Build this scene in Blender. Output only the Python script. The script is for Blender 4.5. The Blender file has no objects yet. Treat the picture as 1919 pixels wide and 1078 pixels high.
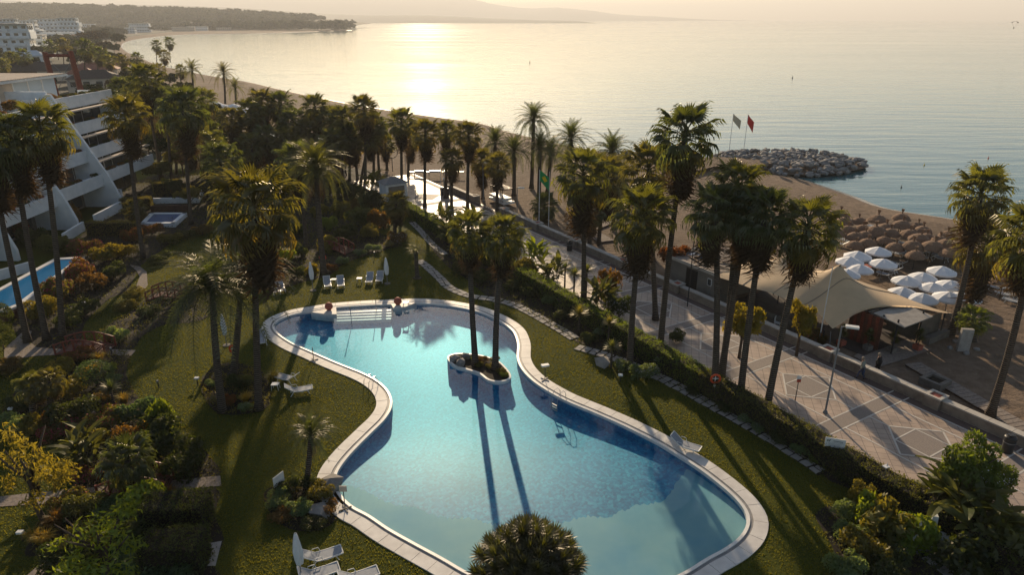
import bpy, bmesh, math, random
import numpy as np
from mathutils import Vector, Matrix, Euler
from mathutils.geometry import tessellate_polygon
R = math.radians
C = bpy.context.scene.collection
S = bpy.context.scene
# ------------------------------------------------------------------ camera, sky, sun, exposure
PITCH = 21.507
cam_d = bpy.data.cameras.new('camera'); cam = bpy.data.objects.new('camera', cam_d); C.objects.link(cam)
cam.location = (0, 0, 24); cam.rotation_euler = (R(90 - PITCH), 0, 0)
cam_d.sensor_width = 36; cam_d.lens = 36 * 1279 / 1919; cam_d.clip_start = .1; cam_d.clip_end = 90000
S.camera = cam
SUN_EL, SUN_AZ = 17.5, -7.0          # azimuth from +Y, negative = left
w = bpy.data.worlds.new('World'); S.world = w; w.use_nodes = True
nt = w.node_tree; bg = nt.nodes['Background']
sky = nt.nodes.new('ShaderNodeTexSky'); sky.sky_type = 'NISHITA'; sky.sun_disc = False
sky.sun_elevation = R(SUN_EL); sky.sun_rotation = R(SUN_AZ); sky.altitude = 0
sky.air_density = 1.0; sky.dust_density = .8; sky.ozone_density = 1.0
nt.links.new(sky.outputs[0], bg.inputs[0]); bg.inputs[1].default_value = .075
sl = bpy.data.lights.new('sun', 'SUN'); sl.energy = 5.0; sl.angle = R(.6); sl.color = (1, .78, .52)
so = bpy.data.objects.new('sun', sl); C.objects.link(so)
sd = Vector((math.sin(R(SUN_AZ)) * math.cos(R(SUN_EL)), math.cos(R(SUN_AZ)) * math.cos(R(SUN_EL)), math.sin(R(SUN_EL))))
so.rotation_euler = sd.to_track_quat('Z', 'Y').to_euler(); so.location = (0, 0, 60)
S.view_settings.view_transform = 'Standard'; S.view_settings.look = 'None'
S.view_settings.gamma = 1; S.view_settings.use_curve_mapping = False
S.view_settings.exposure = 0.6
S.render.engine = 'CYCLES'
S.cycles.max_bounces = 7; S.cycles.transparent_max_bounces = 12; S.cycles.volume_bounces = 0
S.cycles.caustics_reflective = False; S.cycles.caustics_refractive = False

# ------------------------------------------------------------------ survey: a spot of the place from its bearing, on the plane z
F = 1279.; TH = R(PITCH); HC = 24.
def G(px, py, z=0.):
    x = (px - 959.5) / F; y = (py - 539.) / F
    d = math.sin(TH) + math.cos(TH) * y; f = math.cos(TH) - math.sin(TH) * y
    t = (HC - z) / d
    return Vector((x * t, f * t, z))
def top_at(b, px, py):                 # the point above base b (same Y) on that bearing
    x = (px - 959.5) / F; y = (py - 539.) / F
    d = math.sin(TH) + math.cos(TH) * y; f = math.cos(TH) - math.sin(TH) * y
    t = b.y / f
    return Vector((x * t, b.y, HC - d * t))
V0 = Vector((-9.3, 100.33)); VA = Vector((.519, -.855)); VW = Vector((-.855, -.519))
def P(a, c, z=0.):                     # promenade frame: metres along the sea wall, metres landwards
    q = V0 + VA * a + VW * c
    return Vector((q.x, q.y, z))
PANG = math.atan2(VA.y, VA.x)

# ------------------------------------------------------------------ materials
def mat(name):
    m = bpy.data.materials.new(name); m.use_nodes = True
    return m, m.node_tree, m.node_tree.nodes['Principled BSDF']
def N(t, typ, **k):
    n = t.nodes.new(typ)
    for a, b in k.items(): setattr(n, a, b)
    return n
def coords(t, scale=1., obj=False):
    tc = N(t, 'ShaderNodeTexCoord'); mp = N(t, 'ShaderNodeMapping')
    if obj: t.links.new(tc.outputs['Object'], mp.inputs[0])
    else:
        g = N(t, 'ShaderNodeNewGeometry'); t.links.new(g.outputs['Position'], mp.inputs[0])
    mp.inputs['Scale'].default_value = scale if hasattr(scale, '__len__') else (scale,) * 3
    return mp
def noise(t, vec, sc, det=4, rough=.6):
    n = N(t, 'ShaderNodeTexNoise'); n.inputs['Scale'].default_value = sc; n.inputs['Detail'].default_value = det
    n.inputs['Roughness'].default_value = rough; t.links.new(vec.outputs[0], n.inputs['Vector']); return n
def ramp(t, src, stops, out=0):
    r = N(t, 'ShaderNodeValToRGB'); e = r.color_ramp.elements
    while len(e) < len(stops): e.new(.5)
    for i, (p, c) in enumerate(stops):
        e[i].position = p; e[i].color = (*c, 1) if hasattr(c, '__len__') else (c, c, c, 1)
    t.links.new(src.outputs[out], r.inputs[0]); return r
def bump(t, b, src, strength, dist, out=0):
    n = N(t, 'ShaderNodeBump'); n.inputs['Strength'].default_value = strength; n.inputs['Distance'].default_value = dist
    t.links.new(src.outputs[out], n.inputs['Height']); t.links.new(n.outputs[0], b.inputs['Normal']); return n
def simple(name, c1, c2=None, sc=2., rough=.8, bs=.3, bd=.02, metal=0, spec=.3, det=5, obj=False, lo=.3, hi=.7):
    m, t, b = mat(name); c2 = c2 or tuple(x * .7 for x in c1)
    v = coords(t, 1, obj); n = noise(t, v, sc, det); r = ramp(t, n, [(lo, c2), (hi, c1)])
    t.links.new(r.outputs[0], b.inputs['Base Color']); b.inputs['Roughness'].default_value = rough
    b.inputs['Metallic'].default_value = metal; b.inputs['Specular IOR Level'].default_value = spec
    if bs: bump(t, b, n, bs, bd)
    return m
M = {}
M['white'] = simple('white_render', (.74, .76, .77), (.58, .62, .64), .8, .75, .1, .01)
M['plastic'] = simple('white_plastic', (.72, .72, .70), (.62, .62, .6), 3, .4, 0)
M['canvas'] = simple('white_canvas', (.74, .75, .76), (.66, .67, .69), 3, .8, .1)
M['sling'] = simple('grey_sling', (.30, .32, .35), (.24, .26, .29), 6, .7, .1)
M['steel'] = simple('steel', (.5, .5, .5), (.35, .35, .35), 5, .3, 0, metal=.9)
M['darkmetal'] = simple('dark_metal', (.03, .032, .035), None, 5, .45, 0)
M['greymetal'] = simple('grey_metal', (.22, .23, .24), None, 5, .45, 0)
M['coping'] = simple('coping_stone', (.72, .69, .64), (.52, .49, .455), .9, .6, .15, .01)
M['rim'] = simple('pool_rim', (.78, .76, .72), (.62, .61, .58), 1.5, .45, .1, .01)
M['gutter'] = simple('pool_gutter', (.30, .29, .28), (.20, .2, .2), 2.5, .6, .2, .01)
M['soil'] = simple('soil', (.030, .022, .014), (.012, .010, .006), 1.2, .95, .8, .08)
M['stone'] = simple('stone', (.20, .18, .155), (.11, .10, .09), 1.6, .9, .6, .05)
M['pale_stone'] = simple('pale_stone', (.40, .37, .33), (.25, .23, .21), 2.2, .85, .5, .03)
M['rock'] = simple('rock', (.30, .285, .27), (.13, .125, .12), .9, .9, .8, .15)
M['gravel'] = simple('gravel', (.30, .25, .21), (.16, .13, .11), 6, .95, .7, .03)
M['wood'] = simple('wood', (.15, .055, .032), (.08, .03, .02), 4, .6, .2)
M['redwood'] = simple('red_wood', (.25, .06, .035), (.14, .035, .022), 4, .5, .2)
M['brownwood'] = simple('brown_wood', (.10, .05, .035), (.05, .026, .02), 3, .7, .3)
M['terracotta'] = simple('terracotta', (.42, .11, .07), (.30, .08, .05), 2, .7, .2)
M['orange'] = simple('orange_plastic', (.75, .10, .03), None, 4, .4, 0)
M['thatch'] = simple('thatch', (.27, .175, .115), (.15, .095, .062), 9, .95, .9, .06)
M['tent'] = simple('tent_cloth', (.60, .44, .27), (.48, .36, .23), .5, .8, .25, .06)
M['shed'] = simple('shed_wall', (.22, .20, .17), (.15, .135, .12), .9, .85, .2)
M['dark'] = simple('dark_inside', (.018, .018, .018), None, 2, .8, 0)
M['glass'] = simple('window_glass', (.03, .04, .045), None, 2, .12, 0, spec=.8)
M['seawall'] = simple('sea_wall', (.33, .27, .21), (.19, .15, .12), 1.6, .9, .5, .04)
M['wallcap'] = simple('wall_cap', (.50, .46, .40), (.38, .35, .31), 1.5, .8, .3, .02)
M['trunk'] = simple('palm_trunk', (.105, .085, .068), (.05, .038, .03), 5, .95, .8, .05)
def ringed():
    m, t, b = mat('palm_trunk'); v = coords(t); n = noise(t, v, 4, 5)
    wv = N(t, 'ShaderNodeTexWave', bands_direction='Z'); wv.inputs['Scale'].default_value = 2.2; wv.inputs['Distortion'].default_value = 2.5; wv.inputs['Detail'].default_value = 3; t.links.new(v.outputs[0], wv.inputs['Vector'])
    a = N(t, 'ShaderNodeMath', operation='MULTIPLY'); t.links.new(wv.outputs['Fac'], a.inputs[0]); t.links.new(n.outputs[0], a.inputs[1])
    r = ramp(t, a, [(.08, (.045, .034, .027)), (.5, (.15, .125, .10))]); t.links.new(r.outputs[0], b.inputs['Base Color']); b.inputs['Roughness'].default_value = .9; b.inputs['Specular IOR Level'].default_value = .1; bump(t, b, a, 1., .07); return m
M['trunk'] = ringed()
M['bark'] = simple('bark', (.10, .075, .055), (.05, .035, .025), 4, .95, .7, .04)
M['line'] = simple('promenade_line', (.62, .58, .52), (.48, .45, .40), 1.3, .7, .1)
M['cloth_black'] = simple('black_cloth', (.012, .012, .014), None, 5, .9, 0)
M['cloth_grey'] = simple('grey_green_jacket', (.24, .26, .23), (.18, .2, .18), 8, .85, 0)
M['denim'] = simple('denim', (.035, .05, .10), None, 8, .85, 0)
M['skin'] = simple('skin', (.35, .20, .14), None, 8, .5, 0)
M['hair'] = simple('hair', (.25, .2, .15), None, 8, .7, 0)
M['blue'] = simple('blue_bag', (.03, .09, .22), None, 8, .6, 0)
M['green_flag'] = simple('flag_green', (.0, .33, .10), None, 8, .7, 0)
M['yellow_flag'] = simple('flag_yellow', (.8, .6, .02), None, 8, .7, 0)
M['blue_flag'] = simple('flag_blue', (.02, .05, .3), None, 8, .7, 0)
M['red_flag'] = simple('flag_red', (.6, .04, .03), None, 8, .7, 0)
M['cream_flag'] = simple('flag_cream', (.55, .5, .36), None, 8, .7, 0)
M['yellow'] = simple('yellow_buoy', (.75, .5, .04), None, 8, .5, 0)
M['terra_roof'] = simple('roof_tiles', (.30, .12, .08), (.18, .07, .05), 1.5, .8, .5, .08)
M['slate_roof'] = simple('dark_roof', (.07, .055, .05), (.04, .032, .03), 1.5, .8, .5, .08)
M['cream'] = simple('cream_render', (.60, .50, .40), (.48, .40, .32), .5, .8, .1)
M['bluewhite'] = simple('bluish_render', (.50, .56, .60), (.40, .46, .50), .3, .8, .1)
M['farland'] = simple('inland_ground', (.035, .035, .018), (.016, .018, .010), .02, .95, 0, lo=.4, hi=.6)
M['hill'] = simple('hillside', (.07, .08, .07), (.035, .045, .035), .002, 1, 0, lo=.4, hi=.6)
M['magenta'] = simple('magenta_flower', (.45, .02, .09), (.30, .02, .05), 5, .7, 0)
M['whiteflower'] = simple('white_flower', (.65, .62, .6), None, 5, .7, 0)
M['redflower'] = simple('red_flower', (.42, .06, .03), None, 5, .7, 0)
M['pinkred'] = simple('red_geranium', (.5, .03, .03), None, 5, .7, 0)
M['panel'] = simple('clear_windbreak', (.14, .13, .11), None, 2, .25, 0, spec=.6)

def leafmat(name, col, tcol, tfac=.42, gloss=.055, rough=.38):
    m = bpy.data.materials.new(name); m.use_nodes = True; t = m.node_tree; t.nodes.clear()
    o = N(t, 'ShaderNodeOutputMaterial'); oi = N(t, 'ShaderNodeObjectInfo')
    v = coords(t, 1); n = noise(t, v, .02 if name == 'far_leaf' else 2.3, 5 if name == 'far_leaf' else 3, .75); r = ramp(t, n, [(.25, tuple(c * .55 for c in col)), (.75, tuple(c * 1.3 for c in col))])
    mx = N(t, 'ShaderNodeMix', data_type='RGBA', blend_type='MULTIPLY'); mx.inputs['Factor'].default_value = 1
    t.links.new(r.outputs[0], mx.inputs['A']); t.links.new(oi.outputs['Color'], mx.inputs['B'])
    tx = N(t, 'ShaderNodeMix', data_type='RGBA', blend_type='MULTIPLY'); tx.inputs['Factor'].default_value = 1
    tx.inputs['A'].default_value = (*tcol, 1); t.links.new(oi.outputs['Color'], tx.inputs['B'])
    d = N(t, 'ShaderNodeBsdfDiffuse'); t.links.new(mx.outputs['Result'], d.inputs[0])
    tr = N(t, 'ShaderNodeBsdfTranslucent'); t.links.new(tx.outputs['Result'], tr.inputs[0])
    g = N(t, 'ShaderNodeBsdfGlossy'); g.inputs['Roughness'].default_value = rough; g.inputs[0].default_value = (.9, .85, .75, 1)
    m1 = N(t, 'ShaderNodeMixShader'); m1.inputs[0].default_value = tfac
    t.links.new(d.outputs[0], m1.inputs[1]); t.links.new(tr.outputs[0], m1.inputs[2])
    m2 = N(t, 'ShaderNodeMixShader'); m2.inputs[0].default_value = gloss
    t.links.new(m1.outputs[0], m2.inputs[1]); t.links.new(g.outputs[0], m2.inputs[2])
    t.links.new(m2.outputs[0], o.inputs[0]); return m
M['frond'] = leafmat('palm_leaf', (.050, .066, .024), (.24, .24, .028), .42, .06, .42)
M['dead'] = leafmat('dead_palm_leaf', (.070, .052, .034), (.14, .085, .035), .35, .02, .6)
M['leaf'] = leafmat('leaf', (.050, .068, .018), (.22, .21, .02), .40, .03, .5)
M['farleaf'] = leafmat('far_leaf', (.032, .048, .026), (.05, .055, .02), .25, .0, .6)

def ground_mat(name, c1, c2, c3, sc_big, sc_small, bs, bd, rough=.95):
    m, t, b = mat(name); v = coords(t)
    n1 = noise(t, v, sc_big, 3); n2 = noise(t, v, sc_small, 6, .7)
    r1 = ramp(t, n1, [(.35, c1), (.68, c2)]); r2 = ramp(t, n2, [(.35, c3), (.65, (1, 1, 1))])
    mx = N(t, 'ShaderNodeMix', data_type='RGBA', blend_type='MULTIPLY'); mx.inputs['Factor'].default_value = .75
    t.links.new(r1.outputs[0], mx.inputs['A']); t.links.new(r2.outputs[0], mx.inputs['B'])
    t.links.new(mx.outputs['Result'], b.inputs['Base Color']); b.inputs['Roughness'].default_value = rough
    b.inputs['Specular IOR Level'].default_value = .1
    bump(t, b, n2, bs, bd); return m
M['lawn'] = ground_mat('lawn', (.042, .058, .007), (.092, .094, .012), (.45, .50, .45), .10, 5, .8, .05)
M['sand'] = ground_mat('sand', (.19, .140, .100), (.25, .185, .135), (.50, .48, .46), .05, 1.3, 1., .28)

# promenade paving: pink-beige pavers with diagonal joints, worn
m, t, b = mat('promenade_paving'); v = coords(t)
v.inputs['Rotation'].default_value = (0, 0, -PANG + R(45))
bk = N(t, 'ShaderNodeTexBrick'); bk.offset = 0; bk.inputs['Scale'].default_value = 1.6
bk.inputs['Color1'].default_value = (.44, .335, .255, 1); bk.inputs['Color2'].default_value = (.39, .30, .235, 1)
bk.inputs['Mortar'].default_value = (.14, .11, .10, 1); bk.inputs['Mortar Size'].default_value = .025
bk.inputs['Brick Width'].default_value = .9; bk.inputs['Row Height'].default_value = .9
t.links.new(v.outputs[0], bk.inputs['Vector']); v2 = coords(t); n = noise(t, v2, .5, 5)
r = ramp(t, n, [(.3, .55), (.5, .95), (.75, 1.12)]); mx = N(t, 'ShaderNodeMix', data_type='RGBA', blend_type='MULTIPLY'); mx.inputs['Factor'].default_value = 1
t.links.new(bk.outputs[0], mx.inputs['A']); t.links.new(r.outputs[0], mx.inputs['B'])
t.links.new(mx.outputs['Result'], b.inputs['Base Color']); b.inputs['Roughness'].default_value = .55
bump(t, b, bk, -.3, .01, 1); M['paving'] = m
def brickmat(name, c1, c2, mo, sc, rot, rough=.75):
    m, t, b = mat(name); v = coords(t); v.inputs['Rotation'].default_value = (0, 0, rot)
    bk = N(t, 'ShaderNodeTexBrick'); bk.inputs['Scale'].default_value = sc
    bk.inputs['Color1'].default_value = (*c1, 1); bk.inputs['Color2'].default_value = (*c2, 1); bk.inputs['Mortar'].default_value = (*mo, 1)
    t.links.new(v.outputs[0], bk.inputs['Vector']); t.links.new(bk.outputs[0], b.inputs['Base Color'])
    b.inputs['Roughness'].default_value = rough; bump(t, b, bk, -.3, .01, 1); return m
M['cobble'] = brickmat('dark_cobbles', (.15, .10, .085), (.11, .075, .065), (.06, .045, .04), 5, -PANG)
M['greypave'] = brickmat('grey_cobbles', (.27, .22, .185), (.22, .185, .16), (.13, .11, .10), 6, -PANG)

# sea
m, t, b = mat('sea_water')
b.inputs['Base Color'].default_value = (.05, .14, .15, 1); b.inputs['Roughness'].default_value = .12; b.inputs['IOR'].default_value = 1.33
v = coords(t, (.05, .22, 1)); v.inputs['Rotation'].default_value = (0, 0, R(8)); n1 = noise(t, v, 1.0, 3, .5)
v2 = coords(t, (.35, .9, 1)); n2 = noise(t, v2, 1.0, 4, .6)
v3 = coords(t, (.004, .012, 1)); n3 = noise(t, v3, 1.0, 3)
ad = N(t, 'ShaderNodeMath', operation='MULTIPLY_ADD'); t.links.new(n2.outputs[0], ad.inputs[0]); ad.inputs[1].default_value = .16; t.links.new(n1.outputs[0], ad.inputs[2])
bu = bump(t, b, ad, .5, .42)
r = ramp(t, n3, [(.35, .05), (.65, .10)]); t.links.new(r.outputs[0], b.inputs['Roughness'])
M['sea'] = m
# pool water: clear surface, absorbing body
m = bpy.data.materials.new('pool_water'); m.use_nodes = True; t = m.node_tree; t.nodes.clear()
o = N(t, 'ShaderNodeOutputMaterial'); tr = N(t, 'ShaderNodeBsdfTransparent'); gl = N(t, 'ShaderNodeBsdfGlossy'); gl.inputs['Roughness'].default_value = .015
gn = N(t, 'ShaderNodeNewGeometry'); dp = N(t, 'ShaderNodeVectorMath', operation='DOT_PRODUCT'); t.links.new(gn.outputs['Incoming'], dp.inputs[1])
ab = N(t, 'ShaderNodeMath', operation='ABSOLUTE'); t.links.new(dp.outputs['Value'], ab.inputs[0]); om = N(t, 'ShaderNodeMath', operation='SUBTRACT'); om.inputs[0].default_value = 1; t.links.new(ab.outputs[0], om.inputs[1])
pw = N(t, 'ShaderNodeMath', operation='POWER'); t.links.new(om.outputs[0], pw.inputs[0]); pw.inputs[1].default_value = 4.6; fr = N(t, 'ShaderNodeMath', operation='MULTIPLY_ADD'); t.links.new(pw.outputs[0], fr.inputs[0]); fr.inputs[1].default_value = .97; fr.inputs[2].default_value = .025; mx = N(t, 'ShaderNodeMixShader')
v = coords(t); n = noise(t, v, 1.2, 3); bu = N(t, 'ShaderNodeBump'); bu.inputs['Strength'].default_value = .10; bu.inputs['Distance'].default_value = .035
t.links.new(n.outputs[0], bu.inputs['Height']); t.links.new(bu.outputs[0], gl.inputs['Normal']); t.links.new(bu.outputs[0], dp.inputs[0])
t.links.new(fr.outputs[0], mx.inputs[0]); t.links.new(tr.outputs[0], mx.inputs[1]); t.links.new(gl.outputs[0], mx.inputs[2]); t.links.new(mx.outputs[0], o.inputs[0])
va = N(t, 'ShaderNodeVolumeAbsorption'); va.inputs['Color'].default_value = (.0, .80, .96, 1); va.inputs['Density'].default_value = .30
t.links.new(va.outputs[0], o.inputs['Volume']); M['water'] = m
# pool floor: pale render at the shallow beach end, blue speckled mosaic beyond
m, t, b = mat('pool_mosaic'); v = coords(t)
vo = N(t, 'ShaderNodeTexVoronoi'); vo.inputs['Scale'].default_value = 7.; t.links.new(v.outputs[0], vo.inputs['Vector'])
r = ramp(t, vo, [(0., (.003, .115, .25)), (.5, (.006, .21, .39)), (1, (.035, .38, .52))], 1)
n = noise(t, v, .25, 3); r2 = ramp(t, n, [(.35, (.62, .7, .78)), (.65, (1, 1, 1))])
mx = N(t, 'ShaderNodeMix', data_type='RGBA', blend_type='MULTIPLY'); mx.inputs['Factor'].default_value = .8
t.links.new(r.outputs[0], mx.inputs['A']); t.links.new(r2.outputs[0], mx.inputs['B']); t.links.new(mx.outputs['Result'], b.inputs['Base Color'])
b.inputs['Roughness'].default_value = .5; M['mosaic'] = m
M['poolpale'] = simple('pale_pool_floor', (.28, .44, .43), (.15, .34, .42), .25, .6, 0)

# ------------------------------------------------------------------ mesh building
class MB:
    def __init__(s): s.v = []; s.f = []; s.mi = []
    def add(s, vs, fs, mi=0):
        o = len(s.v); s.v += [tuple(x) for x in vs]; s.f += [tuple(i + o for i in f) for f in fs]; s.mi += [mi] * len(fs); return s
    def box(s, c, d, rz=0, ry=0, rx=0, mi=0, taper=1.):
        m = Euler((rx, ry, rz)).to_matrix(); c = Vector(c); h = [x / 2 for x in d]
        vs = []
        for z in (-1, 1):
            k = taper if z > 0 else 1
            for x, y in ((-1, -1), (1, -1), (1, 1), (-1, 1)): vs.append(c + m @ Vector((x * h[0] * k, y * h[1] * k, z * h[2])))
        return s.add(vs, [(3, 2, 1, 0), (4, 5, 6, 7), (0, 1, 5, 4), (1, 2, 6, 5), (2, 3, 7, 6), (3, 0, 4, 7)], mi)
    def prism(s, poly, z0, z1, mi=0):
        n = len(poly); vs = [(p[0], p[1], z0) for p in poly] + [(p[0], p[1], z1) for p in poly]
        a = sum(poly[i][0] * poly[(i + 1) % n][1] - poly[(i + 1) % n][0] * poly[i][1] for i in range(n))
        if a < 0: vs = vs[:n][::-1] + vs[n:][::-1]
        return s.add(vs, [tuple(range(n - 1, -1, -1)), tuple(range(n, 2 * n))] + [(i, (i + 1) % n, (i + 1) % n + n, i + n) for i in range(n)], mi)
    def tube(s, pts, rad, n=8, mi=0, cap=True):
        pts = [Vector(p) for p in pts]; m = len(pts)
        if not hasattr(rad, '__len__'): rad = [rad] * m
        vs = []; fs = []
        for i, p in enumerate(pts):
            d = (pts[min(i + 1, m - 1)] - pts[max(i - 1, 0)]).normalized()
            a = d.cross(Vector((0, 0, 1)) if abs(d.z) < .9 else Vector((1, 0, 0))).normalized(); b = d.cross(a)
            for k in range(n):
                q = 2 * math.pi * k / n; vs.append(p + (a * math.cos(q) + b * math.sin(q)) * rad[i])
        for i in range(m - 1):
            for k in range(n): fs.append((i * n + k, i * n + (k + 1) % n, (i + 1) * n + (k + 1) % n, (i + 1) * n + k))
        if cap: fs += [tuple(range(n - 1, -1, -1)), tuple(range((m - 1) * n, m * n))]
        return s.add(vs, fs, mi)
    def lathe(s, prof, c=(0, 0, 0), n=16, mi=0):
        vs = []; fs = []; m = len(prof)
        for r, z in prof:
            for k in range(n):
                q = 2 * math.pi * k / n; vs.append((c[0] + r * math.cos(q), c[1] + r * math.sin(q), c[2] + z))
        for i in range(m - 1):
            for k in range(n): fs.append((i * n + k, i * n + (k + 1) % n, (i + 1) * n + (k + 1) % n, (i + 1) * n + k))
        return s.add(vs, fs, mi)
    def mesh(s, name, mats, smooth=False):
        me = bpy.data.meshes.new(name); me.from_pydata(s.v, [], s.f)
        for m in (mats if isinstance(mats, (list, tuple)) else [mats]): me.materials.append(m)
        me.polygons.foreach_set('material_index', s.mi)
        if smooth: me.polygons.foreach_set('use_smooth', [True] * len(s.f))
        me.update(); return me
    def build(s, name, mats, parent=None, smooth=False):
        return link(name, s.mesh(name, mats, smooth), parent)
def link(name, data, parent=None, loc=None, rz=None):
    o = bpy.data.objects.new(name, data); C.objects.link(o); o.parent = parent
    if loc is not None: o.location = loc
    if rz is not None: o.rotation_euler = (0, 0, rz)
    return o
def tag(o, label=None, cat=None, group=None, kind=None):
    if label: o['label'] = label
    if cat: o['category'] = cat
    if group: o['group'] = group
    if kind: o['kind'] = kind
    return o
def thing(name, loc, label, cat, rz=0, group=None):
    return tag(link(name, None, None, loc, rz), label, cat, group)
def copy_tree(o, parent=None):
    c = o.copy(); C.objects.link(c); c.parent = parent
    for ch in o.children: copy_tree(ch, c)
    return c
KIDS = {}
def dup(o, loc, rz=0, label=None, scale=None):
    c = copy_tree(o); c.location = loc; c.rotation_euler = (0, 0, rz)
    if label: c['label'] = label
    if scale: c.scale = (scale,) * 3
    return c
def flat(name, poly, z, m, holes=(), kind='structure', parent=None):
    loops = [[Vector((p[0], p[1], 0)) for p in poly]] + [[Vector((p[0], p[1], 0)) for p in h] for h in holes]
    tr = tessellate_polygon(loops); vs = [(v.x, v.y, z) for l in loops for v in l]
    fs = []
    for a, b, c in tr:
        n = (Vector(vs[b]) - Vector(vs[a])).cross(Vector(vs[c]) - Vector(vs[a]))
        fs.append((a, b, c) if n.z > 0 else (a, c, b))
    mb = MB(); mb.add(vs, fs); o = mb.build(name, m, parent)
    if kind: o['kind'] = kind
    return o
def catmull(pts, k=6, closed=True):
    out = []; n = len(pts)
    for i in range(n if closed else n - 1):
        g = (lambda j: pts[j % n]) if closed else (lambda j: pts[max(0, min(n - 1, j))])
        p0, p1, p2, p3 = [Vector(g(i + j)) for j in (-1, 0, 1, 2)]
        for q in range(k):
            u = q / k; out.append(.5 * ((2 * p1) + (-p0 + p2) * u + (2 * p0 - 5 * p1 + 4 * p2 - p3) * u * u + (-p0 + 3 * p1 - 3 * p2 + p3) * u ** 3))
    if not closed: out.append(Vector(pts[-1]))
    return out
def offset(poly, d):                       # outward positive, closed loop
    n = len(poly); a = sum(poly[i].x * poly[(i + 1) % n].y - poly[(i + 1) % n].x * poly[i].y for i in range(n)); s = 1 if a > 0 else -1
    out = []
    for i in range(n):
        t = (poly[(i + 2) % n] - poly[i - 2]); t = Vector((t.x, t.y)).normalized(); out.append(Vector((poly[i].x + t.y * d * s, poly[i].y - t.x * d * s, 0)))
    return out
def px(l, z=0): return [G(a, b, z) for a, b in l]
def wob(poly, k=4): return catmull([Vector((p.x, p.y, 0)) for p in poly], k)

# ------------------------------------------------------------------ terrain, sea
SEA = -1.1
shore_px = [(660, 56), (500, 62), (420, 63), (338, 65), (275, 71), (240, 78), (230, 86), (238, 96), (262, 106), (300, 122), (385, 140), (463, 153), (520, 166), (580, 179), (653, 194), (740, 208), (831, 221), (906, 232), (955, 247), (1035, 266), (1110, 281), (1200, 292), (1330, 300), (1420, 318), (1480, 331), (1509, 338), (1574, 359), (1609, 371), (1664, 391), (1764, 407), (1815, 416), (1919, 436), (2100, 470), (2600, 560)]
shore = [Vector(p) for p in catmull(px(shore_px, SEA), 4, False)]
inland = [Vector((90, -60, 0)), Vector((-120, -60, 0)), Vector((-3000, 300, 0)), Vector((-3000, 2500, 0)), Vector((-900, 2600, 0))]
def shift(line, d):
    out = []
    for i, p in enumerate(line):
        t = line[min(i + 1, len(line) - 1)] - line[max(i - 1, 0)]; t = Vector((t.x, t.y)).normalized()
        out.append(Vector((p.x + t.y * -d * -1, p.y - t.x * d, 0)))
    return out
# landwards is to the right of the walking direction (far -> near)
land_in = [Vector((p.x - 0, p.y, 0)) for p in shore]
L1, L2, L3 = shift(shore, 1.5), shift(shore, 7), shift(shore, -6)
# pool outline
inner_px = [(514, 611), (524, 600), (550, 590), (583, 584), (630, 577), (685, 573), (733, 571), (780, 569), (818, 571), (856, 576), (893, 584), (918, 594), (943, 607), (960, 621), (967, 635), (970, 650), (969, 672), (977, 692), (995, 712), (1020, 730), (1060, 752), (1110, 773), (1160, 795), (1193, 811), (1230, 830), (1260, 848), (1298, 872), (1325, 891), (1361, 920), (1386, 945), (1399, 968), (1398, 988), (1386, 1008), (1361, 1028), (1323, 1049), (1275, 1078), (1200, 1108), (1080, 1128), (965, 1112), (883, 1078), (830, 1048), (780, 1021), (730, 993), (693, 968), (660, 950), (638, 928), (628, 905), (634, 883), (650, 860), (670, 838), (698, 810), (720, 788), (733, 767), (734, 748), (724, 729), (705, 713), (680, 700), (655, 690), (630, 680), (600, 667), (575, 656), (552, 646), (532, 634), (518, 622)]
pool = wob(px(inner_px), 5)
pool_out = offset(pool, .6)
def arclen_resample(poly, step):
    n = len(poly); L = [0]
    for i in range(n): L.append(L[-1] + (poly[(i + 1) % n] - poly[i]).length)
    k = int(L[-1] / step); out = []; j = 0
    for q in range(k):
        s = L[-1] * q / k
        while L[j + 1] < s: j += 1
        out.append(poly[j % n].lerp(poly[(j + 1) % n], (s - L[j]) / max(1e-6, L[j + 1] - L[j])))
    return out
pool = arclen_resample(pool, .35); pool_hole = offset(pool, .45)
n = len(shore)
flat('sea', [Vector((p.x, p.y, 0)) for p in L2] + [Vector((40000, L2[-1].y, 0)), Vector((40000, 60000, 0)), Vector((-30000, 60000, 0)), Vector((-30000, 2450, 0)), Vector((-950, 2450, 0))], SEA, M['sea'])
# sand sheet with a shelving edge into the water (hole where the pool is dug)
mb = MB(); vs = []; fs = []
for i in range(n):
    for q, z in ((L3[i], SEA - .9), (shore[i], SEA + .015), (L1[i], SEA + .25), (L2[i], -.22)): vs.append((q.x, q.y, z))
for i in range(n - 1):
    for k in range(3): fs.append((4 * i + k, 4 * i + k + 1, 4 * (i + 1) + k + 1, 4 * (i + 1) + k))
mb.add(vs, [f[::-1] for f in fs])
loops = [[Vector((p.x, p.y, 0)) for p in L2] + inland, pool_hole[::3]]
tv = [(v.x, v.y, -.22) for l in loops for v in l]; tf = []
for a, b_, c in tessellate_polygon(loops):
    nn = (Vector(tv[b_]) - Vector(tv[a])).cross(Vector(tv[c]) - Vector(tv[a])); tf.append((a, b_, c) if nn.z > 0 else (a, c, b_))
mb.add(tv, tf); tag(mb.build('beach', M['sand']), kind='structure')
# wet strip along the water line
mb = MB(); W0, W1 = shift(shore, .02), shift(shore, 1.3); vs = []
for i in range(n): vs += [(W0[i].x, W0[i].y, SEA + .03), (W1[i].x, W1[i].y, SEA + .235)]
mb.add(vs, [(2 * i, 2 * i + 2, 2 * i + 3, 2 * i + 1) for i in range(n - 1)])
M['wet'] = simple('wet_sand', (.16, .11, .075), (.12, .085, .06), .8, .25, 0, spec=.6)
tag(mb.build('wet_sand_strip', M['wet']), kind='structure')
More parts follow.
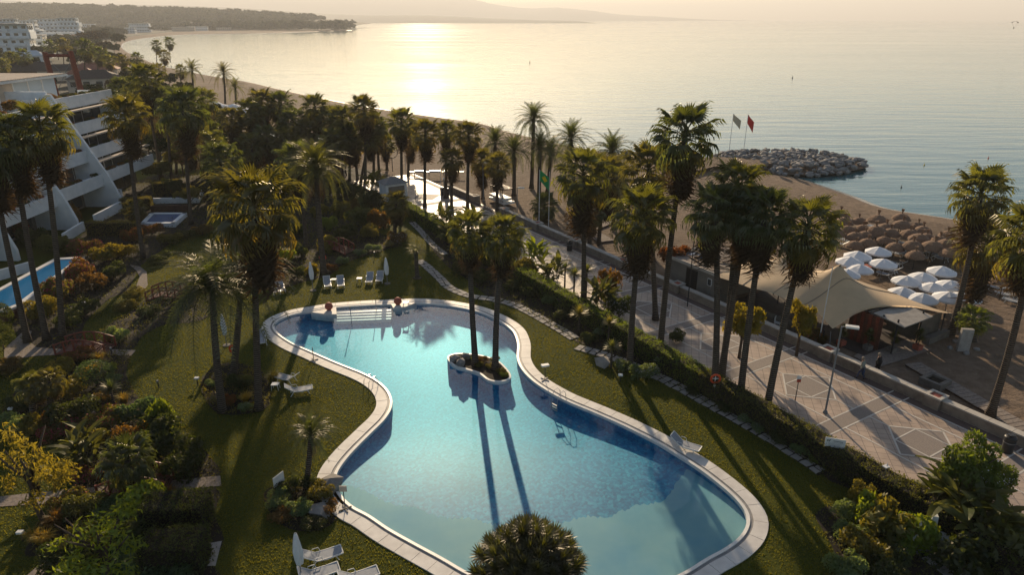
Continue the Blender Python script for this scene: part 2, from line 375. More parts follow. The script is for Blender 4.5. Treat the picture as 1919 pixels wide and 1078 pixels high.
# inland ground (dark scrub and streets) far left
inl = px([(600, 318), (560, 290), (470, 262), (400, 215), (330, 165), (262, 133), (215, 98), (205, 84), (240, 68), (330, 58), (500, 55), (640, 52)])
flat('inland_ground', inl + [Vector((-700, 2550, 0)), Vector((-2900, 2400, 0)), Vector((-2900, 320, 0)), Vector((-140, 60, 0)), Vector((-75, 60, 0)), Vector((-40, 90, 0))], -.12, M['farland'])
# garden lawn
gard = [P(-2, 11.1), P(22, 11.1), P(50, 10.6), P(72, 11.2), P(95, 11.4), Vector((30, -40, 0)), Vector((-60, -40, 0)), Vector((-80, 40, 0)), Vector((-80, 128, 0)), Vector((-32, 122, 0))]
flat('lawn', gard, 0, M['lawn'], [pool_hole[::2]])
# far hills as ridges with real depth
def ridge(name, prof, y0, dy, m, seed):
    rnd = random.Random(seed); mb = MB(); vs = []; K = 5
    prof = catmull([Vector((a, b, 0)) for a, b in prof], 10, False)
    for p in prof:
        X = (p.x - 959.5) / F / math.cos(TH) * y0 * .985
        hz = 24 + (35 - p.y) / F / (math.cos(TH) ** 2) * y0 + rnd.uniform(-1, 1) * y0 * .0003
        for k in range(K):
            u = k / (K - 1); vs.append((X * (1 + u * dy / y0 * .2), y0 + dy * u, SEA + (max(hz, 3) - SEA) * math.sin(u * math.pi / 2) + rnd.uniform(-.5, .5) * hz * .06 * (0 < u < 1)))
    for i in range(len(prof) - 1):
        for k in range(K - 1): mb.f.append((i * K + k, (i + 1) * K + k, (i + 1) * K + k + 1, i * K + k + 1)); mb.mi.append(0)
    mb.v = vs; return tag(mb.build(name, m, smooth=True), kind='structure')
ridge('distant_mountains', [(-900, -11), (-300, -12), (200, -10), (500, -12), (700, -9), (860, -3), (925, 8), (990, 15), (1050, 14), (1110, 19), (1180, 27), (1240, 30), (1300, 34), (1360, 37), (1380, 39)], 11000, 3500, M['hill'], 1)
ridge('coastal_hills', [(-900, -15), (-300, -8), (0, 2), (200, 6), (350, 12), (500, 22), (640, 27), (760, 27), (900, 33), (1010, 37), (1100, 39)], 4600, 2500, M['hill'], 2)
ridge('wooded_hill', [(-900, 8), (-300, 10), (0, 13), (150, 17), (300, 21), (420, 27), (520, 33), (600, 38), (660, 44)], 1750, 700, M['farland'], 3)

# ------------------------------------------------------------------ haze
mb = MB(); mb.box((3000, 14000, 420), (36000, 30000, 900 - 36)); hz = mb.build('haze', [])
hz.location.z = 0
for v_ in hz.data.vertices:
    v_.co.z = SEA - 1.2 if v_.co.z < 400 else 520
m = bpy.data.materials.new('haze'); m.use_nodes = True; t = m.node_tree; t.nodes.clear(); o = N(t, 'ShaderNodeOutputMaterial')
pv = N(t, 'ShaderNodeVolumePrincipled'); pv.inputs['Color'].default_value = (.93, .94, .95, 1); pv.inputs['Density'].default_value = .00015; pv.inputs['Anisotropy'].default_value = .2
t.links.new(pv.outputs[0], o.inputs['Volume']); hz.data.materials.append(m); tag(hz, kind='stuff')

# ------------------------------------------------------------------ swimming pool
pt = thing('swimming_pool', G(1000, 800), 'large curving blue swimming pool with pale stone coping, wide at the near end', 'swimming pool')
def loc(pts, o): return [Vector((p.x - o.x, p.y - o.y, p.z)) for p in pts]
po = pt.location.copy(); pl = loc(pool, po); WZ = -.10
def ring(l0, z0, l1, z1, name, m, parent, smooth=False):
    n = len(l0); mb = MB(); mb.add([(p.x, p.y, z0) for p in l0] + [(p.x, p.y, z1) for p in l1], [(i, (i + 1) % n, (i + 1) % n + n, i + n) for i in range(n)])
    return mb.build(name, m, parent, smooth)
# basin walls and floor
def floor_depth(x, y):
    a = .30 + .50 / (1 + math.exp(-(y - 34.5) / 2.2))       # deeper away from the beach end
    a -= .22 / (1 + math.exp(-(y - 54.5) / 1.2))             # shallow again by the steps
    return a
ring(pl, -.03, pl, -1.3, 'basin_wall', M['mosaic'], pt)
x0, x1 = min(p.x for p in pl) - 1, max(p.x for p in pl) + 1; y0, y1 = min(p.y for p in pl) - 1, max(p.y for p in pl) + 1
nx, ny = 60, 70; vs = []; fs = []; mi = []
for j in range(ny + 1):
    for i in range(nx + 1):
        x = x0 + (x1 - x0) * i / nx; y = y0 + (y1 - y0) * j / ny; vs.append((x, y, -floor_depth(x + po.x, y + po.y)))
yb = lambda x: 29.3 + .036 * (x - .5) ** 2 + (.5 * max(0, x - 8) ** 1.5)
mbd = MB(); mbp = MB()
for j in range(ny):
    for i in range(nx): fs.append((j * (nx + 1) + i, j * (nx + 1) + i + 1, (j + 1) * (nx + 1) + i + 1, (j + 1) * (nx + 1) + i))
mbd.add(vs, fs); mbd.build('basin_floor', M['mosaic'], pt, True)
# pale apron of the beach end, laid just over the mosaic
ap = []
K = 240; rnd = random.Random(2)
for i in range(K + 1):
    x = -14 + 30 * i / K; ap.append((x, yb(x) + rnd.uniform(-.16, .16) + .15 * math.sin(x * 2.1)))
vs = []
for j in range(14):
    for (x, yy) in ap:
        y = yy + (14 - yy) * j / 13; vs.append((x - po.x, y - po.y, -floor_depth(x, y) + .012 + (0 if j else -.05)))
fs = [(j * (K + 1) + i, (j + 1) * (K + 1) + i, (j + 1) * (K + 1) + i + 1, j * (K + 1) + i + 1) for j in range(13) for i in range(K)]
mb = MB(); mb.add(vs, fs); mb.build('pale_apron', M['poolpale'], pt, True)
# water body (closed)
wl = offset(pl, .06); wn = len(wl); loops = [wl]; vs = [(p.x, p.y, WZ) for p in wl] + [(p.x, p.y, -1.25) for p in wl]
tr = tessellate_polygon(loops); fs = []
for a, b_, c in tr:
    nn = (Vector(vs[b_]) - Vector(vs[a])).cross(Vector(vs[c]) - Vector(vs[a])); f = (a, b_, c) if nn.z > 0 else (a, c, b_)
    fs += [f, tuple(i + wn for i in f[::-1])]
fs += [(i, i + wn, (i + 1) % wn + wn, (i + 1) % wn) for i in range(wn)]
mb = MB(); mb.add(vs, fs); mb.build('water', M['water'], pt)
# steps in the top end
mb = MB()
sc, st = G(657, 585) - po, G(770, 580) - po
for k in range(4):
    a = G(632, 577) - po; b_ = G(735, 573) - po; d = (b_ - a).normalized(); nrm = Vector((d.y, -d.x, 0))
    c = (a + b_) / 2 + nrm * (.55 + .42 * k); c.z = -.16 - .08 * k - .5; mb.box(c, ((b_ - a).length, .46, 1.), math.atan2(d.y, d.x))
mb.build('step', M['rim'], pt)
# rim, gutter, coping slabs
r0, r1, r2, r3, r4 = offset(pl, -.02), offset(pl, .15), offset(pl, .30), offset(pl, .32), offset(pl, 1.04)
ring(r0, -.16, r0, .055, 'tile_band', M['rim'], pt); ring(r0, .055, r1, .075, 'rim', M['rim'], pt, True); ring(r1, .02, r1, .075, 'rim_edge', M['rim'], pt)
ring(r1, .022, r3, .022, 'gutter', M['gutter'], pt)
L = [0]
for i in range(len(r3)): L.append(L[-1] + (pl[(i + 1) % len(pl)] - pl[i]).length)
seg = 3; n = len(pl); rnd = random.Random(5)
for i in range(0, n, seg):
    j = i + seg
    def at(l, q): 
        q = q % n; a = int(q); return l[a % n].lerp(l[(a + 1) % n], q - a)
    e = .035; pin = [at(r3, i + e + (seg - 2 * e) * k / 3) for k in range(4)]; pou = [at(r4, i + e + (seg - 2 * e) * k / 3) for k in range(4)]
    mb = MB(); mb.prism([(p.x, p.y) for p in pin] + [(p.x, p.y) for p in pou[::-1]], -.06, .062 + rnd.uniform(-.004, .004)); mb.build('coping_slab', M['coping'], pt)
ring(r3, .018, r4, .018, 'mortar_bed', M['gutter'], pt)
# planting island
it = thing('planted_island', G(905, 688), 'small planted island with white kerb standing in the pool', 'island')
io = it.location.copy(); isl_px = [(838, 671), (843, 664), (860, 661), (885, 662), (912, 667), (935, 676), (950, 690), (958, 703), (953, 711), (934, 715), (914, 711), (897, 699), (872, 691), (851, 685)]
il = loc(arclen_resample(wob(px(isl_px, .1), 5), .25), io)
q0, q1 = offset(il, -.15), offset(il, -.17)
ring(il, -2, il, -.2, 'basin_side', M['mosaic'], it); ring(il, -.2, il, .05, 'kerb_side', M['rim'], it); ring(il, .05, q0, .07, 'kerb_top', M['rim'], it); ring(q0, -.1, q0, .07, 'kerb_inner', M['rim'], it)
flat('bed', q0, .03, M['soil'], kind=None, parent=it)

# ------------------------------------------------------------------ promenade
def strip(name, a0, a1, c0, c1, z, m, kind='structure', parent=None, th=0):
    mb = MB()
    if th: mb.prism([P(a0, c0), P(a1, c0), P(a1, c1), P(a0, c1)], z - th, z)
    else: mb.add([P(a0, c0, z), P(a0, c1, z), P(a1, c1, z), P(a1, c0, z)], [(0, 1, 2, 3)])
    o = mb.build(name, m, parent)
    if kind: o['kind'] = kind
    return o
A0, A1 = -14, 110
prom = strip('promenade', A0, A1, -.3, 10.05, .02, M['paving'], th=.6)
strip('cobble_border', A0, A1, 0, .75, .026, M['cobble'], None, prom)
def pstrip(name, poly, z, m): mb = MB(); mb.add([P(a, c, z) for a, c in poly], [tuple(range(len(poly)))]); f = mb.build(name, m, prom); return f
def linestrip(a0, c0, a1, c1, wd=.11, z=.032):
    d = Vector((a1 - a0, c1 - c0)).normalized() * wd / 2
    poly = [(a0 - d.y, c0 + d.x), (a1 - d.y, c1 + d.x), (a1 + d.y, c1 - d.x), (a0 + d.y, c0 - d.x)]
    mb = MB(); q = [P(a, c, z) for a, c in poly]
    mb.prism(q, z - .01, z); return mb.build('line_slab', M['line'], prom)
linestrip(A0, .85, A1, .85); linestrip(A0, 9.5, A1, 9.5)
for k in range(-8, 5):
    c = 65.5 + 8 * k
    far = k < -4
    for s in (3.45, 4.55): linestrip(c + s, .1, c + s, 9.9, .10)
    pstrip('cobble_panel', [(c + 3.52, .95), (c + 4.48, .95), (c + 4.48, 9.4), (c + 3.52, 9.4)], .027, M['greypave'])
    linestrip(c - 3.4, 2.1, c + 3.4, 2.1); linestrip(c - 3.4, 7.1, c + 3.4, 7.1)
    D = [(c - 2.15, 4.6), (c, 2.3), (c + 2.15, 4.6), (c, 6.9)]
    pstrip('cobble_panel', D, .028, M['greypave'])
    for i in range(4): linestrip(*D[i], *D[(i + 1) % 4], .11, .036)
    if not far:
        Q = [(c - 1.05, 3.5), (c + 1.05, 3.5), (c + 1.05, 5.7), (c - 1.05, 5.7)]
        for i in range(4): linestrip(*Q[i], *Q[(i + 1) % 4], .09, .038)
        linestrip(c - 2.15, 4.6, c - 3.4, 4.6, .09, .033); linestrip(c + 2.15, 4.6, c + 3.4, 4.6, .09, .033)
# sea wall with cap stones and piers
sw = thing('sea_wall', P(60, -.3), 'low stone sea wall with pale cap and square piers between promenade and beach', 'wall')
swi = sw.matrix_basis.inverted if False else None
def child_box(name, a, c, z, d, m, parent, off):
    mb = MB(); q = P(a, c, z) - off; mb.box(q, d, PANG); return mb.build(name, m, parent)
so_ = sw.location.copy(); rnd = random.Random(3)
piers = [-.5 + 8 * k for k in range(0, 15)]
wallm = MB()
for i in range(len(piers) - 1):
    a, b_ = piers[i] + .55, piers[i + 1] - .55
    if i == 1: continue
    child_box('wall_panel', (a + b_) / 2, -.28, .2, (b_ - a, .42, .95), M['seawall'], sw, so_)
    k = 5
    for j in range(k):
        u = a + (b_ - a) * (j + .5) / k; child_box('cap_stone', u, -.28, .725 + rnd.uniform(-.006, .006), ((b_ - a) / k - .02, .56, .09), M['wallcap'], sw, so_)
for a in piers:
    child_box('pier', a, -.28, .26, (.98, .98, 1.05), M['seawall'], sw, so_)
    mb = MB()
    for s in (-1, 1):
        mb.box(P(a, -.28 + s * .42, .84) - so_, (1.1, .22, .12), PANG); mb.box(P(a + s * .44, -.28, .842) - so_, (.22, .62, .12), PANG)
    mb.build('pier_cap', M['wallcap'], sw)
    child_box('pier_soil', a, -.28, .80, (.66, .62, .05), M['terracotta'], sw, so_)

# ------------------------------------------------------------------ beds and paths
BEDS = []
def bed(pts, z=.012, m='soil', name='planting_bed'):
    q = wob(px(pts), 3); BEDS.append(q); return flat(name, q, z, M[m])
bed([(1400, 800), (1300, 748), (1228, 708), (1150, 668), (1078, 640), (1040, 616), (965, 575), (930, 566), (900, 545), (870, 520), (840, 500), (800, 452), (790, 400), (760, 380), (700, 350), (640, 352), (660, 380), (680, 420), (753, 455), (730, 466), (690, 478), (640, 497), (620, 515), (575, 527), (500, 545), (440, 520), (440, 420), (560, 330), (700, 318), (850, 400), (960, 470), (1100, 540), (1250, 630), (1400, 715), (1500, 778), (1640, 862), (1800, 960), (1870, 1000), (1700, 1000), (1640, 935), (1560, 905), (1520, 873), (1450, 832)], .010)
bed([(5, 800), (12, 755), (50, 715), (95, 680), (130, 660), (200, 658), (243, 664), (236, 700), (252, 735), (272, 762), (285, 783), (335, 812), (372, 835), (398, 862), (410, 893), (300, 906), (140, 914), (138, 850), (130, 822), (60, 808)])
bed([(108, 930), (112, 950), (80, 975), (48, 1030), (56, 1045), (112, 1036), (70, 1085), (60, 1120), (420, 1120), (400, 1062), (420, 1012), (402, 965), (405, 915), (260, 924)], .014)
bed([(40, 640), (110, 655), (150, 640), (160, 605), (205, 560), (240, 545), (262, 500), (300, 472), (340, 440), (400, 415), (440, 360), (380, 330), (280, 330), (210, 380), (120, 480), (30, 590)], .016)
bed([(185, 650), (203, 610), (255, 578), (290, 545), (350, 535), (420, 560), (380, 600), (320, 608), (300, 612), (265, 632), (248, 655)], .018)
bed([(400, 770), (375, 720), (400, 690), (440, 680), (495, 700), (505, 760), (450, 778)], .02)
bed([(505, 960), (495, 925), (530, 905), (590, 900), (632, 915), (642, 960), (600, 995), (540, 992)], .022)
bed([(1528, 965), (1560, 950), (1600, 990), (1720, 1005), (1760, 1080), (1700, 1120), (1580, 1120), (1565, 1040), (1545, 1000)], .024)
def path(pts, name='garden_path', m='gravel', z=.03): return flat(name, px(pts), z, M[m])
path([(-60, 940), (0, 932), (120, 919), (212, 912), (330, 901), (413, 893), (415, 912), (300, 922), (212, 932), (100, 945), (0, 951), (-60, 960)])
path([(8, 655), (35, 630), (48, 618), (60, 622), (52, 640), (70, 652), (130, 656), (190, 655), (255, 657), (246, 668), (150, 664), (70, 668), (8, 676)], z=.034)
path([(243, 497), (262, 500), (275, 510), (277, 535), (270, 546), (256, 550), (256, 535), (262, 520), (256, 508)], z=.038)
path([(40, 1090), (72, 1062), (105, 1035), (118, 1040), (90, 1068), (66, 1095)], z=.042)
path([(388, 1021), (416, 1016), (404, 1063), (389, 1063)], z=.046, m='pale_stone')
path([(1610, 915), (1640, 908), (1663, 925), (1662, 945), (1630, 952), (1605, 930)], z=.05, m='pale_stone', name='shower_base')
# irregular flagstones
def flagstones(line, wd, step, label, seed):
    rnd = random.Random(seed); pts = [Vector((p.x, p.y, 0)) for p in catmull(px(line), 6, False)]
    t = thing('flagstone_path', pts[0], label, 'path'); o = pts[0]
    flat('joint_bed', [p - o for p in shift(pts, wd * .52)] + [p - o for p in shift(pts, -wd * .52)][::-1], .028, M['soil'], kind=None, parent=t)
    s = 0; acc = 0
    L = [0]
    for i in range(len(pts) - 1): L.append(L[-1] + (pts[i + 1] - pts[i]).length)
    d = 0; j = 0
    cols = 2
    while d < L[-1] - step:
        while L[j + 1] < d + step / 2: j += 1
        u = (d + step / 2 - L[j]) / (L[j + 1] - L[j]); c = pts[j].lerp(pts[j + 1], u); tg = (pts[j + 1] - pts[j]).normalized(); nr = Vector((-tg.y, tg.x, 0))
        split = rnd.uniform(-.15, .15)
        for s0, s1 in ((-.5, split - .03), (split + .03, .5)):
            cc = c + nr * wd * (s0 + s1) / 2 - o; hw = wd * (s1 - s0) / 2; hl = step / 2 - .03
            cor = [(-1, -1), (1, -1.0), (1.0, 0), (1, 1), (0, 1), (-1, 1), (-1, 0)]
            poly = []
            for a, b_ in cor:
                q = cc + tg * a * hl * rnd.uniform(.78, 1.05) + nr * b_ * hw * rnd.uniform(.8, 1.08); poly.append((q.x, q.y))
            mb = MB(); mb.prism(poly, .0, .05 + rnd.uniform(0, .02)); mb.build('flagstone', M['pale_stone'], t)
        d += step * rnd.uniform(.95, 1.1)
    return t
flagstones([(1080, 651), (1150, 672), (1230, 705), (1320, 753), (1418, 808), (1480, 845), (1545, 888)], .95, .62, 'irregular pale flagstone path along the right edge of the pool lawn', 1)
flagstones([(1078, 636), (1040, 613), (1000, 590), (960, 571), (925, 562), (880, 555), (843, 540), (822, 520), (800, 500), (783, 487)], .95, .75, 'flagstone path curving from the promenade hedge past the top of the pool', 2)
flagstones([(1700, 1000), (1740, 1040), (1790, 1078), (1840, 1110)], 1.1, .7, 'crazy-paved path in the lower right corner beside the white shower block', 3)
flagstones([(835, 478), (810, 458), (790, 435), (770, 415)], .8, .8, 'narrow flagstone path at the far tip of the sunlit lawn', 4)

# ------------------------------------------------------------------ vegetation builders
def fan_frond(seed, droop=.35, reach=.95, blade=.78, nseg=20):
    rnd = random.Random(seed); mb = MB()
    mb.tube([(0, 0, 0), (reach * .5, 0, .06), (reach, 0, 0)], [.03, .022, .014], 3, cap=False)
    bx = reach; a0 = R(128)
    for i in range(nseg):
        a = -a0 + 2 * a0 * (i + .5) / nseg; da = a0 / nseg
        L = blade * (1 - .22 * abs(a / a0)) * rnd.uniform(.88, 1.08); mid = L * .55
        def pt(r, ang, z): return (bx + r * math.cos(ang), r * math.sin(ang), z)
        zc = -.05 * (i % 2); dz = -droop * (mid / blade) ** 2 * .6
        p0 = (bx, 0, 0); pa = pt(mid, a - da, dz + .03); pb = pt(mid, a + da, dz + .03); pm = pt(mid, a, dz - .035)
        t1 = pt(L * .86, a + rnd.uniform(-.05, .05), -droop * rnd.uniform(.6, 1.)); t2 = pt(L * .93, a + rnd.uniform(-.08, .08), -droop * rnd.uniform(1.2, 2.2))
        o = len(mb.v)
        mb.v += [p0, pa, pm, pb, t1, t2]
        mb.f += [(o, o + 1, o + 2), (o, o + 2, o + 3), (o + 1, o + 4, o + 2), (o + 2, o + 4, o + 3)]; mb.mi += [0] * 4
        q = (t1[0] + .02, t1[1] - .03, t1[2]); r_ = (t1[0] - .02, t1[1] + .03, t1[2]); o = len(mb.v); mb.v += [q, r_, t2]; mb.f.append((o, o + 1, o + 2)); mb.mi.append(0)
    return mb
def feather_frond(seed, L=3.2, droop=1.3, n=26, ll=.5, wd=.045, lift=.35):
    rnd = random.Random(seed); mb = MB(); K = 9; pts = []
    for i in range(K):
        u = i / (K - 1); pts.append(Vector((L * u * (1 - .12 * u), 0, lift * L * u * (1 - u) * 1.2 - droop * u ** 2.2)))
    mb.tube(pts, [.035 * (1 - .8 * i / (K - 1)) + .004 for i in range(K)], 3, cap=False)
    for i in range(n):
        u = .12 + .88 * (i + .5) / n; q = u * (K - 1); k = min(int(q), K - 2); p = pts[k].lerp(pts[k + 1], q - k); d = (pts[k + 1] - pts[k]).normalized()
        l = ll * (math.sin(math.pi * min(1, u * 1.02) ** .8) * .75 + .3)
        for s in (-1, 1):
            up = Vector((-d.z, 0, d.x)); dr = (Vector((0, s, 0)) * .85 + d * .55 + up * rnd.uniform(-.1, .35)).normalized()
            e = p + dr * l * rnd.uniform(.9, 1.1) + Vector((0, 0, -.22 * l)); m_ = p + dr * l * .5 + up * .0
            o = len(mb.v); w_ = d * wd; mb.v += [p - w_ * .5, p + w_ * .5, m_ + w_ * .7, m_ - w_ * .7, e]
            mb.f += [(o, o + 1, o + 2, o + 3), (o + 3, o + 2, o + 4)]; mb.mi += [0, 0]
    return mb
FAN = [fan_frond(s, d).mesh('fan_frond', M['frond']) for s, d in ((1, .14), (2, .24), (3, .36))]
FAND = [fan_frond(s, .55, .7, .8, 12).mesh('dead_frond', M['dead']) for s in (4, 5)]
DATE = [feather_frond(s, 3.3, d, lift=l).mesh('date_frond', M['frond']) for s, d, l in ((1, .5, .25), (2, 1.2, .4), (3, 1.9, .5))]
QUEEN = [feather_frond(s, 3.4, d, 34, .75, .035, .5).mesh('arching_frond', M['frond']) for s, d in ((4, 1.7), (5, 2.6), (6, 3.3))]
DATED = [feather_frond(9, 2.6, 1.6, 16, .4).mesh('dead_frond', M['dead'])]
YUC = MB()
for k in range(90):
    rnd = random.Random(k); a = k * 2.399; el = math.asin(max(-.25, 1 - 1.2 * (k + .5) / 90)); d = Vector((math.cos(a) * math.cos(el), math.sin(a) * math.cos(el), math.sin(el)))
    sd_ = Vector((-math.sin(a), math.cos(a), 0)) * .035; o = len(YUC.v); e = d * .7 * rnd.uniform(.85, 1.1) + Vector((0, 0, -.05)); mdl = d * .35
    YUC.v += [tuple(-sd_ * .6), tuple(sd_ * .6), tuple(mdl + sd_), tuple(mdl - sd_), tuple(e)]; YUC.f += [(o, o + 1, o + 2, o + 3), (o + 3, o + 2, o + 4)]; YUC.mi += [0, 0]
YUCM = YUC.mesh('rosette', M['frond'])
def trunk_mb(pts, rb, rt, n=9, flare=1.5):
    K = 12; c = catmull(pts, max(2, K // (len(pts) - 1)), False); m = len(c)
    return MB().tube(c, [(rb + (rt - rb) * i / (m - 1)) * (1 + (flare - 1) * math.exp(-i * 1.6)) for i in range(m)], n)
def orient(yaw, el, roll=0): return (Matrix.Rotation(yaw, 4, 'Z') @ Matrix.Rotation(-el, 4, 'Y') @ Matrix.Rotation(roll, 4, 'X')).to_euler()
GA = 2.39996
npalm = 0
def palm(kind, base, crown, label, size=1., tint=(1, 1, 1), dead=1., group=None, rt=None, nf=None, joined=False):
    """base: Vector on the ground, crown: Vector at the growing point"""
    global npalm; npalm += 1; seed = npalm * 7; rnd = random.Random(seed)
    name = {'fan': 'fan_palm', 'date': 'date_palm', 'queen': 'feather_palm'}[kind]
    t = thing(name, base, label, 'palm tree', 0, group); top = crown - base; h = top.length
    rb, rtp = {'fan': (.24, .15), 'date': (.30, .24), 'queen': (.26, .17)}[kind]
    if rt: rb, rtp = rt
    bow = Vector((rnd.uniform(-1, 1), rnd.uniform(-1, 1), 0)) * h * .012
    trunk_mb([Vector((0, 0, -.1)), top * .33 + bow, top * .7 + bow, top], rb, rtp).build('trunk', M['trunk'], t, True)
    if nf is None: nf = {'fan': 44, 'date': 52, 'queen': 34}[kind]
    def fr(me, nm, o, yaw, el, sc, col, roll=0):
        f = link(nm, me, t, o); f.rotation_euler = orient(yaw, el, roll); f.scale = (sc,) * 3; f.color = (*col, 1); return f
    for k in range(nf):
        u = (k + .5) / nf; yaw = k * GA + rnd.uniform(-.2, .2)
        v = rnd.uniform(.75, 1.25); col = tuple(c * v for c in tint); sc = size * rnd.uniform(.88, 1.1)
        if kind == 'fan':
            el = R(82 - 132 * u ** .9 + rnd.uniform(-9, 9)); me = FAN[0 if u < .25 else 1 if u < .6 else 2]
            if u > .82: col = (col[0] * 1.35, col[1] * 1.05, col[2])
            fr(me, 'frond', top + Vector((0, 0, .15 - .45 * u)) * size, yaw, el, sc * min(1, .72 + u * 1.4), col, rnd.uniform(-.35, .35))
        elif kind == 'date':
            el = R(84 - 112 * u + rnd.uniform(-6, 6)); fr(DATE[0 if u < .3 else 1 if u < .7 else 2], 'frond', top + Vector((0, 0, .1 - .3 * u)), yaw, el, sc * (.85 + .15 * min(1, u * 3)), col, rnd.uniform(-.3, .3))
        else:
            el = R(72 - 82 * u + rnd.uniform(-6, 6)); fr(QUEEN[0 if u < .3 else 1 if u < .65 else 2], 'frond', top, yaw, el, sc, col, rnd.uniform(-.3, .3))
    nd = int({'fan': 26, 'date': 8, 'queen': 0}[kind] * dead)
    for k in range(nd):
        u = (k + .5) / nd; yaw = k * GA + rnd.uniform(-.3, .3); v = rnd.uniform(.7, 1.2)
        if kind == 'fan': fr(FAND[k % 2], 'dead_frond', top + Vector((0, 0, (-.4 - 1.25 * u * dead))) * size, yaw, R(-58 - 24 * u + rnd.uniform(-8, 8)), size * rnd.uniform(.85, 1.1), (v, v * .95, v * .9), rnd.uniform(-.5, .5))
        else: fr(DATED[0], 'dead_frond', top + Vector((0, 0, -.5)), yaw, R(-55 + rnd.uniform(-10, 10)), size * .8, (v, v, v))
    return t
# ---- leaf clouds
def cloud_mesh(name, m, lobes, n, ls, seed, shell=.75, asp=1.6, flat_z=.0, extra=None):
    rs = np.random.RandomState(seed); L = np.array([[*c, *(r if hasattr(r, '__len__') else (r, r, r))] for c, r in lobes])
    wgt = L[:, 3] * L[:, 4]; wgt = wgt / wgt.sum(); idx = rs.choice(len(L), n, p=wgt)
    d = rs.normal(size=(n, 3)); d /= np.linalg.norm(d, axis=1)[:, None]; d[:, 2] = np.where(d[:, 2] < -.35, -d[:, 2], d[:, 2])
    rr = shell + (1 - shell) * rs.rand(n) ** .7; rr *= 1 + .10 * rs.normal(size=n) * (rs.rand(n) < .3)
    p = L[idx, :3] + d * L[idx, 3:] * rr[:, None]
    nr = d + rs.normal(size=(n, 3)) * .75; nr /= np.linalg.norm(nr, axis=1)[:, None]
    a = np.cross(nr, rs.normal(size=(n, 3))); a /= np.linalg.norm(a, axis=1)[:, None]; b_ = np.cross(nr, a)
    s = ls * rs.uniform(.6, 1.3, n)[:, None]
    v = np.stack([p - a * s * asp * .5, p - b_ * s * .35, p + a * s * asp * .5, p + b_ * s * .35], 1).reshape(-1, 3)
    me = bpy.data.meshes.new(name); me.vertices.add(4 * n); me.vertices.foreach_set('co', v.ravel())
    me.loops.add(4 * n); me.loops.foreach_set('vertex_index', np.arange(4 * n, dtype=np.int32))
    me.polygons.add(n); me.polygons.foreach_set('loop_start', np.arange(0, 4 * n, 4, dtype=np.int32)); me.polygons.foreach_set('loop_total', np.full(n, 4, dtype=np.int32))
    me.materials.append(m); me.update(); me.validate(); return me
def lobeset(seed, n=9, R0=1., rl=.45, zs=.8):
    rnd = random.Random(seed); out = [((0, 0, .45 * zs), (.62, .62, .55 * zs))]
    for k in range(n):
        a = rnd.uniform(0, 6.28); q = rnd.uniform(.35, .72) * R0; out.append(((q * math.cos(a), q * math.sin(a), rnd.uniform(.15, .85) * zs), rnd.uniform(.7, 1.2) * rl))
    return out
SH = [cloud_mesh('foliage', M['leaf'], lobeset(s, 10, 1, .36, .8), 2600, .085, s, .7) for s in (1, 2, 3, 4)]
SHC = [cloud_mesh('foliage', M['leaf'], lobeset(s + 20, 8, 1, .4, .75), 1100, .15, s, .65) for s in (1, 2)]
SHF = [cloud_mesh('flowers', M['whiteflower'], lobeset(s, 10, 1.05, .36, .86), 260, .05, s + 50, .97, 1.2) for s in (1, 2)]
MAG = [cloud_mesh('flowers', M['magenta'], lobeset(s, 10, 1.03, .37, .84), 420, .075, s + 60, .96, 1.2) for s in (1, 2)]
REDF = [cloud_mesh('flowers', M['redflower'], lobeset(s, 10, 1.03, .37, .84), 300, .07, s + 70, .96, 1.2) for s in (1, 2)]
BALL = cloud_mesh('foliage', M['leaf'], [((0, 0, .8), (.95, .95, .85))], 3000, .06, 9, .9)
TREEC = [cloud_mesh('crown', M['leaf'], lobeset(s + 40, 14, 1.1, .38, 1.1), 3400, .10, s, .55) for s in (1, 2, 3)]
FARC = [cloud_mesh('crown', M['farleaf'], lobeset(s + 80, 9, 1.1, .42, 1.), 620, .26, s, .7, 1.3) for s in (1, 2, 3)]
WISPY = cloud_mesh('crown', M['leaf'], lobeset(66, 18, 1.2, .3, 1.5), 1500, .06, 5, .2, 2.4)
def grass_tuft(seed, n=190, h=.8, sp=.75):
    rnd = random.Random(seed); mb = MB()
    for k in range(n):
        a = rnd.uniform(0, 6.28); r = rnd.uniform(0, .16); l = h * rnd.uniform(.6, 1.15); o_ = Vector((r * math.cos(a), r * math.sin(a), 0)); out = Vector((math.cos(a), math.sin(a), 0)) * sp * rnd.uniform(.3, 1.)
        s_ = Vector((-math.sin(a), math.cos(a), 0)) * .014; p1 = o_ + out * .35 * l + Vector((0, 0, l * .7)); p2 = o_ + out * l + Vector((0, 0, l * rnd.uniform(.55, .95))); o = len(mb.v)
        mb.v += [tuple(o_ - s_), tuple(o_ + s_), tuple(p1 + s_), tuple(p1 - s_), tuple(p2)]; mb.f += [(o, o + 1, o + 2, o + 3), (o + 3, o + 2, o + 4)]; mb.mi += [0, 0]
    return mb.mesh('blades', M['leaf'])
TUFT = [grass_tuft(1), grass_tuft(2, 220, .7, 1.1)]
def paddle(seed, L=1.5, w_=.42):
    mb = MB(); K = 7; mb.tube([(0, 0, 0), (L * .25, 0, .22), (L * .5, 0, .3)], [.03, .025, .015], 4, cap=False)
    vs = []
    for i in range(K):
        u = i / (K - 1); wd = w_ * .5 * math.sin(math.pi * min(.98, (u * .92 + .06))) ** .6; x = L * .4 + L * u * .85; z = .3 + .15 * u - .75 * u * u
        vs += [(x, -wd, z + .05), (x, 0, z - .02), (x, wd, z + .05)]
    mb.add(vs, [(3 * i + j, 3 * i + j + 1, 3 * i + j + 4, 3 * i + j + 3) for i in range(K - 1) for j in range(2)]); return mb.mesh('paddle_leaf', M['leaf'])
PAD = paddle(1)
G1 = (1, 1, 1)
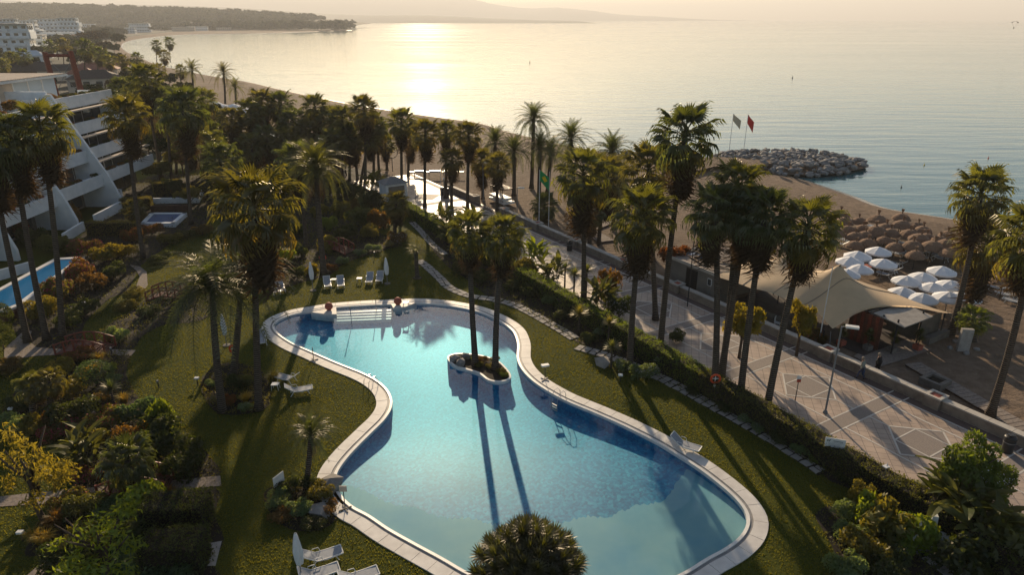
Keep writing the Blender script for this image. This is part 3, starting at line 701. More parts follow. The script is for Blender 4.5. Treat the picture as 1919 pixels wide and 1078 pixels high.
COL = {'green': (1, 1, 1), 'dark': (.5, .62, .55), 'olive': (1.6, 1.3, .9), 'gold': (2.1, 1.6, .6), 'grey': (1.5, 1.9, 3.2), 'lime': (1.7, 2.0, .7), 'brown': (1.3, .8, .75), 'rust': (1.7, .85, .7), 'straw': (4.2, 2.6, 1.4), 'blue': (.8, 1.25, 2.2), 'bright': (1.25, 1.6, .9)}
sid = 0
def shrub(b, label, r=1., h=None, col='green', fl=None, kind='leafy', group=None):
    """a rounded shrub, footprint radius r, height h"""
    global sid; sid += 1; rnd = random.Random(sid * 13)
    h = h or r * 1.3; nm = {'leafy': 'shrub', 'coarse': 'shrub', 'ball': 'clipped_shrub', 'grass': 'ornamental_grass', 'rosette': 'spiky_plant', 'banana': 'strelitzia'}[kind]
    t = thing(nm, b, label, {'grass': 'grass tuft', 'rosette': 'spiky plant', 'banana': 'large-leaved plant'}.get(kind, 'shrub'), rnd.uniform(0, 6.28), group)
    c = COL[col] if isinstance(col, str) else col; v = rnd.uniform(.85, 1.15); c = (c[0] * v, c[1] * v, c[2] * v, 1)
    if kind in ('leafy', 'coarse', 'ball'):
        me = BALL if kind == 'ball' else (SHC if kind == 'coarse' else SH)[sid % (2 if kind == 'coarse' else 4)]
        if fl: me = SH[sid % 2]
        f = link('foliage', me, t); f.scale = (r, r, h); f.color = c
        MB().tube([(0, 0, -.05), (.03 * r, 0, h * .35)], [.05 * r + .02, .03 * r + .01], 6).build('stem', M['bark'], t)
        if fl:
            g = link('flowers', {'white': SHF, 'magenta': MAG, 'red': REDF}[fl][sid % 2], t); g.scale = (r, r, h)
    elif kind == 'grass':
        for k in range(max(1, int(r * 3))):
            a = k * GA; q = r * .45 * math.sqrt(k / max(1, int(r * 3))); f = link('tuft', TUFT[k % 2], t, (q * math.cos(a), q * math.sin(a), 0), a); f.scale = (h * rnd.uniform(.9, 1.2),) * 3; f.color = c
    elif kind == 'rosette':
        mb = MB().tube([(0, 0, -.05), (0, 0, h)], [.09, .07], 7); mb.build('stem', M['trunk'], t)
        f = link('rosette', YUCM, t, (0, 0, h)); f.scale = (r / .7,) * 3; f.color = c
    elif kind == 'banana':
        for k in range(int(18 + 12 * r)):
            a = k * GA; f = link('paddle_leaf', PAD, t, (.42 * r * math.cos(a * 1.7), .42 * r * math.sin(a * 1.7), h * rnd.uniform(.05, .6))); f.rotation_euler = orient(a, R(rnd.uniform(15, 78)), rnd.uniform(-.4, .4)); f.scale = (min(r, 1.0 + .12 * r) * rnd.uniform(.7, 1.05),) * 3; f.color = c
    return t
def tree(b, label, h=5., r=2., col='green', far=False, seed=None, wispy=False, group=None, fl=False, cat='tree', name='broadleaf_tree'):
    global sid; sid += 1; rnd = random.Random(sid * 17); t = thing(name, b, label, cat, rnd.uniform(0, 6.28), group)
    ch = h * (.62 if not wispy else .8)
    tb = MB(); tb.tube([(0, 0, -.2), (.05 * h * rnd.uniform(-1, 1), 0, h * .3), (0, .03 * h, h * .62)], [.04 * h ** .8, .03 * h ** .8, .015 * h], 7)
    if not far:
        for k in range(6):
            a = k * 1.05 + rnd.random(); tb.tube([(0, 0, h * (.3 + .05 * k)), (r * .35 * math.cos(a), r * .35 * math.sin(a), h * (.5 + .04 * k)), (r * .7 * math.cos(a), r * .7 * math.sin(a), h * (.68 + .04 * k))], [.018 * h, .012 * h, .004 * h], 5)
    tb.build('trunk', M['bark'], t, True)
    me = WISPY if wispy else (FARC if far else TREEC)[sid % 3]
    f = link('crown', me, t, (0, 0, h - ch)); f.scale = (r, r, ch / 1.25 if not wispy else ch / 1.75); c = COL[col] if isinstance(col, str) else col; v = rnd.uniform(.85, 1.15); f.color = (c[0] * v, c[1] * v, c[2] * v, 1)
    if fl: g = link('blossom', SHF[0], t, (0, 0, h - ch)); g.scale = (r * 1.02, r * 1.02, ch / 1.2)
    return t
def hedge(a, b_, wd, h, label, col='dark', dens=1., rise=0):
    """clipped hedge from a to b: box of leaves with a ragged skin"""
    d = Vector((b_.x - a.x, b_.y - a.y, 0)); L = d.length; t = thing('hedge', (a + b_) / 2, label, 'hedge', math.atan2(d.y, d.x))
    rs = np.random.RandomState(int(L * 10) + 3); n = int(dens * 260 * (2 * L * h + L * wd + 2 * wd * h)); 
    ar = [L * h, L * h, L * wd, wd * h, wd * h]; ar = np.array(ar) / sum(ar); fc = rs.choice(5, n, p=ar); u = rs.uniform(-.5, .5, n); q = rs.rand(n); und = .06 * np.sin(u * L * 1.9) + .05 * np.sin(u * L * 4.7 + 1)
    x = np.where(fc == 3, -.5 * L, np.where(fc == 4, .5 * L, u * L)); y = np.where(fc == 0, -.5 * wd, np.where(fc == 1, .5 * wd, np.where(fc == 2, (q - .5) * wd, u * wd))) * (1 + und * .5); z = np.where(fc == 2, h + und, q * h)
    p = np.stack([x, y, z], 1) + rs.normal(size=(n, 3)) * .055; nr = rs.normal(size=(n, 3)); nr /= np.linalg.norm(nr, axis=1)[:, None]
    aa = np.cross(nr, rs.normal(size=(n, 3))); aa /= np.linalg.norm(aa, axis=1)[:, None]; bb = np.cross(nr, aa); s = .075 * rs.uniform(.6, 1.3, n)[:, None]
    v = np.stack([p - aa * s * .8, p - bb * s * .4, p + aa * s * .8, p + bb * s * .4], 1).reshape(-1, 3)
    me = bpy.data.meshes.new('foliage'); me.vertices.add(4 * n); me.vertices.foreach_set('co', v.ravel()); me.loops.add(4 * n); me.loops.foreach_set('vertex_index', np.arange(4 * n, dtype=np.int32))
    me.polygons.add(n); me.polygons.foreach_set('loop_start', np.arange(0, 4 * n, 4, dtype=np.int32)); me.polygons.foreach_set('loop_total', np.full(n, 4, dtype=np.int32)); me.materials.append(M['leaf']); me.update()
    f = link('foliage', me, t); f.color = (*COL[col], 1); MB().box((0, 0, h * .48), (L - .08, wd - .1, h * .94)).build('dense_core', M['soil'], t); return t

# ------------------------------------------------------------------ palms
def pp(kind, bx, by, cx, cy, size, label, tint=(1, 1, 1), dead=1., group=None, z=0, **k):
    b = G(bx, by, z); return palm(kind, b, top_at(b, cx, cy), label, size, tint, dead, group, **k)
OL = (1.15, 1.1, .8); DK = (.8, .9, .9); BR = (1.2, 1.0, .75)
# the island and the promenade hedge
pp('fan', 891, 684, 879, 432, 1.05, 'slim fan palm on the pool island beside the grey boulders, leaning left', OL)
pp('fan', 928, 692, 942, 440, 1.1, 'slim fan palm on the right end of the pool island, its crown overlapping its twin', OL)
pp('fan', 1180, 690, 1204, 402, 1.5, 'thick-trunked fan palm behind the hedge, low crown before the tallest palm', OL, 1.1)
pp('fan', 1236, 668, 1284, 254, 1.5, 'tallest fan palm of the garden, its huge crown standing out against the sea', DK, 1.2)
pp('fan', 1229, 600, 1216, 316, 1.5, 'fan palm left of the tallest palm with a crown at half its height', BR, 1.2)
pp('fan', 1093, 575, 1093, 325, 1.65, 'tall straight fan palm in the promenade planting, right of the green flag', OL, 1.3)
pp('fan', 1122, 455, 1138, 328, 1.75, 'fan palm on the beach side behind the tall straight promenade palm', BR, 1.2)
pp('fan', 1104, 462, 1108, 392, 1.25, 'short fan palm on the beach beside the sea wall, crown below the taller ones', DK, .8)
pp('fan', 1020, 412, 1020, 385, 1.2, 'squat trunkless-looking fan palm on the sand behind the flagpoles', DK, .3)
pp('fan', 1338, 745, 1340, 393, 1.2, 'leftmost fan palm of the close promenade cluster, carrying the orange lifebuoy', DK, 1.2)
pp('fan', 1350, 728, 1383, 352, 1.25, 'highest palm of the promenade cluster with an olive crown before the breakwater', OL, .7)
pp('fan', 1345, 738, 1400, 392, 1.15, 'middle fan palm of the promenade cluster, hidden among its neighbours', OL, 1.2)
pp('fan', 1386, 757, 1434, 402, 1.25, 'right-hand palm of the promenade cluster with a dark drooping crown', DK, 1.1)
pp('fan', 1434, 780, 1513, 425, 1.3, 'single fan palm leaning strongly right across the beige tent', OL, .9)
pp('fan', 1782, 625, 1839, 362, 1.5, 'taller fan palm of the pair on the sand by the white parasols', OL, 1.)
pp('fan', 1807, 612, 1850, 455, 1.6, 'shorter shaggy fan palm of the pair behind the stone pillar', BR, 1.3)
pp('fan', 1856, 778, 1938, 440, 1.5, 'palm with rough trunk leaning out of the right edge beyond the boardwalk', OL, .7)
# promenade, back
for a in [('date', 996, 352, 1000, 225, 1.12, 'tallest date palm on the beach, standing left of the flagpoles'), ('date', 1010, 370, 1012, 278, 1.05, 'date palm tight behind the green and yellow flag'),
          ('date', 963, 366, 963, 285, 1.05, 'date palm left of the tallest date palm on the sand'), ('date', 1026, 360, 1032, 288, 1.05, 'small date palm right of the flag on the sand'),
          ('date', 928, 352, 928, 268, 1.05, 'date palm nearest the shore bend, left of the beach group'), ('date', 1078, 392, 1070, 262, 1.05, 'date palm right of the tallest date palm against the sea'),
          ('date', 1150, 400, 1147, 285, 1.1, 'lone date palm crown against the water between two fan palm groups')]: pp(*a, tint=DK)
for a in [(796, 388, 797, 248, 1.4, 'fan palm alone in the bright far end of the promenade'), (876, 395, 878, 252, 1.3, 'fan palm at the sea wall with a shining rim, right of the bins'),
          (846, 392, 847, 298, 1.15, 'short fan palm in the bright paving next to the black bins'), (835, 372, 836, 245, 1.15, 'slim fan palm behind the short promenade palm'),
          (932, 398, 933, 308, 1.2, 'fan palm left of the white beach stand by the wall'), (753, 365, 752, 228, 1.45, 'fan palm rising beside the white promenade kiosk'),
          (725, 318, 722, 268, 1.2, 'low fan palm behind the kiosk near the exercise frame'), (711, 330, 708, 240, 1.3, 'fan palm just left of the kiosk, one of a tight row'),
          (684, 345, 682, 205, 1.6, 'tallest fan palm of the row left of the kiosk'), (670, 337, 662, 268, 1.3, 'leftmost short palm of the row beside the kiosk'),
          (676, 342, 692, 262, 1.2, 'fan palm between the tallest kiosk-row palm and its right neighbour')]: pp('fan', *a[:5], a[5], tint=OL if a[0] % 2 else BR)
# mid left
for a in [(52, 642, -22, 285, 1.5, 'palm at the left edge whose crown is cut off by the frame'), (88, 637, 24, 262, 1.35, 'left palm of the tall pair growing by the lap pool'),
          (117, 635, 76, 238, 1.4, 'right palm of the tall pair in front of the white terraces'), (269, 485, 236, 214, 1.45, 'tall palm in front of the terraced building corner'),
          (303, 335, 272, 150, 1.9, 'tall palm rising behind the top terrace of the white building'), (358, 420, 342, 202, 1.9, 'thick-crowned palm right of the terraced building'),
          (322, 337, 312, 185, 1.5, 'palm between the two tall ones at the end of the white building'), (384, 325, 380, 188, 1.5, 'palm with orange dead skirt behind the thick-crowned one'),
          (418, 455, 413, 298, 1.5, 'bright green palm with wide fans over the golden back lawn'), (485, 768, 476, 385, 1.75, 'large shaggy palm over the left side of the pool lawn'),
          (574, 468, 556, 300, 1.5, 'fan palm left of the great date palm'), (515, 322, 490, 192, 1.7, 'left crown of the dense clump before the glinting lagoon'),
          (532, 322, 525, 196, 1.7, 'right crown of the dense clump before the glinting lagoon'), (600, 325, 590, 200, 1.6, 'palm of the clump nearest the shoreline curve'),
          (612, 328, 618, 222, 1.6, 'lower palm at the right of the shoreline clump'), (455, 330, 452, 245, 1.3, 'short palm near the pale beach tent'),
          (400, 335, 396, 245, 1.2, 'slender palm just left of the pale beach tent')]: pp('fan', *a[:5], a[5], tint=(OL, DK, BR)[a[0] % 3], dead=1.2)
pp('date', 607, 513, 592, 318, 1.2, 'great date palm with a wide arching crown left of the kiosk', tint=OL, nf=64)
pp('queen', 417, 772, 398, 548, 1.15, 'feathery palm with long hanging fronds and pale trunk on the pool lawn', tint=(.6, .7, .7), nf=40)
pp('queen', 436, 705, 450, 515, 1.05, 'second feathery palm close behind the pale-trunked one', tint=(.6, .7, .7), nf=38)
pp('date', 575, 905, 583, 815, .47, 'small spiky palm beside the pool edge above the rock bed', tint=(.75, .85, .8), nf=46, rt=(.16, .14))
pp('fan', 240, 925, 240, 862, .95, 'low dark fan palm over the red bridge in the lower left garden', tint=DK, dead=.5)
pp('fan', 62, 790, 62, 722, .65, 'small fan palm in the left garden bed near the lawn strip', tint=OL, dead=.3)
pp('fan', 95, 790, 92, 715, .6, 'small fan palm beside the other small one in the left garden bed', tint=BR, dead=.3)
pp('fan', 740, 452, 742, 382, 1.1, 'feathery brownish palm between lawn and promenade hedge', tint=BR, dead=.7)
pp('fan', 250, 415, 252, 392, 1.0, 'low round palm beside the terrace hedge of the white building', tint=BR, dead=.4)
for i, (bx, by, cx, cy, sz, l) in enumerate([(472, 332, 470, 208, 1.6, 'palm left of the lagoon clump with a full skirt'), (548, 335, 549, 228, 1.6, 'palm standing before the lagoon, crown against the beach'), (572, 338, 574, 245, 1.4, 'lower palm between lagoon and date palm'), (640, 335, 641, 222, 1.6, 'palm left of the kiosk row, crown touching the beach line'),
    (655, 338, 655, 252, 1.4, 'short palm in front of the kiosk row at its left end'), (437, 335, 434, 222, 1.4, 'palm just below the small pale tent'), (624, 350, 622, 266, 1.5, 'palm right of the great date palm crown'), (500, 348, 501, 258, 1.5, 'low palm at the near shore of the lagoon, left'), (530, 352, 531, 266, 1.5, 'low palm at the near shore of the lagoon, right'),
    (470, 355, 472, 272, 1.4, 'low palm above the shaggy lawn palm'), (352, 350, 353, 262, 1.4, 'low palm under the thick-crowned palm'), (300, 300, 299, 218, 1.4, 'palm behind the terraced building end, low one'), (330, 325, 327, 238, 1.4, 'palm in the grove left of the thick-crowned palm'), (700, 335, 698, 232, 1.5, 'palm hidden in the middle of the kiosk row'),
    (765, 330, 768, 262, 1.2, 'low palm behind the kiosk toward the sand'), (255, 320, 254, 178, 1.6, 'palm left of the tall one behind the building'), (235, 300, 232, 165, 1.6, 'palm directly behind the top terrace'), (905, 372, 903, 300, 1.3, 'low palm at the wall left of the date palms'), (385, 372, 387, 268, 1.4, 'palm behind the bright green one'), (1150, 430, 1152, 335, 1.4, 'palm on the sand between the two tall garden palms')]):
    pp('fan', bx, by, cx, cy, sz, l, tint=(OL, DK, BR)[i % 3], dead=1.3)
# mid distance, left of the beach
FCROWN = None
rnd = random.Random(77)
def farpalm(bx, by, cx, cy, size, label, kind='fan', **k): return pp(kind, bx, by, cx, cy, size, label, tint=random.Random(cx).choice([OL, DK, BR]), nf=26 if kind == 'fan' else 32, dead=.5, **k)
for a in [(294, 121, 293, 84, 2.2, 'left of the two lone palms against the bay'), (319, 116, 317, 78, 2.2, 'right of the two lone palms against the bay'), (310, 140, 307, 103, 2.0, 'palm crown just below the two lone palms'),
          (298, 160, 297, 128, 1.8, 'palm under the left lone palm'), (205, 165, 203, 112, 1.8, 'palm behind the red frame, left one'), (232, 165, 230, 112, 1.7, 'palm behind the red frame, right one'),
          (258, 165, 257, 108, 1.6, 'palm above the terracotta roofs'), (25, 150, 22, 108, 2., 'palm at the left edge before the distant white flats'), (45, 150, 44, 104, 2.2, 'palm between the distant flats and the glass roof'),
          (92, 125, 92, 85, 2.4, 'palm crown left above the red frame'), (120, 128, 118, 82, 2.4, 'palm crown above the red frame'), (160, 165, 159, 88, 2.4, 'tall palm right above the red frame'),
          (185, 160, 184, 100, 2.2, 'palm between red frame and bay'), (340, 175, 338, 130, 1.5, 'palm left of the beach date palms'), (5, 160, 3, 120, 2., 'palm cut by the left edge before the distant flats')]:
    farpalm(*a[:5], a[5], dead=.4) if False else farpalm(*a)
for a in [(362, 205, 360, 132, 1.3, 'date palm left of the pair above the beach bend'), (422, 205, 419, 138, 1.4, 'date palm in the middle above the beach bend'), (443, 215, 441, 165, 1.1, 'date palm right of the pair above the beach bend')]: farpalm(*a, kind='date')

# ------------------------------------------------------------------ ground cover in the beds
def inpoly(px_, py_, poly):
    ins = np.zeros(len(px_), bool); n = len(poly)
    for i in range(n):
        a, b_ = poly[i], poly[(i + 1) % n]
        if abs(a.y - b_.y) < 1e-9: continue
        c = ((a.y > py_) != (b_.y > py_)) & (px_ < (b_.x - a.x) * (py_ - a.y) / (b_.y - a.y) + a.x); ins ^= c
    return ins
def cover(poly, dens, hmax, tint, seed, ls=.10):
    rs = np.random.RandomState(seed); x0, x1 = min(p.x for p in poly), max(p.x for p in poly); y0, y1 = min(p.y for p in poly), max(p.y for p in poly)
    n = int((x1 - x0) * (y1 - y0) * dens); x = rs.uniform(x0, x1, n); y = rs.uniform(y0, y1, n); ok = inpoly(x, y, poly)
    # keep paving clear of leaves
    rel = np.stack([x - V0.x, y - V0.y], 1); ac = rel[:, 0] * VW.x + rel[:, 1] * VW.y; ok &= ac > 11
    x, y = x[ok], y[ok]; f = .5 + .5 * np.sin(x * 1.7 + 2 * np.sin(y * .9)) * np.sin(y * 1.3 + 1.5 * np.sin(x * .7 + 2)); ok = rs.rand(len(x)) < .25 + .75 * f; x, y, f = x[ok], y[ok], f[ok]; n = len(x)
    z = hmax * f * rs.rand(n) ** .6 + .03; p = np.stack([x, y, z], 1); nr = rs.normal(size=(n, 3)); nr[:, 2] += .6; nr /= np.linalg.norm(nr, axis=1)[:, None]
    aa = np.cross(nr, rs.normal(size=(n, 3))); aa /= np.linalg.norm(aa, axis=1)[:, None]; bb = np.cross(nr, aa); s = ls * rs.uniform(.5, 1.4, n)[:, None]
    v = np.stack([p - aa * s * .8, p - bb * s * .35, p + aa * s * .8, p + bb * s * .35], 1).reshape(-1, 3)
    me = bpy.data.meshes.new('ground_cover'); me.vertices.add(4 * n); me.vertices.foreach_set('co', v.ravel()); me.loops.add(4 * n); me.loops.foreach_set('vertex_index', np.arange(4 * n, dtype=np.int32))
    me.polygons.add(n); me.polygons.foreach_set('loop_start', np.arange(0, 4 * n, 4, dtype=np.int32)); me.polygons.foreach_set('loop_total', np.full(n, 4, dtype=np.int32)); me.materials.append(M['leaf']); me.update()
    o = link('ground_cover', me); o.color = (*tint, 1); tag(o, kind='stuff')
for i, (q, d, h, t_) in enumerate(zip(BEDS, (55, 90, 90, 30, 60, 120, 120, 90), (.30, .35, .4, .6, .5, .35, .3, .3), ((.9, .9, .8), (1., .9, .7), (.8, .8, .7), (.8, .8, .7), (1.1, 1, .7), (1.3, 1.1, .9), (1, .8, .7), (.9, .9, .8)))): cover(q, d, h, t_, i)

# ------------------------------------------------------------------ hedges
def hp(a, b_, wd, h, label, **k): return hedge(G(*a), G(*b_), wd, h, label, **k)
segs = [(4, 20, 'far clipped hedge where the promenade paving is brightest'), (20, 34, 'clipped promenade hedge left of the flagpoles, partly under strelitzias'), (34, 50, 'middle stretch of the promenade hedge behind the fan palms'), (50, 62, 'promenade hedge with sunlit top between the close palms'), (62, 76, 'promenade hedge running behind the white notice board'), (76, 88, 'end of the promenade hedge beside the large-leaved shrubs')]
for i, (a, b_, l) in enumerate(segs): hedge(P(a, 10.6 + .012 * (a)), P(b_, 10.6 + .012 * b_), 1.15, 1.55, l, col='bright' if i < 4 else 'green', dens=.9)
hp((168, 440), (262, 440), 1.0, 1.6, 'long clipped hedge with yellow top below the white terraces', col='olive')
hp((230, 392), (285, 390), 1.2, 1.5, 'short clipped hedge against the terrace garden wall', col='olive')
hp((290, 368), (343, 362), 1.5, 2.0, 'thick clipped hedge at the far end of the white building', col='olive')
hp((280, 990), (395, 985), 1.6, 1.7, 'dark clipped hedge block in the lower left garden, upper one', col='dark')
hp((280, 1065), (388, 1060), 1.6, 1.7, 'dark clipped hedge block in the lower left garden, lower one', col='dark')

# ------------------------------------------------------------------ shrubs
def s(x, y, r, h, col, label, **k): return shrub(G(x, y), label, r, h, col, **k)
for a in [  # island
    (885, 676, .4, .4, 'lime', 'bright grassy tuft at the foot of the left island palm', {'kind': 'grass'}), (945, 706, .4, .3, 'lime', 'bright low plant near the right kerb of the pool island', {}), (898, 688, .4, .35, 'olive', 'low green plant at the front kerb of the pool island', {}), (928, 680, .45, .5, 'green', 'leafy plant behind the right island palm', {}), (873, 672, .35, .35, 'olive', 'small shrub right of the boulders on the pool island', {}), (905, 680, .5, .5, 'rust', 'reddish low plant between the two island palms', {}),
    (938, 700, .45, .35, 'olive', 'low plant at the right tip of the pool island', {}), (918, 690, .4, .35, 'olive', 'dark plant in the middle of the pool island', {}),
    # bed between path and hedge, right
    (1085, 620, 1.0, 1.5, 'olive', 'round fan-leaved shrub left of the stalked yucca by the pool path', {'kind': 'rosette'}), (1140, 640, .8, 1.6, 'olive', 'yucca on a slim stem above the pool path', {'kind': 'rosette'}),
    (1145, 690, .8, 1.7, 'green', 'dark yucca on a stem by the round boulder', {'kind': 'rosette'}), (1105, 640, .9, .8, 'dark', 'dark low shrub under the two yuccas', {}),
    (1122, 628, .7, .7, 'grey', 'grey white-flowering shrub behind the yuccas', {'fl': 'white'}), (1168, 694, .8, .9, 'grey', 'grey flowering shrub just right of the round boulder', {'fl': 'white'}),
    (1207, 708, 1.1, 1.1, 'grey', 'largest grey flowering shrub at the foot of the thick palm', {'fl': 'white'}), (1250, 690, 1.0, 1.1, 'grey', 'grey flowering shrub at the foot of the tallest palm', {'fl': 'white'}),
    (1285, 712, .8, .7, 'dark', 'dark mound left of the lifebuoy shrub', {}), (1315, 722, .8, 1.2, 'gold', 'golden spiky shrub left of the lifebuoy', {'kind': 'coarse'}),
    (1300, 740, .6, .5, 'dark', 'low mound on the bed edge under the golden shrub', {}), (1360, 770, .7, .6, 'dark', 'low dark mound between lifebuoy and next palm', {}),
    (1398, 790, .7, .7, 'grey', 'grey flowering shrub between the two leaning palms', {'fl': 'white'}), (1420, 808, .6, .6, 'grey', 'grey flowering shrub at the foot of the leaning palm', {'fl': 'white'}),
    (1462, 830, .8, .7, 'dark', 'dark mound right of the leaning palm', {}), (1500, 850, .8, .8, 'grey', 'grey shrub left of the white notice board', {}), (1535, 868, .6, .5, 'lime', 'yellowish mound under the white notice board', {}),
    (1590, 900, .8, .6, 'dark', 'dark shrub left of the shower slab', {}), (1265, 640, .9, 1.0, 'dark', 'dark shrub at the hedge foot between the trunks', {}),
    (1030, 570, 1.1, 1.0, 'grey', 'grey mound behind the path where it leaves the pool top', {}), (1055, 595, 1.1, .9, 'dark', 'dark mound at the outer side of the path bend', {}), (990, 555, 1.2, 1.1, 'dark', 'dark round shrub above the pool top right', {}),
    (960, 545, 1.0, .9, 'dark', 'dark shrub left of the grey mound above the pool', {}), (905, 530, 1.2, 1.3, 'dark', 'dark shrub behind the path under the island palm crowns', {}), (870, 515, 1.2, 1.4, 'dark', 'dark shrub mass where the path swings up', {}),
    # strelitzias / big leaves by the promenade
    (850, 455, 2.0, 2.6, 'green', 'broad strelitzia clump beside the far lawn tip', {'kind': 'banana'}), (835, 425, 1.5, 2., 'green', 'strelitzia against the bright paving, left', {'kind': 'banana'}), (885, 425, 1.5, 2., 'green', 'strelitzia against the bright paving, right', {'kind': 'banana'}),
    (870, 490, 1.6, 2.4, 'dark', 'dark strelitzia clump right of the path bend', {'kind': 'banana'}), (930, 470, 1.7, 2.2, 'lime', 'sunlit broad-leaved shrub left of the flagpoles', {'kind': 'coarse'}), (960, 465, 1.3, 2.0, 'green', 'fan-leaved shrub below the date palms by the hedge', {'kind': 'banana'}),
    (1005, 500, 1.7, 2.4, 'lime', 'bright strelitzia clump under the flagpoles', {'kind': 'banana'}), (1035, 530, 1.5, 2.0, 'green', 'strelitzia clump left of the tall straight palm', {'kind': 'banana'}), (985, 525, 1.8, 2.0, 'olive', 'broad shrub behind the right end of the pool', {'kind': 'coarse'}),
    (1075, 560, .9, 2.4, 'green', 'yucca with two heads at the promenade edge, left head', {'kind': 'rosette'}), (1098, 560, .8, 2.8, 'green', 'yucca with two heads at the promenade edge, right head', {'kind': 'rosette'}), (1058, 545, .7, 2.3, 'dark', 'slender yucca left of the two-headed one', {'kind': 'rosette'}),
    (1125, 585, 1.5, 2.8, 'green', 'tall broad-leaved shrub between palms at the hedge', {'kind': 'banana'}), (1160, 595, 1.3, 2.2, 'dark', 'dark leafy shrub with pale tips where the hedge begins', {'fl': 'white'}), (1100, 600, 1.2, 1.4, 'dark', 'dark shrub below the two-headed yucca', {}),
    (1140, 560, 1.2, 2.8, 'rust', 'rusty round bush at the sea wall end', {'kind': 'coarse'}),
    # lower right corner
    (1580, 965, .9, .9, 'grey', 'grey shrub at the left tip of the lower right bed', {}), (1605, 955, .9, 1.6, 'olive', 'feathery olive shrub left of the shower slab', {}), (1625, 985, 1.0, 1.7, 'lime', 'yellow-green shrub in the lower right bed', {'kind': 'coarse'}),
    (1660, 1010, 1.5, 1.8, 'olive', 'broad olive shrub in the lower right bed', {'kind': 'coarse'}), (1700, 1025, 1.3, 1.7, 'lime', 'dense light green shrub left of the white shower block', {'kind': 'coarse'}), (1620, 1045, 1.3, 1.4, 'olive', 'wispy green shrub at the bottom of the lower right bed', {}),
    (1580, 1085, 1.1, 1.3, 'grey', 'silvery shrub cut by the bottom edge, right bed', {}), (1660, 1080, 1.3, 1.3, 'dark', 'dark shrub at the bottom edge beside the paved path', {}), (1590, 1010, .9, 1.0, 'grey', 'silver-leaved shrub on the lawn edge of the right bed', {}),
    (1825, 1020, 1.7, 2.4, 'green', 'large paddle-leaved clump in the lower right corner', {'kind': 'banana'}), (1790, 985, 1.7, 2.9, 'green', 'paddle-leaved clump behind the shower block', {'kind': 'banana'}), (1880, 1050, 1.9, 2.3, 'green', 'broad green bush in the lower right corner', {'kind': 'coarse'}),
    (1800, 1075, 1.6, 1.6, 'dark', 'dark bush along the crazy-paved path', {'kind': 'coarse'}), (1760, 960, 1.3, 1.2, 'dark', 'dark low plants between hedge end and shower block', {'kind': 'banana'}), (1830, 985, 1.3, 2.0, 'bright', 'bright bush top in front of the promenade corner', {'kind': 'coarse'})]:
    s(*a[:6], **a[6])
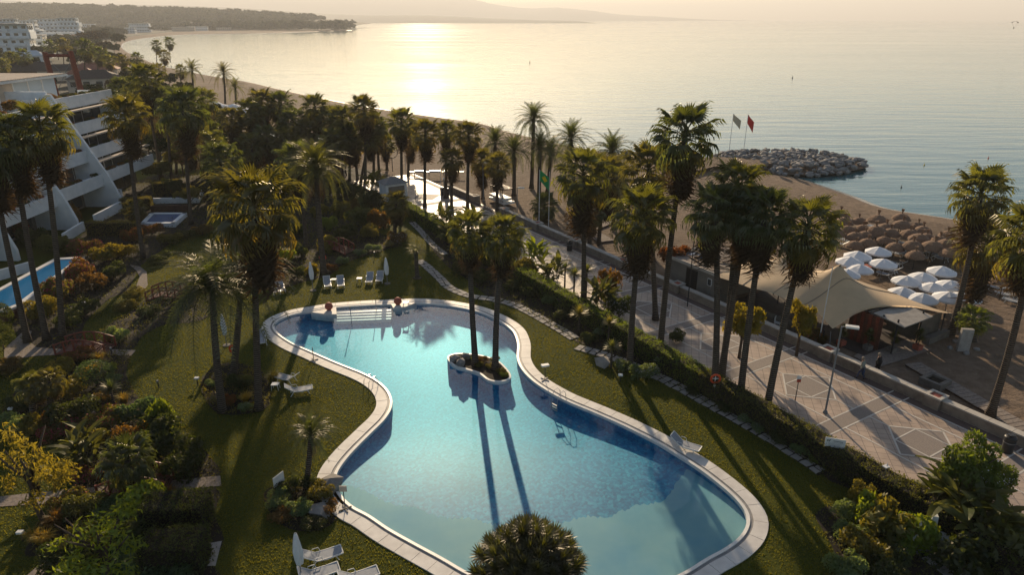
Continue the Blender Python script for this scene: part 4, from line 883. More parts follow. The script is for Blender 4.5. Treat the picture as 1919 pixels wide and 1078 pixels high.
for a in [  # back beds
    (700, 470, 1.0, .8, 'grey', 'white-flowering mound at the lawn edge, right of the bridge', {'fl': 'white'}), (675, 478, .9, .7, 'grey', 'white-flowering mound beside the back red bridge', {'fl': 'white'}), (728, 462, .9, .7, 'olive', 'pale flowering mound at the lawn corner', {'fl': 'white'}),
    (640, 495, .9, .8, 'grey', 'low white roses left of the parasol lawn', {'fl': 'white'}), (622, 508, .7, .8, 'rust', 'red and orange flowers by the lifebuoy post', {'fl': 'red'}), (585, 512, .9, 1.0, 'gold', 'yellow-leaved shrub behind the closed parasol', {'kind': 'coarse'}),
    (558, 522, 1.0, 1.3, 'dark', 'dark shrub left of the closed parasol', {}), (520, 530, 1.0, .9, 'rust', 'red-leaved low shrub at the lawn corner above the loungers', {'fl': 'red'}), (500, 545, 1.0, 1.0, 'olive', 'shrub at the left end of the back lawn edge', {}),
    (535, 490, 1.3, 1.5, 'lime', 'sunlit yellow-green shrub in the back bed, left', {}), (565, 480, 1.2, 1.4, 'dark', 'dark shrub under the great date palm', {}), (612, 470, 1.4, 1.6, 'olive', 'shrub at the foot of the great date palm', {'kind': 'coarse'}),
    (650, 450, 1.8, 1.8, 'dark', 'rounded dark shrub behind the back bridge', {}), (690, 445, 1.5, 1.6, 'olive', 'green mound in the middle of the back bed', {}), (675, 420, 1.8, 2.2, 'green', 'bushy green shrub above the middle of the back bed', {'kind': 'coarse'}),
    (715, 425, 1.7, 2.2, 'rust', 'rust-tinted shrub next to the brown feathery palm', {'kind': 'coarse'}), (640, 405, 1.6, 2.0, 'olive', 'olive shrub left of the middle back bed', {'kind': 'coarse'}), (660, 395, 1.4, 1.6, 'brown', 'brown-red shrub in the back bed', {}),
    (745, 458, 1.2, 1.6, 'rust', 'flowering shrub around the brown palm foot', {'fl': 'white', }), (615, 430, 1.5, 1.8, 'lime', 'yellow-green shrub between the date palm trunks', {}), (600, 405, 1.4, 1.5, 'gold', 'golden shrub under the palm shade in the back', {}),
    (560, 440, 1.3, 1.6, 'dark', 'dark shrub left of the date palm foot', {}), (520, 470, 1.4, 1.6, 'dark', 'dark shrub right of the shaggy palm', {}), (495, 500, 1.2, 1.2, 'brown', 'brown shrub behind the shaggy palm trunk', {}),
    (470, 520, 1.3, 1.4, 'dark', 'dark shrub at the left end of the back bed', {}), (700, 385, 2.0, 1.9, 'dark', 'dark planting under the kiosk row of palms, right', {'kind': 'coarse'}), (650, 370, 2.2, 2.0, 'dark', 'dark planting under the kiosk row of palms, left', {'kind': 'coarse'}),
    (700, 355, 1.8, 2.4, 'green', 'strelitzia below the palm row left of the kiosk', {'kind': 'banana'}), (745, 400, 1.6, 1.5, 'dark', 'dark low bush between kiosk and lawn tip', {}), (775, 410, 1.5, 1.4, 'green', 'bush in front of the kiosk hedge', {}),
    (590, 365, 1.8, 2.4, 'olive', 'olive bush below the great date palm crown', {'kind': 'coarse'}), (620, 345, 2.0, 2.2, 'olive', 'bush right of the great date palm crown', {'kind': 'coarse'}), (520, 380, 2.0, 2.2, 'dark', 'dark bush in front of the lagoon palms', {'kind': 'coarse'}),
    (540, 420, 1.5, 2.0, 'olive', 'olive bush between shaggy palm and date palm', {'kind': 'coarse'}), (455, 455, 1.3, 1.2, 'straw', 'straw-coloured grasses at the golden lawn', {'kind': 'grass'}),
    # palm bed on the lawn
    (430, 758, .7, .7, 'rust', 'red plant at the foot of the feathery palm', {'fl': 'red'}), (460, 755, .9, .8, 'straw', 'straw grass tuft in the lawn palm bed', {'kind': 'grass'}), (462, 768, .6, .5, 'grey', 'pale flower cushion in the lawn palm bed', {'fl': 'white'}), (455, 725, 1.1, 1.0, 'dark', 'dark shrub behind the pale palm trunk on the lawn', {}), (515, 712, .9, .8, 'olive', 'leafy tuft beside the loungers by the pool', {'kind': 'grass'}), (395, 722, .5, .4, 'grey', 'grey cushion left of the feathery palm foot', {}),
    # rock bed by pool
    (528, 945, .9, .8, 'grey', 'silver-grey shrub in the pool corner bed', {}), (560, 965, .8, .7, 'grey', 'grey-blue shrub in the middle of the pool corner bed', {}), (600, 935, .9, 1.0, 'olive', 'olive shrub behind the pool boulder', {}), (617, 960, .6, .6, 'rust', 'rusty small shrub at the water side of the pool corner bed', {}),
    (545, 925, .8, .9, 'dark', 'dark shrub at the foot of the small spiky palm', {}), (530, 975, .8, .5, 'rust', 'rust-coloured mound at the lawn side of the corner bed', {}), (590, 985, .8, .5, 'dark', 'dark mound at the bottom of the corner bed', {}), (585, 915, .6, .8, 'dark', 'dark shrub right of the spiky palm foot', {}),
    # left garden
    (150, 675, 1.3, .9, 'rust', 'red-brown shrub in front of the red bridge', {'fl': 'red'}), (120, 700, 1.2, 1.0, 'gold', 'golden shrub left of the straw grasses', {}), (170, 700, 1.1, 1.0, 'straw', 'pale straw grasses glowing in the sun by the bridge', {'kind': 'grass'}), (188, 678, .8, 1.0, 'straw', 'straw grass tuft just below the bridge', {'kind': 'grass'}),
    (182, 722, 1.3, 1.1, 'blue', 'round blue-grey shrub in the left garden', {'kind': 'ball'}), (125, 745, 1.6, 1.4, 'gold', 'big golden-brown shrub above the dark mound', {}), (75, 740, 1.0, 1.0, 'olive', 'olive shrub left of the small fan palms', {}), (45, 770, 1.1, 1.2, 'dark', 'dark shrub on the lawn side of the left garden', {}),
    (135, 790, 1.7, 1.6, 'dark', 'very dark broad shrub in the left garden centre', {}), (215, 715, .6, .6, 'grey', 'white flower clump on the lawn edge of the left garden', {'fl': 'white'}), (210, 695, .5, .5, 'lime', 'bright small mound on the lawn edge', {}), (195, 752, 1.0, .9, 'brown', 'brownish shrub right of the small palms', {}),
    (215, 762, .8, 1.4, 'dark', 'dark spiky plant in the left garden', {'kind': 'rosette'}), (235, 755, .9, .8, 'straw', 'straw tuft near the lawn bend', {'kind': 'grass'}), (225, 775, .7, .6, 'straw', 'orange-tinted grass cushion by the garden steps', {'kind': 'grass'}), (262, 785, 1.4, 1.3, 'blue', 'grey-green shrub at the lawn bend', {}),
    (200, 800, 1.4, 1.2, 'olive', 'speckled olive shrub above the lower left hedge', {'fl': 'red'}), (278, 810, .8, 1.0, 'straw', 'glowing straw tuft by the leafy sapling', {'kind': 'grass'}), (305, 815, 1.0, 2.2, 'lime', 'upright leafy sapling on the lawn edge', {'kind': 'coarse'}), (30, 805, 1.2, 1.1, 'grey', 'grey shrub at the bottom of the left lawn strip', {}),
    (60, 815, 1.3, 1.2, 'olive', 'dark olive shrub in the left corner of the bed', {}), (115, 815, 1.2, .9, 'brown', 'crimson-tinted shrub over the lawn', {'fl': 'magenta'}), (90, 800, .9, 1., 'rust', 'reddish shrub beside the left lawn', {}), (170, 830, 1.2, 1.1, 'olive', 'leafy shrub above the dark fan palm', {}),
    (165, 870, 1.2, 1.3, 'green', 'sunlit shrub behind the dark fan palm', {'kind': 'banana'}), (165, 900, .9, .8, 'brown', 'red-leaved plant beside the gravel path', {'fl': 'magenta'}), (300, 850, 2.0, 2.2, 'dark', 'large black-green shrub right of the dark fan palm', {}), (350, 880, 1.7, 1.7, 'dark', 'black-green shrub at the gravel path end', {}),
    (255, 835, 1.2, 1.4, 'rust', 'bronze shrub on top of the large dark ones', {}), (130, 950, 1.0, .9, 'olive', 'bronze leafy plant under the gravel path', {'fl': 'red'}), (110, 985, .9, 1.0, 'rust', 'bronze grasses left of the bare branched tree', {'kind': 'grass'}), (75, 1020, 1.1, .9, 'straw', 'straw grasses at the lawn edge, bottom left', {'kind': 'grass'}),
    (160, 960, 1.2, 1.1, 'green', 'green shrub below the gravel path', {}), (210, 965, 1.0, .8, 'grey', 'grey bushy plant in the lower left bed', {}), (270, 960, 1.2, 1.6, 'lime', 'bright green shrub before the upper hedge block', {'kind': 'coarse'}), (320, 940, 1.0, 1.0, 'rust', 'pinkish grasses by the end of the bridge', {'kind': 'grass'}),
    (230, 1010, 1.5, 1.4, 'dark', 'dark shrub in the heart of the lower left bed', {}), (180, 1040, 1.5, 1.5, 'olive', 'olive shrub at the bottom left', {}), (240, 1070, 1.4, 1.2, 'blue', 'grey-blue shrub at the bottom edge by the hedge', {}), (130, 1070, 1.4, 1.4, 'dark', 'dark shrub at the bottom edge by the lower path', {}), (320, 1090, 1.5, 1., 'blue', 'blue-grey low shrub cut by the bottom edge', {}),
    # hillside between lap pool and lawn
    (65, 460, 1.7, 2.2, 'dark', 'dark bush below the crimson bougainvillea', {}), (35, 445, 1.7, 2.5, 'brown', 'crimson bougainvillea against the white building', {'fl': 'magenta'}), (105, 470, 2.0, 1.9, 'green', 'green bush beside the crimson bougainvillea', {}), (135, 470, 1.8, 1.7, 'green', 'dark green bush at the head of the lap pool', {}),
    (165, 480, 1.8, 2., 'brown', 'crimson and green bougainvillea at the corner of the lap pool', {'fl': 'magenta'}), (200, 490, 1.8, 1.9, 'gold', 'yellow-green bush between bougainvilleas', {}), (150, 525, 1.9, 2.1, 'rust', 'bougainvillea along the lap pool with orange leaves', {'fl': 'magenta'}), (115, 560, 1.8, 2.0, 'olive', 'bougainvillea halfway along the lap pool', {'fl': 'magenta'}),
    (80, 600, 1.6, 1.9, 'gold', 'golden bush at the near corner of the lap pool', {}), (180, 540, 1.7, 1.6, 'rust', 'rusty bush on the slope above the gravel bend', {}), (215, 520, 1.6, 1.5, 'dark', 'dark bush above the gravel bend', {}), (125, 610, 1.5, 1.2, 'dark', 'dark bush on the slope behind the tall pair of palms', {}),
    (160, 590, 1.4, 1.2, 'dark', 'dark bush left of the sunlit lawn strip', {}), (250, 455, 1.4, 1.8, 'rust', 'orange-flowering bush above the yellow-topped hedge', {'fl': 'red'}), (285, 440, 1.5, 1.4, 'rust', 'rust-coloured bush on the patio wall', {'fl': 'red'}), (235, 480, 1.4, 1.3, 'gold', 'yellow bush between hedge and slope', {}),
    (320, 455, 1.5, 1.2, 'olive', 'olive bush left of the golden back lawn', {}), (350, 445, 1.2, 1.0, 'dark', 'dark bush beside the golden back lawn', {}), (300, 490, 1.5, 1.0, 'dark', 'dark bush above the left red bridge', {}), (240, 580, 1.1, .8, 'olive', 'bush at the lawn edge left of the feathery fronds', {}),
    (250, 560, 1.4, 1.0, 'olive', 'low olive hedge along the sunlit lawn strip', {}), (280, 590, 1.2, .9, 'dark', 'dark bush beside the left red bridge', {}), (140, 420, 1.6, 2.8, 'rust', 'round bush with golden top in front of the white terraces', {}), (222, 635, 1.2, 1.0, 'grey', 'pale wispy plant right of the red bridge', {}), (205, 640, .9, .7, 'straw', 'straw-coloured tuft right of the red bridge', {'kind': 'grass'}),
    (20, 700, 1.2, 1.1, 'brown', 'bronze shrub at the left edge below the walkway', {}), (5, 620, 1.1, 1.5, 'dark', 'clipped dark ball at the left edge', {'kind': 'ball'}), (8, 655, 1., 1.3, 'dark', 'second clipped dark ball at the left edge', {'kind': 'ball'}), (380, 440, 1.4, 1.1, 'brown', 'red-brown bush under the bright green palm', {})]:
    s(*a[:6], **a[6])
# trees
tree(G(1385, 672), 'small pruned tree with golden top on the promenade left of the tent', 4.6, 1.55, 'gold')
tree(G(1492, 668), 'slender golden tree in a paving pit beside the sea wall', 4.6, 1.0, 'gold')
tree(G(88, 985), 'wispy pale tree over the lower left lawn', 6.0, 1.7, (2.2, 1.7, 1.2), wispy=True)
tree(G(212, 1110), 'pale-branched tree at the bottom left with bright leaves', 5.0, 2.2, 'lime', wispy=True)
tree(G(1795, 955), 'frangipani with pale blossoms in front of the promenade', 4.2, 1.5, 'bright', fl=True)
tree(G(1842, 965), 'smaller frangipani to the right of the blossoming one', 3.4, 1.1, 'bright', fl=True)
tree(G(1260, 520), 'dark crimson bush at the corner of the beach shed', 3.5, 1.7, (1.6, .5, .6))
# dome of stiff leaves close below the camera
dt = thing('dragon_tree', G(1000, 1240), 'dark dome-shaped dragon tree at the bottom centre in front of the pool', 'tree')
cz = top_at(dt.location, 990, 1070) - dt.location
db = MB(); db.tube([(0, 0, -.2), cz * .55], [.3, .22], 9); rnd = random.Random(8); tips = []
for k in range(64):
    a = k * GA; q = 1.95 * math.sqrt((k + .5) / 64); e = Vector((q * math.cos(a), q * math.sin(a), 2.15 * math.sqrt(max(0, 1 - (q / 2.05) ** 2)) - .75 + rnd.uniform(-.12, .12))); tips.append((cz + e, a, q)); db.tube([cz * .55, cz * .8 + e * .4, cz + e], [.10, .06, .04], 5)
db.build('trunk', M['bark'], dt)
for p, a, q in tips: f = link('rosette', YUCM, dt, p); f.rotation_euler = orient(a, R(-35 * q / 1.95), 0); v = rnd.uniform(.28, .6); f.scale = (.8, .8, .8 * rnd.uniform(.9, 1.25)); f.color = (v, v * 1.0, v * .7, 1)
# cycad by the path
ct = thing('cycad', G(782, 521), 'small palm-like cycad on a bare trunk alone on the sunlit lawn', 'cycad')
MB().lathe([(.5, 0), (.3, .06), (.22, .2), (.2, 1.2), (.19, 2.4), (.24, 2.6), (0, 2.7)], n=12).build('trunk', M['trunk'], ct, True)
for k in range(26): f = link('frond', DATE[1], ct, (0, 0, 2.6)); f.rotation_euler = orient(k * GA, R(55 - 60 * k / 26)); f.scale = (.42,) * 3; f.color = (.8, .85, .8, 1)

# ------------------------------------------------------------------ rock breakwater
rnd = random.Random(12)
def rockmesh(seed):
    r_ = random.Random(seed); bm = bmesh.new(); bmesh.ops.create_icosphere(bm, subdivisions=1, radius=1)
    for v in bm.verts:
        k = r_.uniform(.72, 1.15); v.co = Vector((v.co.x * k, v.co.y * k * .85, v.co.z * k * .75))
    me = bpy.data.meshes.new('rock'); bm.to_mesh(me); bm.free(); me.materials.append(M['rock']); return me
ROCK = [rockmesh(k) for k in range(7)]
gp = px([(1335, 303), (1400, 322), (1455, 331), (1520, 334), (1580, 329), (1624, 319), (1622, 309), (1560, 296), (1480, 289), (1400, 291), (1335, 294)], SEA)
gw = thing('breakwater', G(1480, 312, SEA), 'breakwater of grey boulders reaching from the beach into the sea', 'breakwater')
go_ = gw.location.copy(); cx_, cy_ = G(1500, 312, SEA).x, G(1500, 312, SEA).y
flat('mound_base', [p - go_ for p in gp], .5, M['sand'], kind=None, parent=gw)
k = 0; n_r = 0
xs = [p.x for p in gp]; ys = [p.y for p in gp]
cand = []
while len(cand) < 285:
    x, y = rnd.uniform(min(xs), max(xs)), rnd.uniform(min(ys), max(ys))
    if not inpoly(np.array([x]), np.array([y]), gp)[0]: continue
    if any((x - a) ** 2 + (y - b_) ** 2 < .62 for a, b_ in cand): 
        k += 1
        if k > 9000: break
        continue
    cand.append((x, y))
for x, y in cand:
    d = min((Vector((x, y, SEA)) - (gp[i].lerp(gp[(i + 1) % len(gp)], q / 4))).length for i in range(len(gp)) for q in range(4))
    z = min(1.35, .2 + d * .4); o = link('rock', rnd.choice(ROCK), gw, (x - go_.x, y - go_.y, z + rnd.uniform(-.1, .25))); sc = rnd.uniform(.42, 1.12); o.scale = (sc, sc * rnd.uniform(.7, 1.1), sc * rnd.uniform(.6, .85)); o.rotation_euler = (rnd.uniform(-.4, .4), rnd.uniform(-.4, .4), rnd.uniform(0, 6.3))
# fill under the stones
tag(flat('sand_spit', [Vector((p.x, p.y, 0)) for p in px([(1290, 297), (1340, 294), (1440, 299), (1452, 306), (1400, 312), (1340, 312), (1290, 325)], .4)], .45, M['sand']), kind='structure')
# stones of the short groin at the bend
g2 = thing('rock_pile', G(1190, 291, SEA), 'low dark pile of stones at the shore behind the palms', 'rocks')
for i in range(16): o = link('rock', ROCK[i % 7], g2, (rnd.uniform(-2.5, 2.5), rnd.uniform(-1.2, 1.2), rnd.uniform(0, .5))); o.scale = (.7,) * 3; o.rotation_euler.z = rnd.uniform(0, 6)

# ------------------------------------------------------------------ generic furniture
def pole(name, x, y, cx, cy, r, m, label, cat, z=0):
    b = G(x, y, z); t = thing(name, b, label, cat); h = (top_at(b, cx, cy) - b).z; MB().tube([(0, 0, 0), (0, 0, h)], [r, r * .7], 8).build('pole', m, t); return t, h
def flag(t, h, cols, w_=1.2, hh=.8, droop=.55):
    n = 8
    for q, (nm, m) in enumerate(cols):
        mb = MB(); k0, k1 = q / len(cols), (q + 1) / len(cols)
        for i in range(n):
            def pt(u, v): return (.04 + w_ * u * .75, .18 * math.sin(u * 5 + v), h - .05 - hh * v - droop * u * (1 + .4 * v))
            u0, u1 = i / n, (i + 1) / n; o = len(mb.v); mb.v += [pt(u0, k0), pt(u1, k0), pt(u1, k1), pt(u0, k1)]; mb.f.append((o, o + 1, o + 2, o + 3)); mb.mi.append(0)
        mb.build(nm, m, t)
t, h = pole('flagpole', 1010, 420, 1010, 318, .05, M['plastic'], 'white flagpole flying a green flag with a yellow diamond', 'flagpole')
flag(t, h, [('flag', M['green_flag'])], 1.5, 1.3, .9)
mb = MB(); mb.add([(.25, .20, h - .9), (.62, .22, h - .75), (.95, .22, h - 1.35), (.6, .23, h - 1.5)], [(0, 1, 2, 3), (3, 2, 1, 0)]); mb.build('flag_emblem', M['yellow_flag'], t)
mb = MB(); mb.add([(.25, -.23, h - .9), (.62, -.22, h - .75), (.95, -.22, h - 1.35), (.6, -.23, h - 1.5)], [(0, 1, 2, 3)]); mb.build('flag_emblem', M['yellow_flag'], t)
pole('flagpole', 1028, 428, 1029, 322, .045, M['plastic'], 'bare white pole right of the green and yellow flag', 'pole')
t, h = pole('flagpole', 1366, 287, 1378, 213, .06, M['plastic'], 'thin flagpole with a cream flag on the breakwater, left one', 'flagpole'); flag(t, h, [('flag', M['cream_flag'])], 2, 1.2, 1.2)
t, h = pole('flagpole', 1393, 288, 1403, 214, .06, M['plastic'], 'thin flagpole with a red flag on the breakwater, right one', 'flagpole'); flag(t, h, [('flag', M['red_flag'])], 1.6, 1.5, 1.4)
def lamp(x, y, cx, cy, label, two=False):
    t, h = pole('street_lamp', x, y, cx, cy, .07, M['greymetal'], label, 'street lamp')
    MB().tube([(0, 0, h - .05), (.25, -.1, h + .05), (.4, -.15, h + .05)], .035, 6).build('arm', M['greymetal'], t)
    mb = MB(); mb.box((.55, -.2, h + .05), (.75, .34, .13), -.35); mb.build('lamp_head', M['plastic'], t); MB().lathe([(.16, 0), (.16, .12), (.08, .25)], n=10).build('base', M['greymetal'], t)
lamp(1546, 775, 1572, 612, 'tall lamp post with flat white head beside the two walkers'); lamp(906, 378, 903, 305, 'lamp post behind the sea wall by the short palm')
lamp(969, 404, 966, 352, 'small lamp post on the beach before the white stand'); lamp(1078, 452, 1078, 362, 'lamp post at the boardwalk start behind the wall')
pole('post', 1288, 575, 1300, 400, .05, M['darkmetal'], 'tall thin dark pole at the wall in front of the beach shed', 'pole')
pole('post', 1774, 600, 1768, 480, .03, M['plastic'], 'thin pole among the beach parasols', 'pole') if False else None
pole('tent_pole', 1535, 640, 1526, 500, .045, M['plastic'], 'thin white pole rising in front of the beige tent', 'pole')
t, h = pole('marker_post', 1490, 752, 1493, 708, .035, M['darkmetal'], 'small dark post with red and white head at the hedge', 'post'); mb = MB(); mb.box((0, 0, h), (.3, .06, .22)); mb.build('sign_plate', M['plastic'], t); mb = MB(); mb.box((0, -.05, h - .22), (.25, .05, .2)); mb.build('red_plate', M['redflower'], t)
t, h = pole('marker_post', 782, 428, 781, 352, .03, M['darkmetal'], 'thin post with round head at the far promenade hedge', 'post'); MB().lathe([(0, -.12), (.12, 0), (0, .12)], (0, 0, h), 8).build('globe', M['plastic'], t)
pole('post', 761, 325, 761, 280, .05, M['plastic'], 'white post at the far end of the promenade', 'pole'); pole('post', 827, 372, 826, 318, .045, M['plastic'], 'white post next to the bins', 'pole')
# bins
def bin_(x, y, label):
    t = thing('litter_bin', G(x, y), label, 'bin'); MB().lathe([(.24, 0), (.30, .05), (.32, .85), (.30, .92), (.34, .94), (.34, 1.05), (.25, 1.12), (0, 1.14)], n=16).build('body', M['darkmetal'], t, True); MB().lathe([(.335, .70), (.335, .76)], n=16).build('band', M['greymetal'], t)
    mb = MB(); mb.box((0, 0, 1.2), (.4, .3, .05)); mb.build('lid', M['darkmetal'], t)
bin_(1886, 848, 'black litter bin on the promenade at the right edge'); bin_(1067, 470, 'black litter bin by the beach entrance'); bin_(829, 366, 'left of two dark bins on the bright promenade'); bin_(838, 368, 'right of two dark bins on the bright promenade')
# kiosk
kt = thing('promenade_kiosk', G(738, 372), 'small white booth with grey hipped roof at the far promenade', 'kiosk', PANG + math.pi / 2)
mb = MB(); mb.box((0, 0, 1.2), (3.2, 2.6, 2.4)); mb.build('wall', M['white'], kt); mb = MB(); mb.add([(-1.9, -1.6, 2.4), (1.9, -1.6, 2.4), (1.9, 1.6, 2.4), (-1.9, 1.6, 2.4), (-.4, 0, 3.2), (.4, 0, 3.2)], [(0, 1, 5, 4), (1, 2, 5), (2, 3, 4, 5), (3, 0, 4), (3, 2, 1, 0)]); mb.build('roof', M['greymetal'], kt)
mb = MB(); mb.box((0, -1.31, 1.5), (2.4, .03, 1.1)); mb.build('shutter', M['shed'], kt); mb = MB(); mb.box((1.61, 0, 1.05), (.03, 1., 2.0)); mb.build('door', M['bluewhite'], kt)
# exercise frame ring
et = thing('exercise_frame', G(736, 322), 'round black hoop on a post at the edge of the sand', 'frame'); MB().tube([(0, 0, 0), (0, 0, 2.4)], .06).build('post', M['darkmetal'], et)
MB().tube([(1. * math.cos(a), 0, 3.3 + 1. * math.sin(a)) for a in np.linspace(0, 6.283, 17)], .06, 6).build('hoop', M['darkmetal'], et); MB().tube([(-1, 0, 3.3), (1, 0, 3.3)], .05, 6).build('crossbar', M['darkmetal'], et)
for i, (x, y) in enumerate([(858, 332), (885, 334)]): pass
bt = thing('beach_rack', G(818, 330), 'low rack of stored boards on the sand behind the far promenade', 'rack')
mb = MB(); mb.box((0, 0, .7), (9, .5, .12)); mb.build('shelf', M['greymetal'], bt)
for k in range(4): mb = MB(); mb.box((-3.6 + 2.4 * k, 0, .32), (.1, .4, .64)); mb.build('leg', M['greymetal'], bt)
for k in range(3): mb = MB(); mb.box((-2.6 + 2.4 * k, 0, .85), (1.8, .6, .14)); mb.build('board', M['plastic'], bt)
st = thing('lifeguard_stand', G(940, 378), 'white beach stand with dark canopy by the wall', 'beach stand', PANG)
mb = MB(); mb.box((0, 0, .25), (4.2, 1.8, .3)); mb.build('platform', M['plastic'], st); mb = MB(); mb.box((0, -.2, .75), (3.8, 1.4, .35)); mb.build('bench', M['plastic'], st); mb = MB(); mb.box((0, 0, 2.1), (3.4, 1.8, .12)); mb.build('canopy', M['wood'], st)
for sx in (-1.6, 1.6): 
    for sy in (-.8, .8): MB().tube([(sx, sy, .3), (sx, sy, 2.1)], .05, 6).build('post', M['darkmetal'], st)
# parked beach buggy behind palms
vt = thing('parked_car', G(1172, 388), 'dark off-road car parked on the sand behind the palms', 'car', .2)
mb = MB(); mb.box((0, 0, .75), (4.2, 1.75, .7), taper=.97); mb.build('body', M['darkmetal'], vt); mb = MB(); mb.box((-.2, 0, 1.35), (2.6, 1.6, .6), taper=.82); mb.build('cabin', M['glass'], vt); mb = MB(); mb.box((-.2, 0, 1.68), (2.1, 1.3, .06)); mb.build('roof', M['redwood'], vt)
for sx in (-1.3, 1.3):
    for sy in (-.85, .85):
        mb = MB(); mb.tube([(sx, sy - .1, .38), (sx, sy + .1, .38)], .38, 12); mb.build('wheel', M['darkmetal'], vt)
# ------------------------------------------------------------------ boardwalks of planks
def boardwalk(a, b_, w_, label, step=.42):
    d = Vector((b_.x - a.x, b_.y - a.y, 0)); L = d.length; t = thing('boardwalk', a, label, 'boardwalk', math.atan2(d.y, d.x)); n = int(L / step)
    base = MB(); base.box((L / 2, 0, -.14), (L, w_ * .9, .12)); base.build('joist', M['brownwood'], t)
    me = MB().box((0, 0, 0), (step - .05, w_, .05)).mesh('plank', M['line' if False else 'gravel'])
    for i in range(n): o = link('plank', me, t, (step * (i + .5), random.Random(i).uniform(-.03, .03), -.05 + random.Random(i + 9).uniform(-.006, .006)))
boardwalk(G(1710, 680), G(1960, 825), 1.35, 'grey plank boardwalk running off the right edge beside the leaning palm')
boardwalk(G(1073, 415), G(1138, 452), 2.0, 'short pale boardwalk leading through the beach entrance')
boardwalk(G(1075, 440), G(1170, 402), 1.8, 'sandy boardwalk crossing behind the fan palms')
mbp = flat('beach_terrace', px([(1600, 668), (1640, 690), (1700, 672), (1745, 655), (1690, 630), (1640, 640)], -.15), -.15, M['gravel'])
# stone planter on the sand
t = thing('stone_planter', G(1751, 722, -.2), 'square grey stone planter on the sand behind the wall', 'planter', PANG)
for sx, sy, lx, ly in ((0, -.62, 1.5, .26), (0, .62, 1.5, .26), (-.62, 0, .26, .98), (.62, 0, .26, .98)): mb = MB(); mb.box((sx, sy, .26), (lx, ly, .52)); mb.build('side', M['stone'], t)
mb = MB(); mb.box((0, 0, .2), (.98, .98, .3)); mb.build('soil', M['soil'], t)
# pale stone pillar
t = thing('stone_pillar', G(1803, 658, -.2), 'pale upright stone slab with faint carved letters before the palms', 'stone pillar', -.15)
mb = MB(); mb.box((0, 0, .95), (.85, .3, 1.9)); mb.build('slab', M['pale_stone'], t)
pass
pp('fan', 1825, 640, 1825, 598, .8, 'small bright fan palm beside the stone pillar', tint=(1.3, 1.5, .8), dead=0, z=-.2)
for i, (x, y) in enumerate([(1790, 640), (1810, 662), (1830, 655), (1772, 630), (1760, 620), (1742, 612), (1780, 652)]): shr = link('rock', ROCK[i], None, G(x, y, -.15)); shr.scale = (.28,) * 3; tag(shr, 'small stone at the foot of the palm pair on the sand', 'stone', 'small stones around the palm pair')
# ------------------------------------------------------------------ beach restaurant: shed, tent, hut
sh = thing('beach_shed', P(47.6, -4.8, -.2), 'grey flat-roofed shed with planks piled on its roof at the sea wall', 'shed', PANG)
def shb(nm, a0, a1, c0, c1, z0, z1, m): mb = MB(); mb.box(((a0 + a1) / 2 - 47.6, -((c0 + c1) / 2 + 4.8), (z0 + z1) / 2 + .2), (a1 - a0, abs(c1 - c0), z1 - z0)); return mb.build(nm, m, sh)
# promenade frame here: local x along the wall, local y towards the sea is +? (PANG rotates x to VA, y = left of VA)
SY = 1 if Vector((-VA.y, VA.x)).dot(VW) < 0 else -1
def shb(nm, a0, a1, c0, c1, z0, z1, m, o=None, a_=47.6, c_=-4.8): mb = MB(); mb.box(((a0 + a1) / 2 - a_, -SY * ((c0 + c1) / 2 - c_), (z0 + z1) / 2 + .2), (abs(a1 - a0), abs(c1 - c0), abs(z1 - z0))); return mb.build(nm, m, o or sh)
shb('front_wall', 44.9, 50.8, -1.75, -1.6, -.2, 2.5, M['shed']); shb('back_wall', 44.9, 50.8, -8.2, -8.05, -.2, 2.4, M['shed']); shb('side_wall', 44.9, 45.05, -8.04, -1.76, -.2, 2.5, M['shed']); shb('side_wall', 50.65, 50.8, -8.04, -1.76, -.2, 2.5, M['shed'])
shb('roof', 44.7, 50.9, -8.4, -1.4, 2.5, 2.62, M['gravel']); shb('fascia', 44.65, 50.95, -1.39, -1.3, 2.42, 2.72, M['wallcap']); shb('fascia', 44.56, 44.65, -8.4, -1.3, 2.42, 2.72, M['wallcap'])
shb('door', 47.2, 48.6, -1.6, -1.56, -.2, 2.1, M['dark']); w1 = shb('window', 49.9, 50.4, -1.6, -1.55, 1.2, 1.9, M['plastic']); shb('pane', 49.96, 50.34, -1.56, -1.53, 1.26, 1.84, M['glass'])
rnd = random.Random(4)
for k in range(34):
    a, c = rnd.uniform(45.2, 50.4), rnd.uniform(-7.8, -2.2); mb = MB(); mb.box((a - 47.6, -SY * (c + 4.8), 2.86 + .05 * (k % 4)), (rnd.uniform(.9, 2.6), rnd.uniform(.1, .35), .05), rnd.uniform(-.7, .7), rnd.uniform(-.05, .05)); mb.build('roof_plank', [M['stone'], M['gravel'], M['brownwood'], M['slate_roof']][k % 4], sh)
mb = MB(); mb.box((-1.2, -SY * 1.2, 2.9), (1.3, .8, .12), .4); mb.build('blue_tarp', M['blue'], sh)
tt = thing('stretch_tent', P(57, -6, -.2), 'large beige stretch tent of the beach restaurant with one sharp peak', 'tent'); to = tt.location.copy()
NU, NV = 44, 30; F0, F1, B0, B1 = (51.0, -1.1), (62.2, -2.4), (49.6, -9.6), (66.0, -12.2)
def th(a, c, u, v):
    d1 = math.hypot(a - 59.6, (c + 6.0)); d2 = math.hypot(a - 54.2, (c + 6.2)); z = 2.35 + 3.1 * math.exp(-(d1 / 2.3) ** .95) + 1.8 * math.exp(-(d2 / 2.6) ** 1.25)
    z += .25 * math.exp(-((a - 49.8) ** 2 + (c + 9) ** 2) / 4); dc = math.hypot(a - 62.2, c + 2.4); z -= 1.35 * math.exp(-(dc / 2.3) ** 1.5)
    z -= .35 * math.sin(math.pi * u) * (abs(v - .5) * 2) ** 4; z -= .5 * math.exp(-((a - 65.8) ** 2 + (c + 12) ** 2) / 5); z += .05 * math.sin(a * 1.3 + c * .7); return z
vs = []
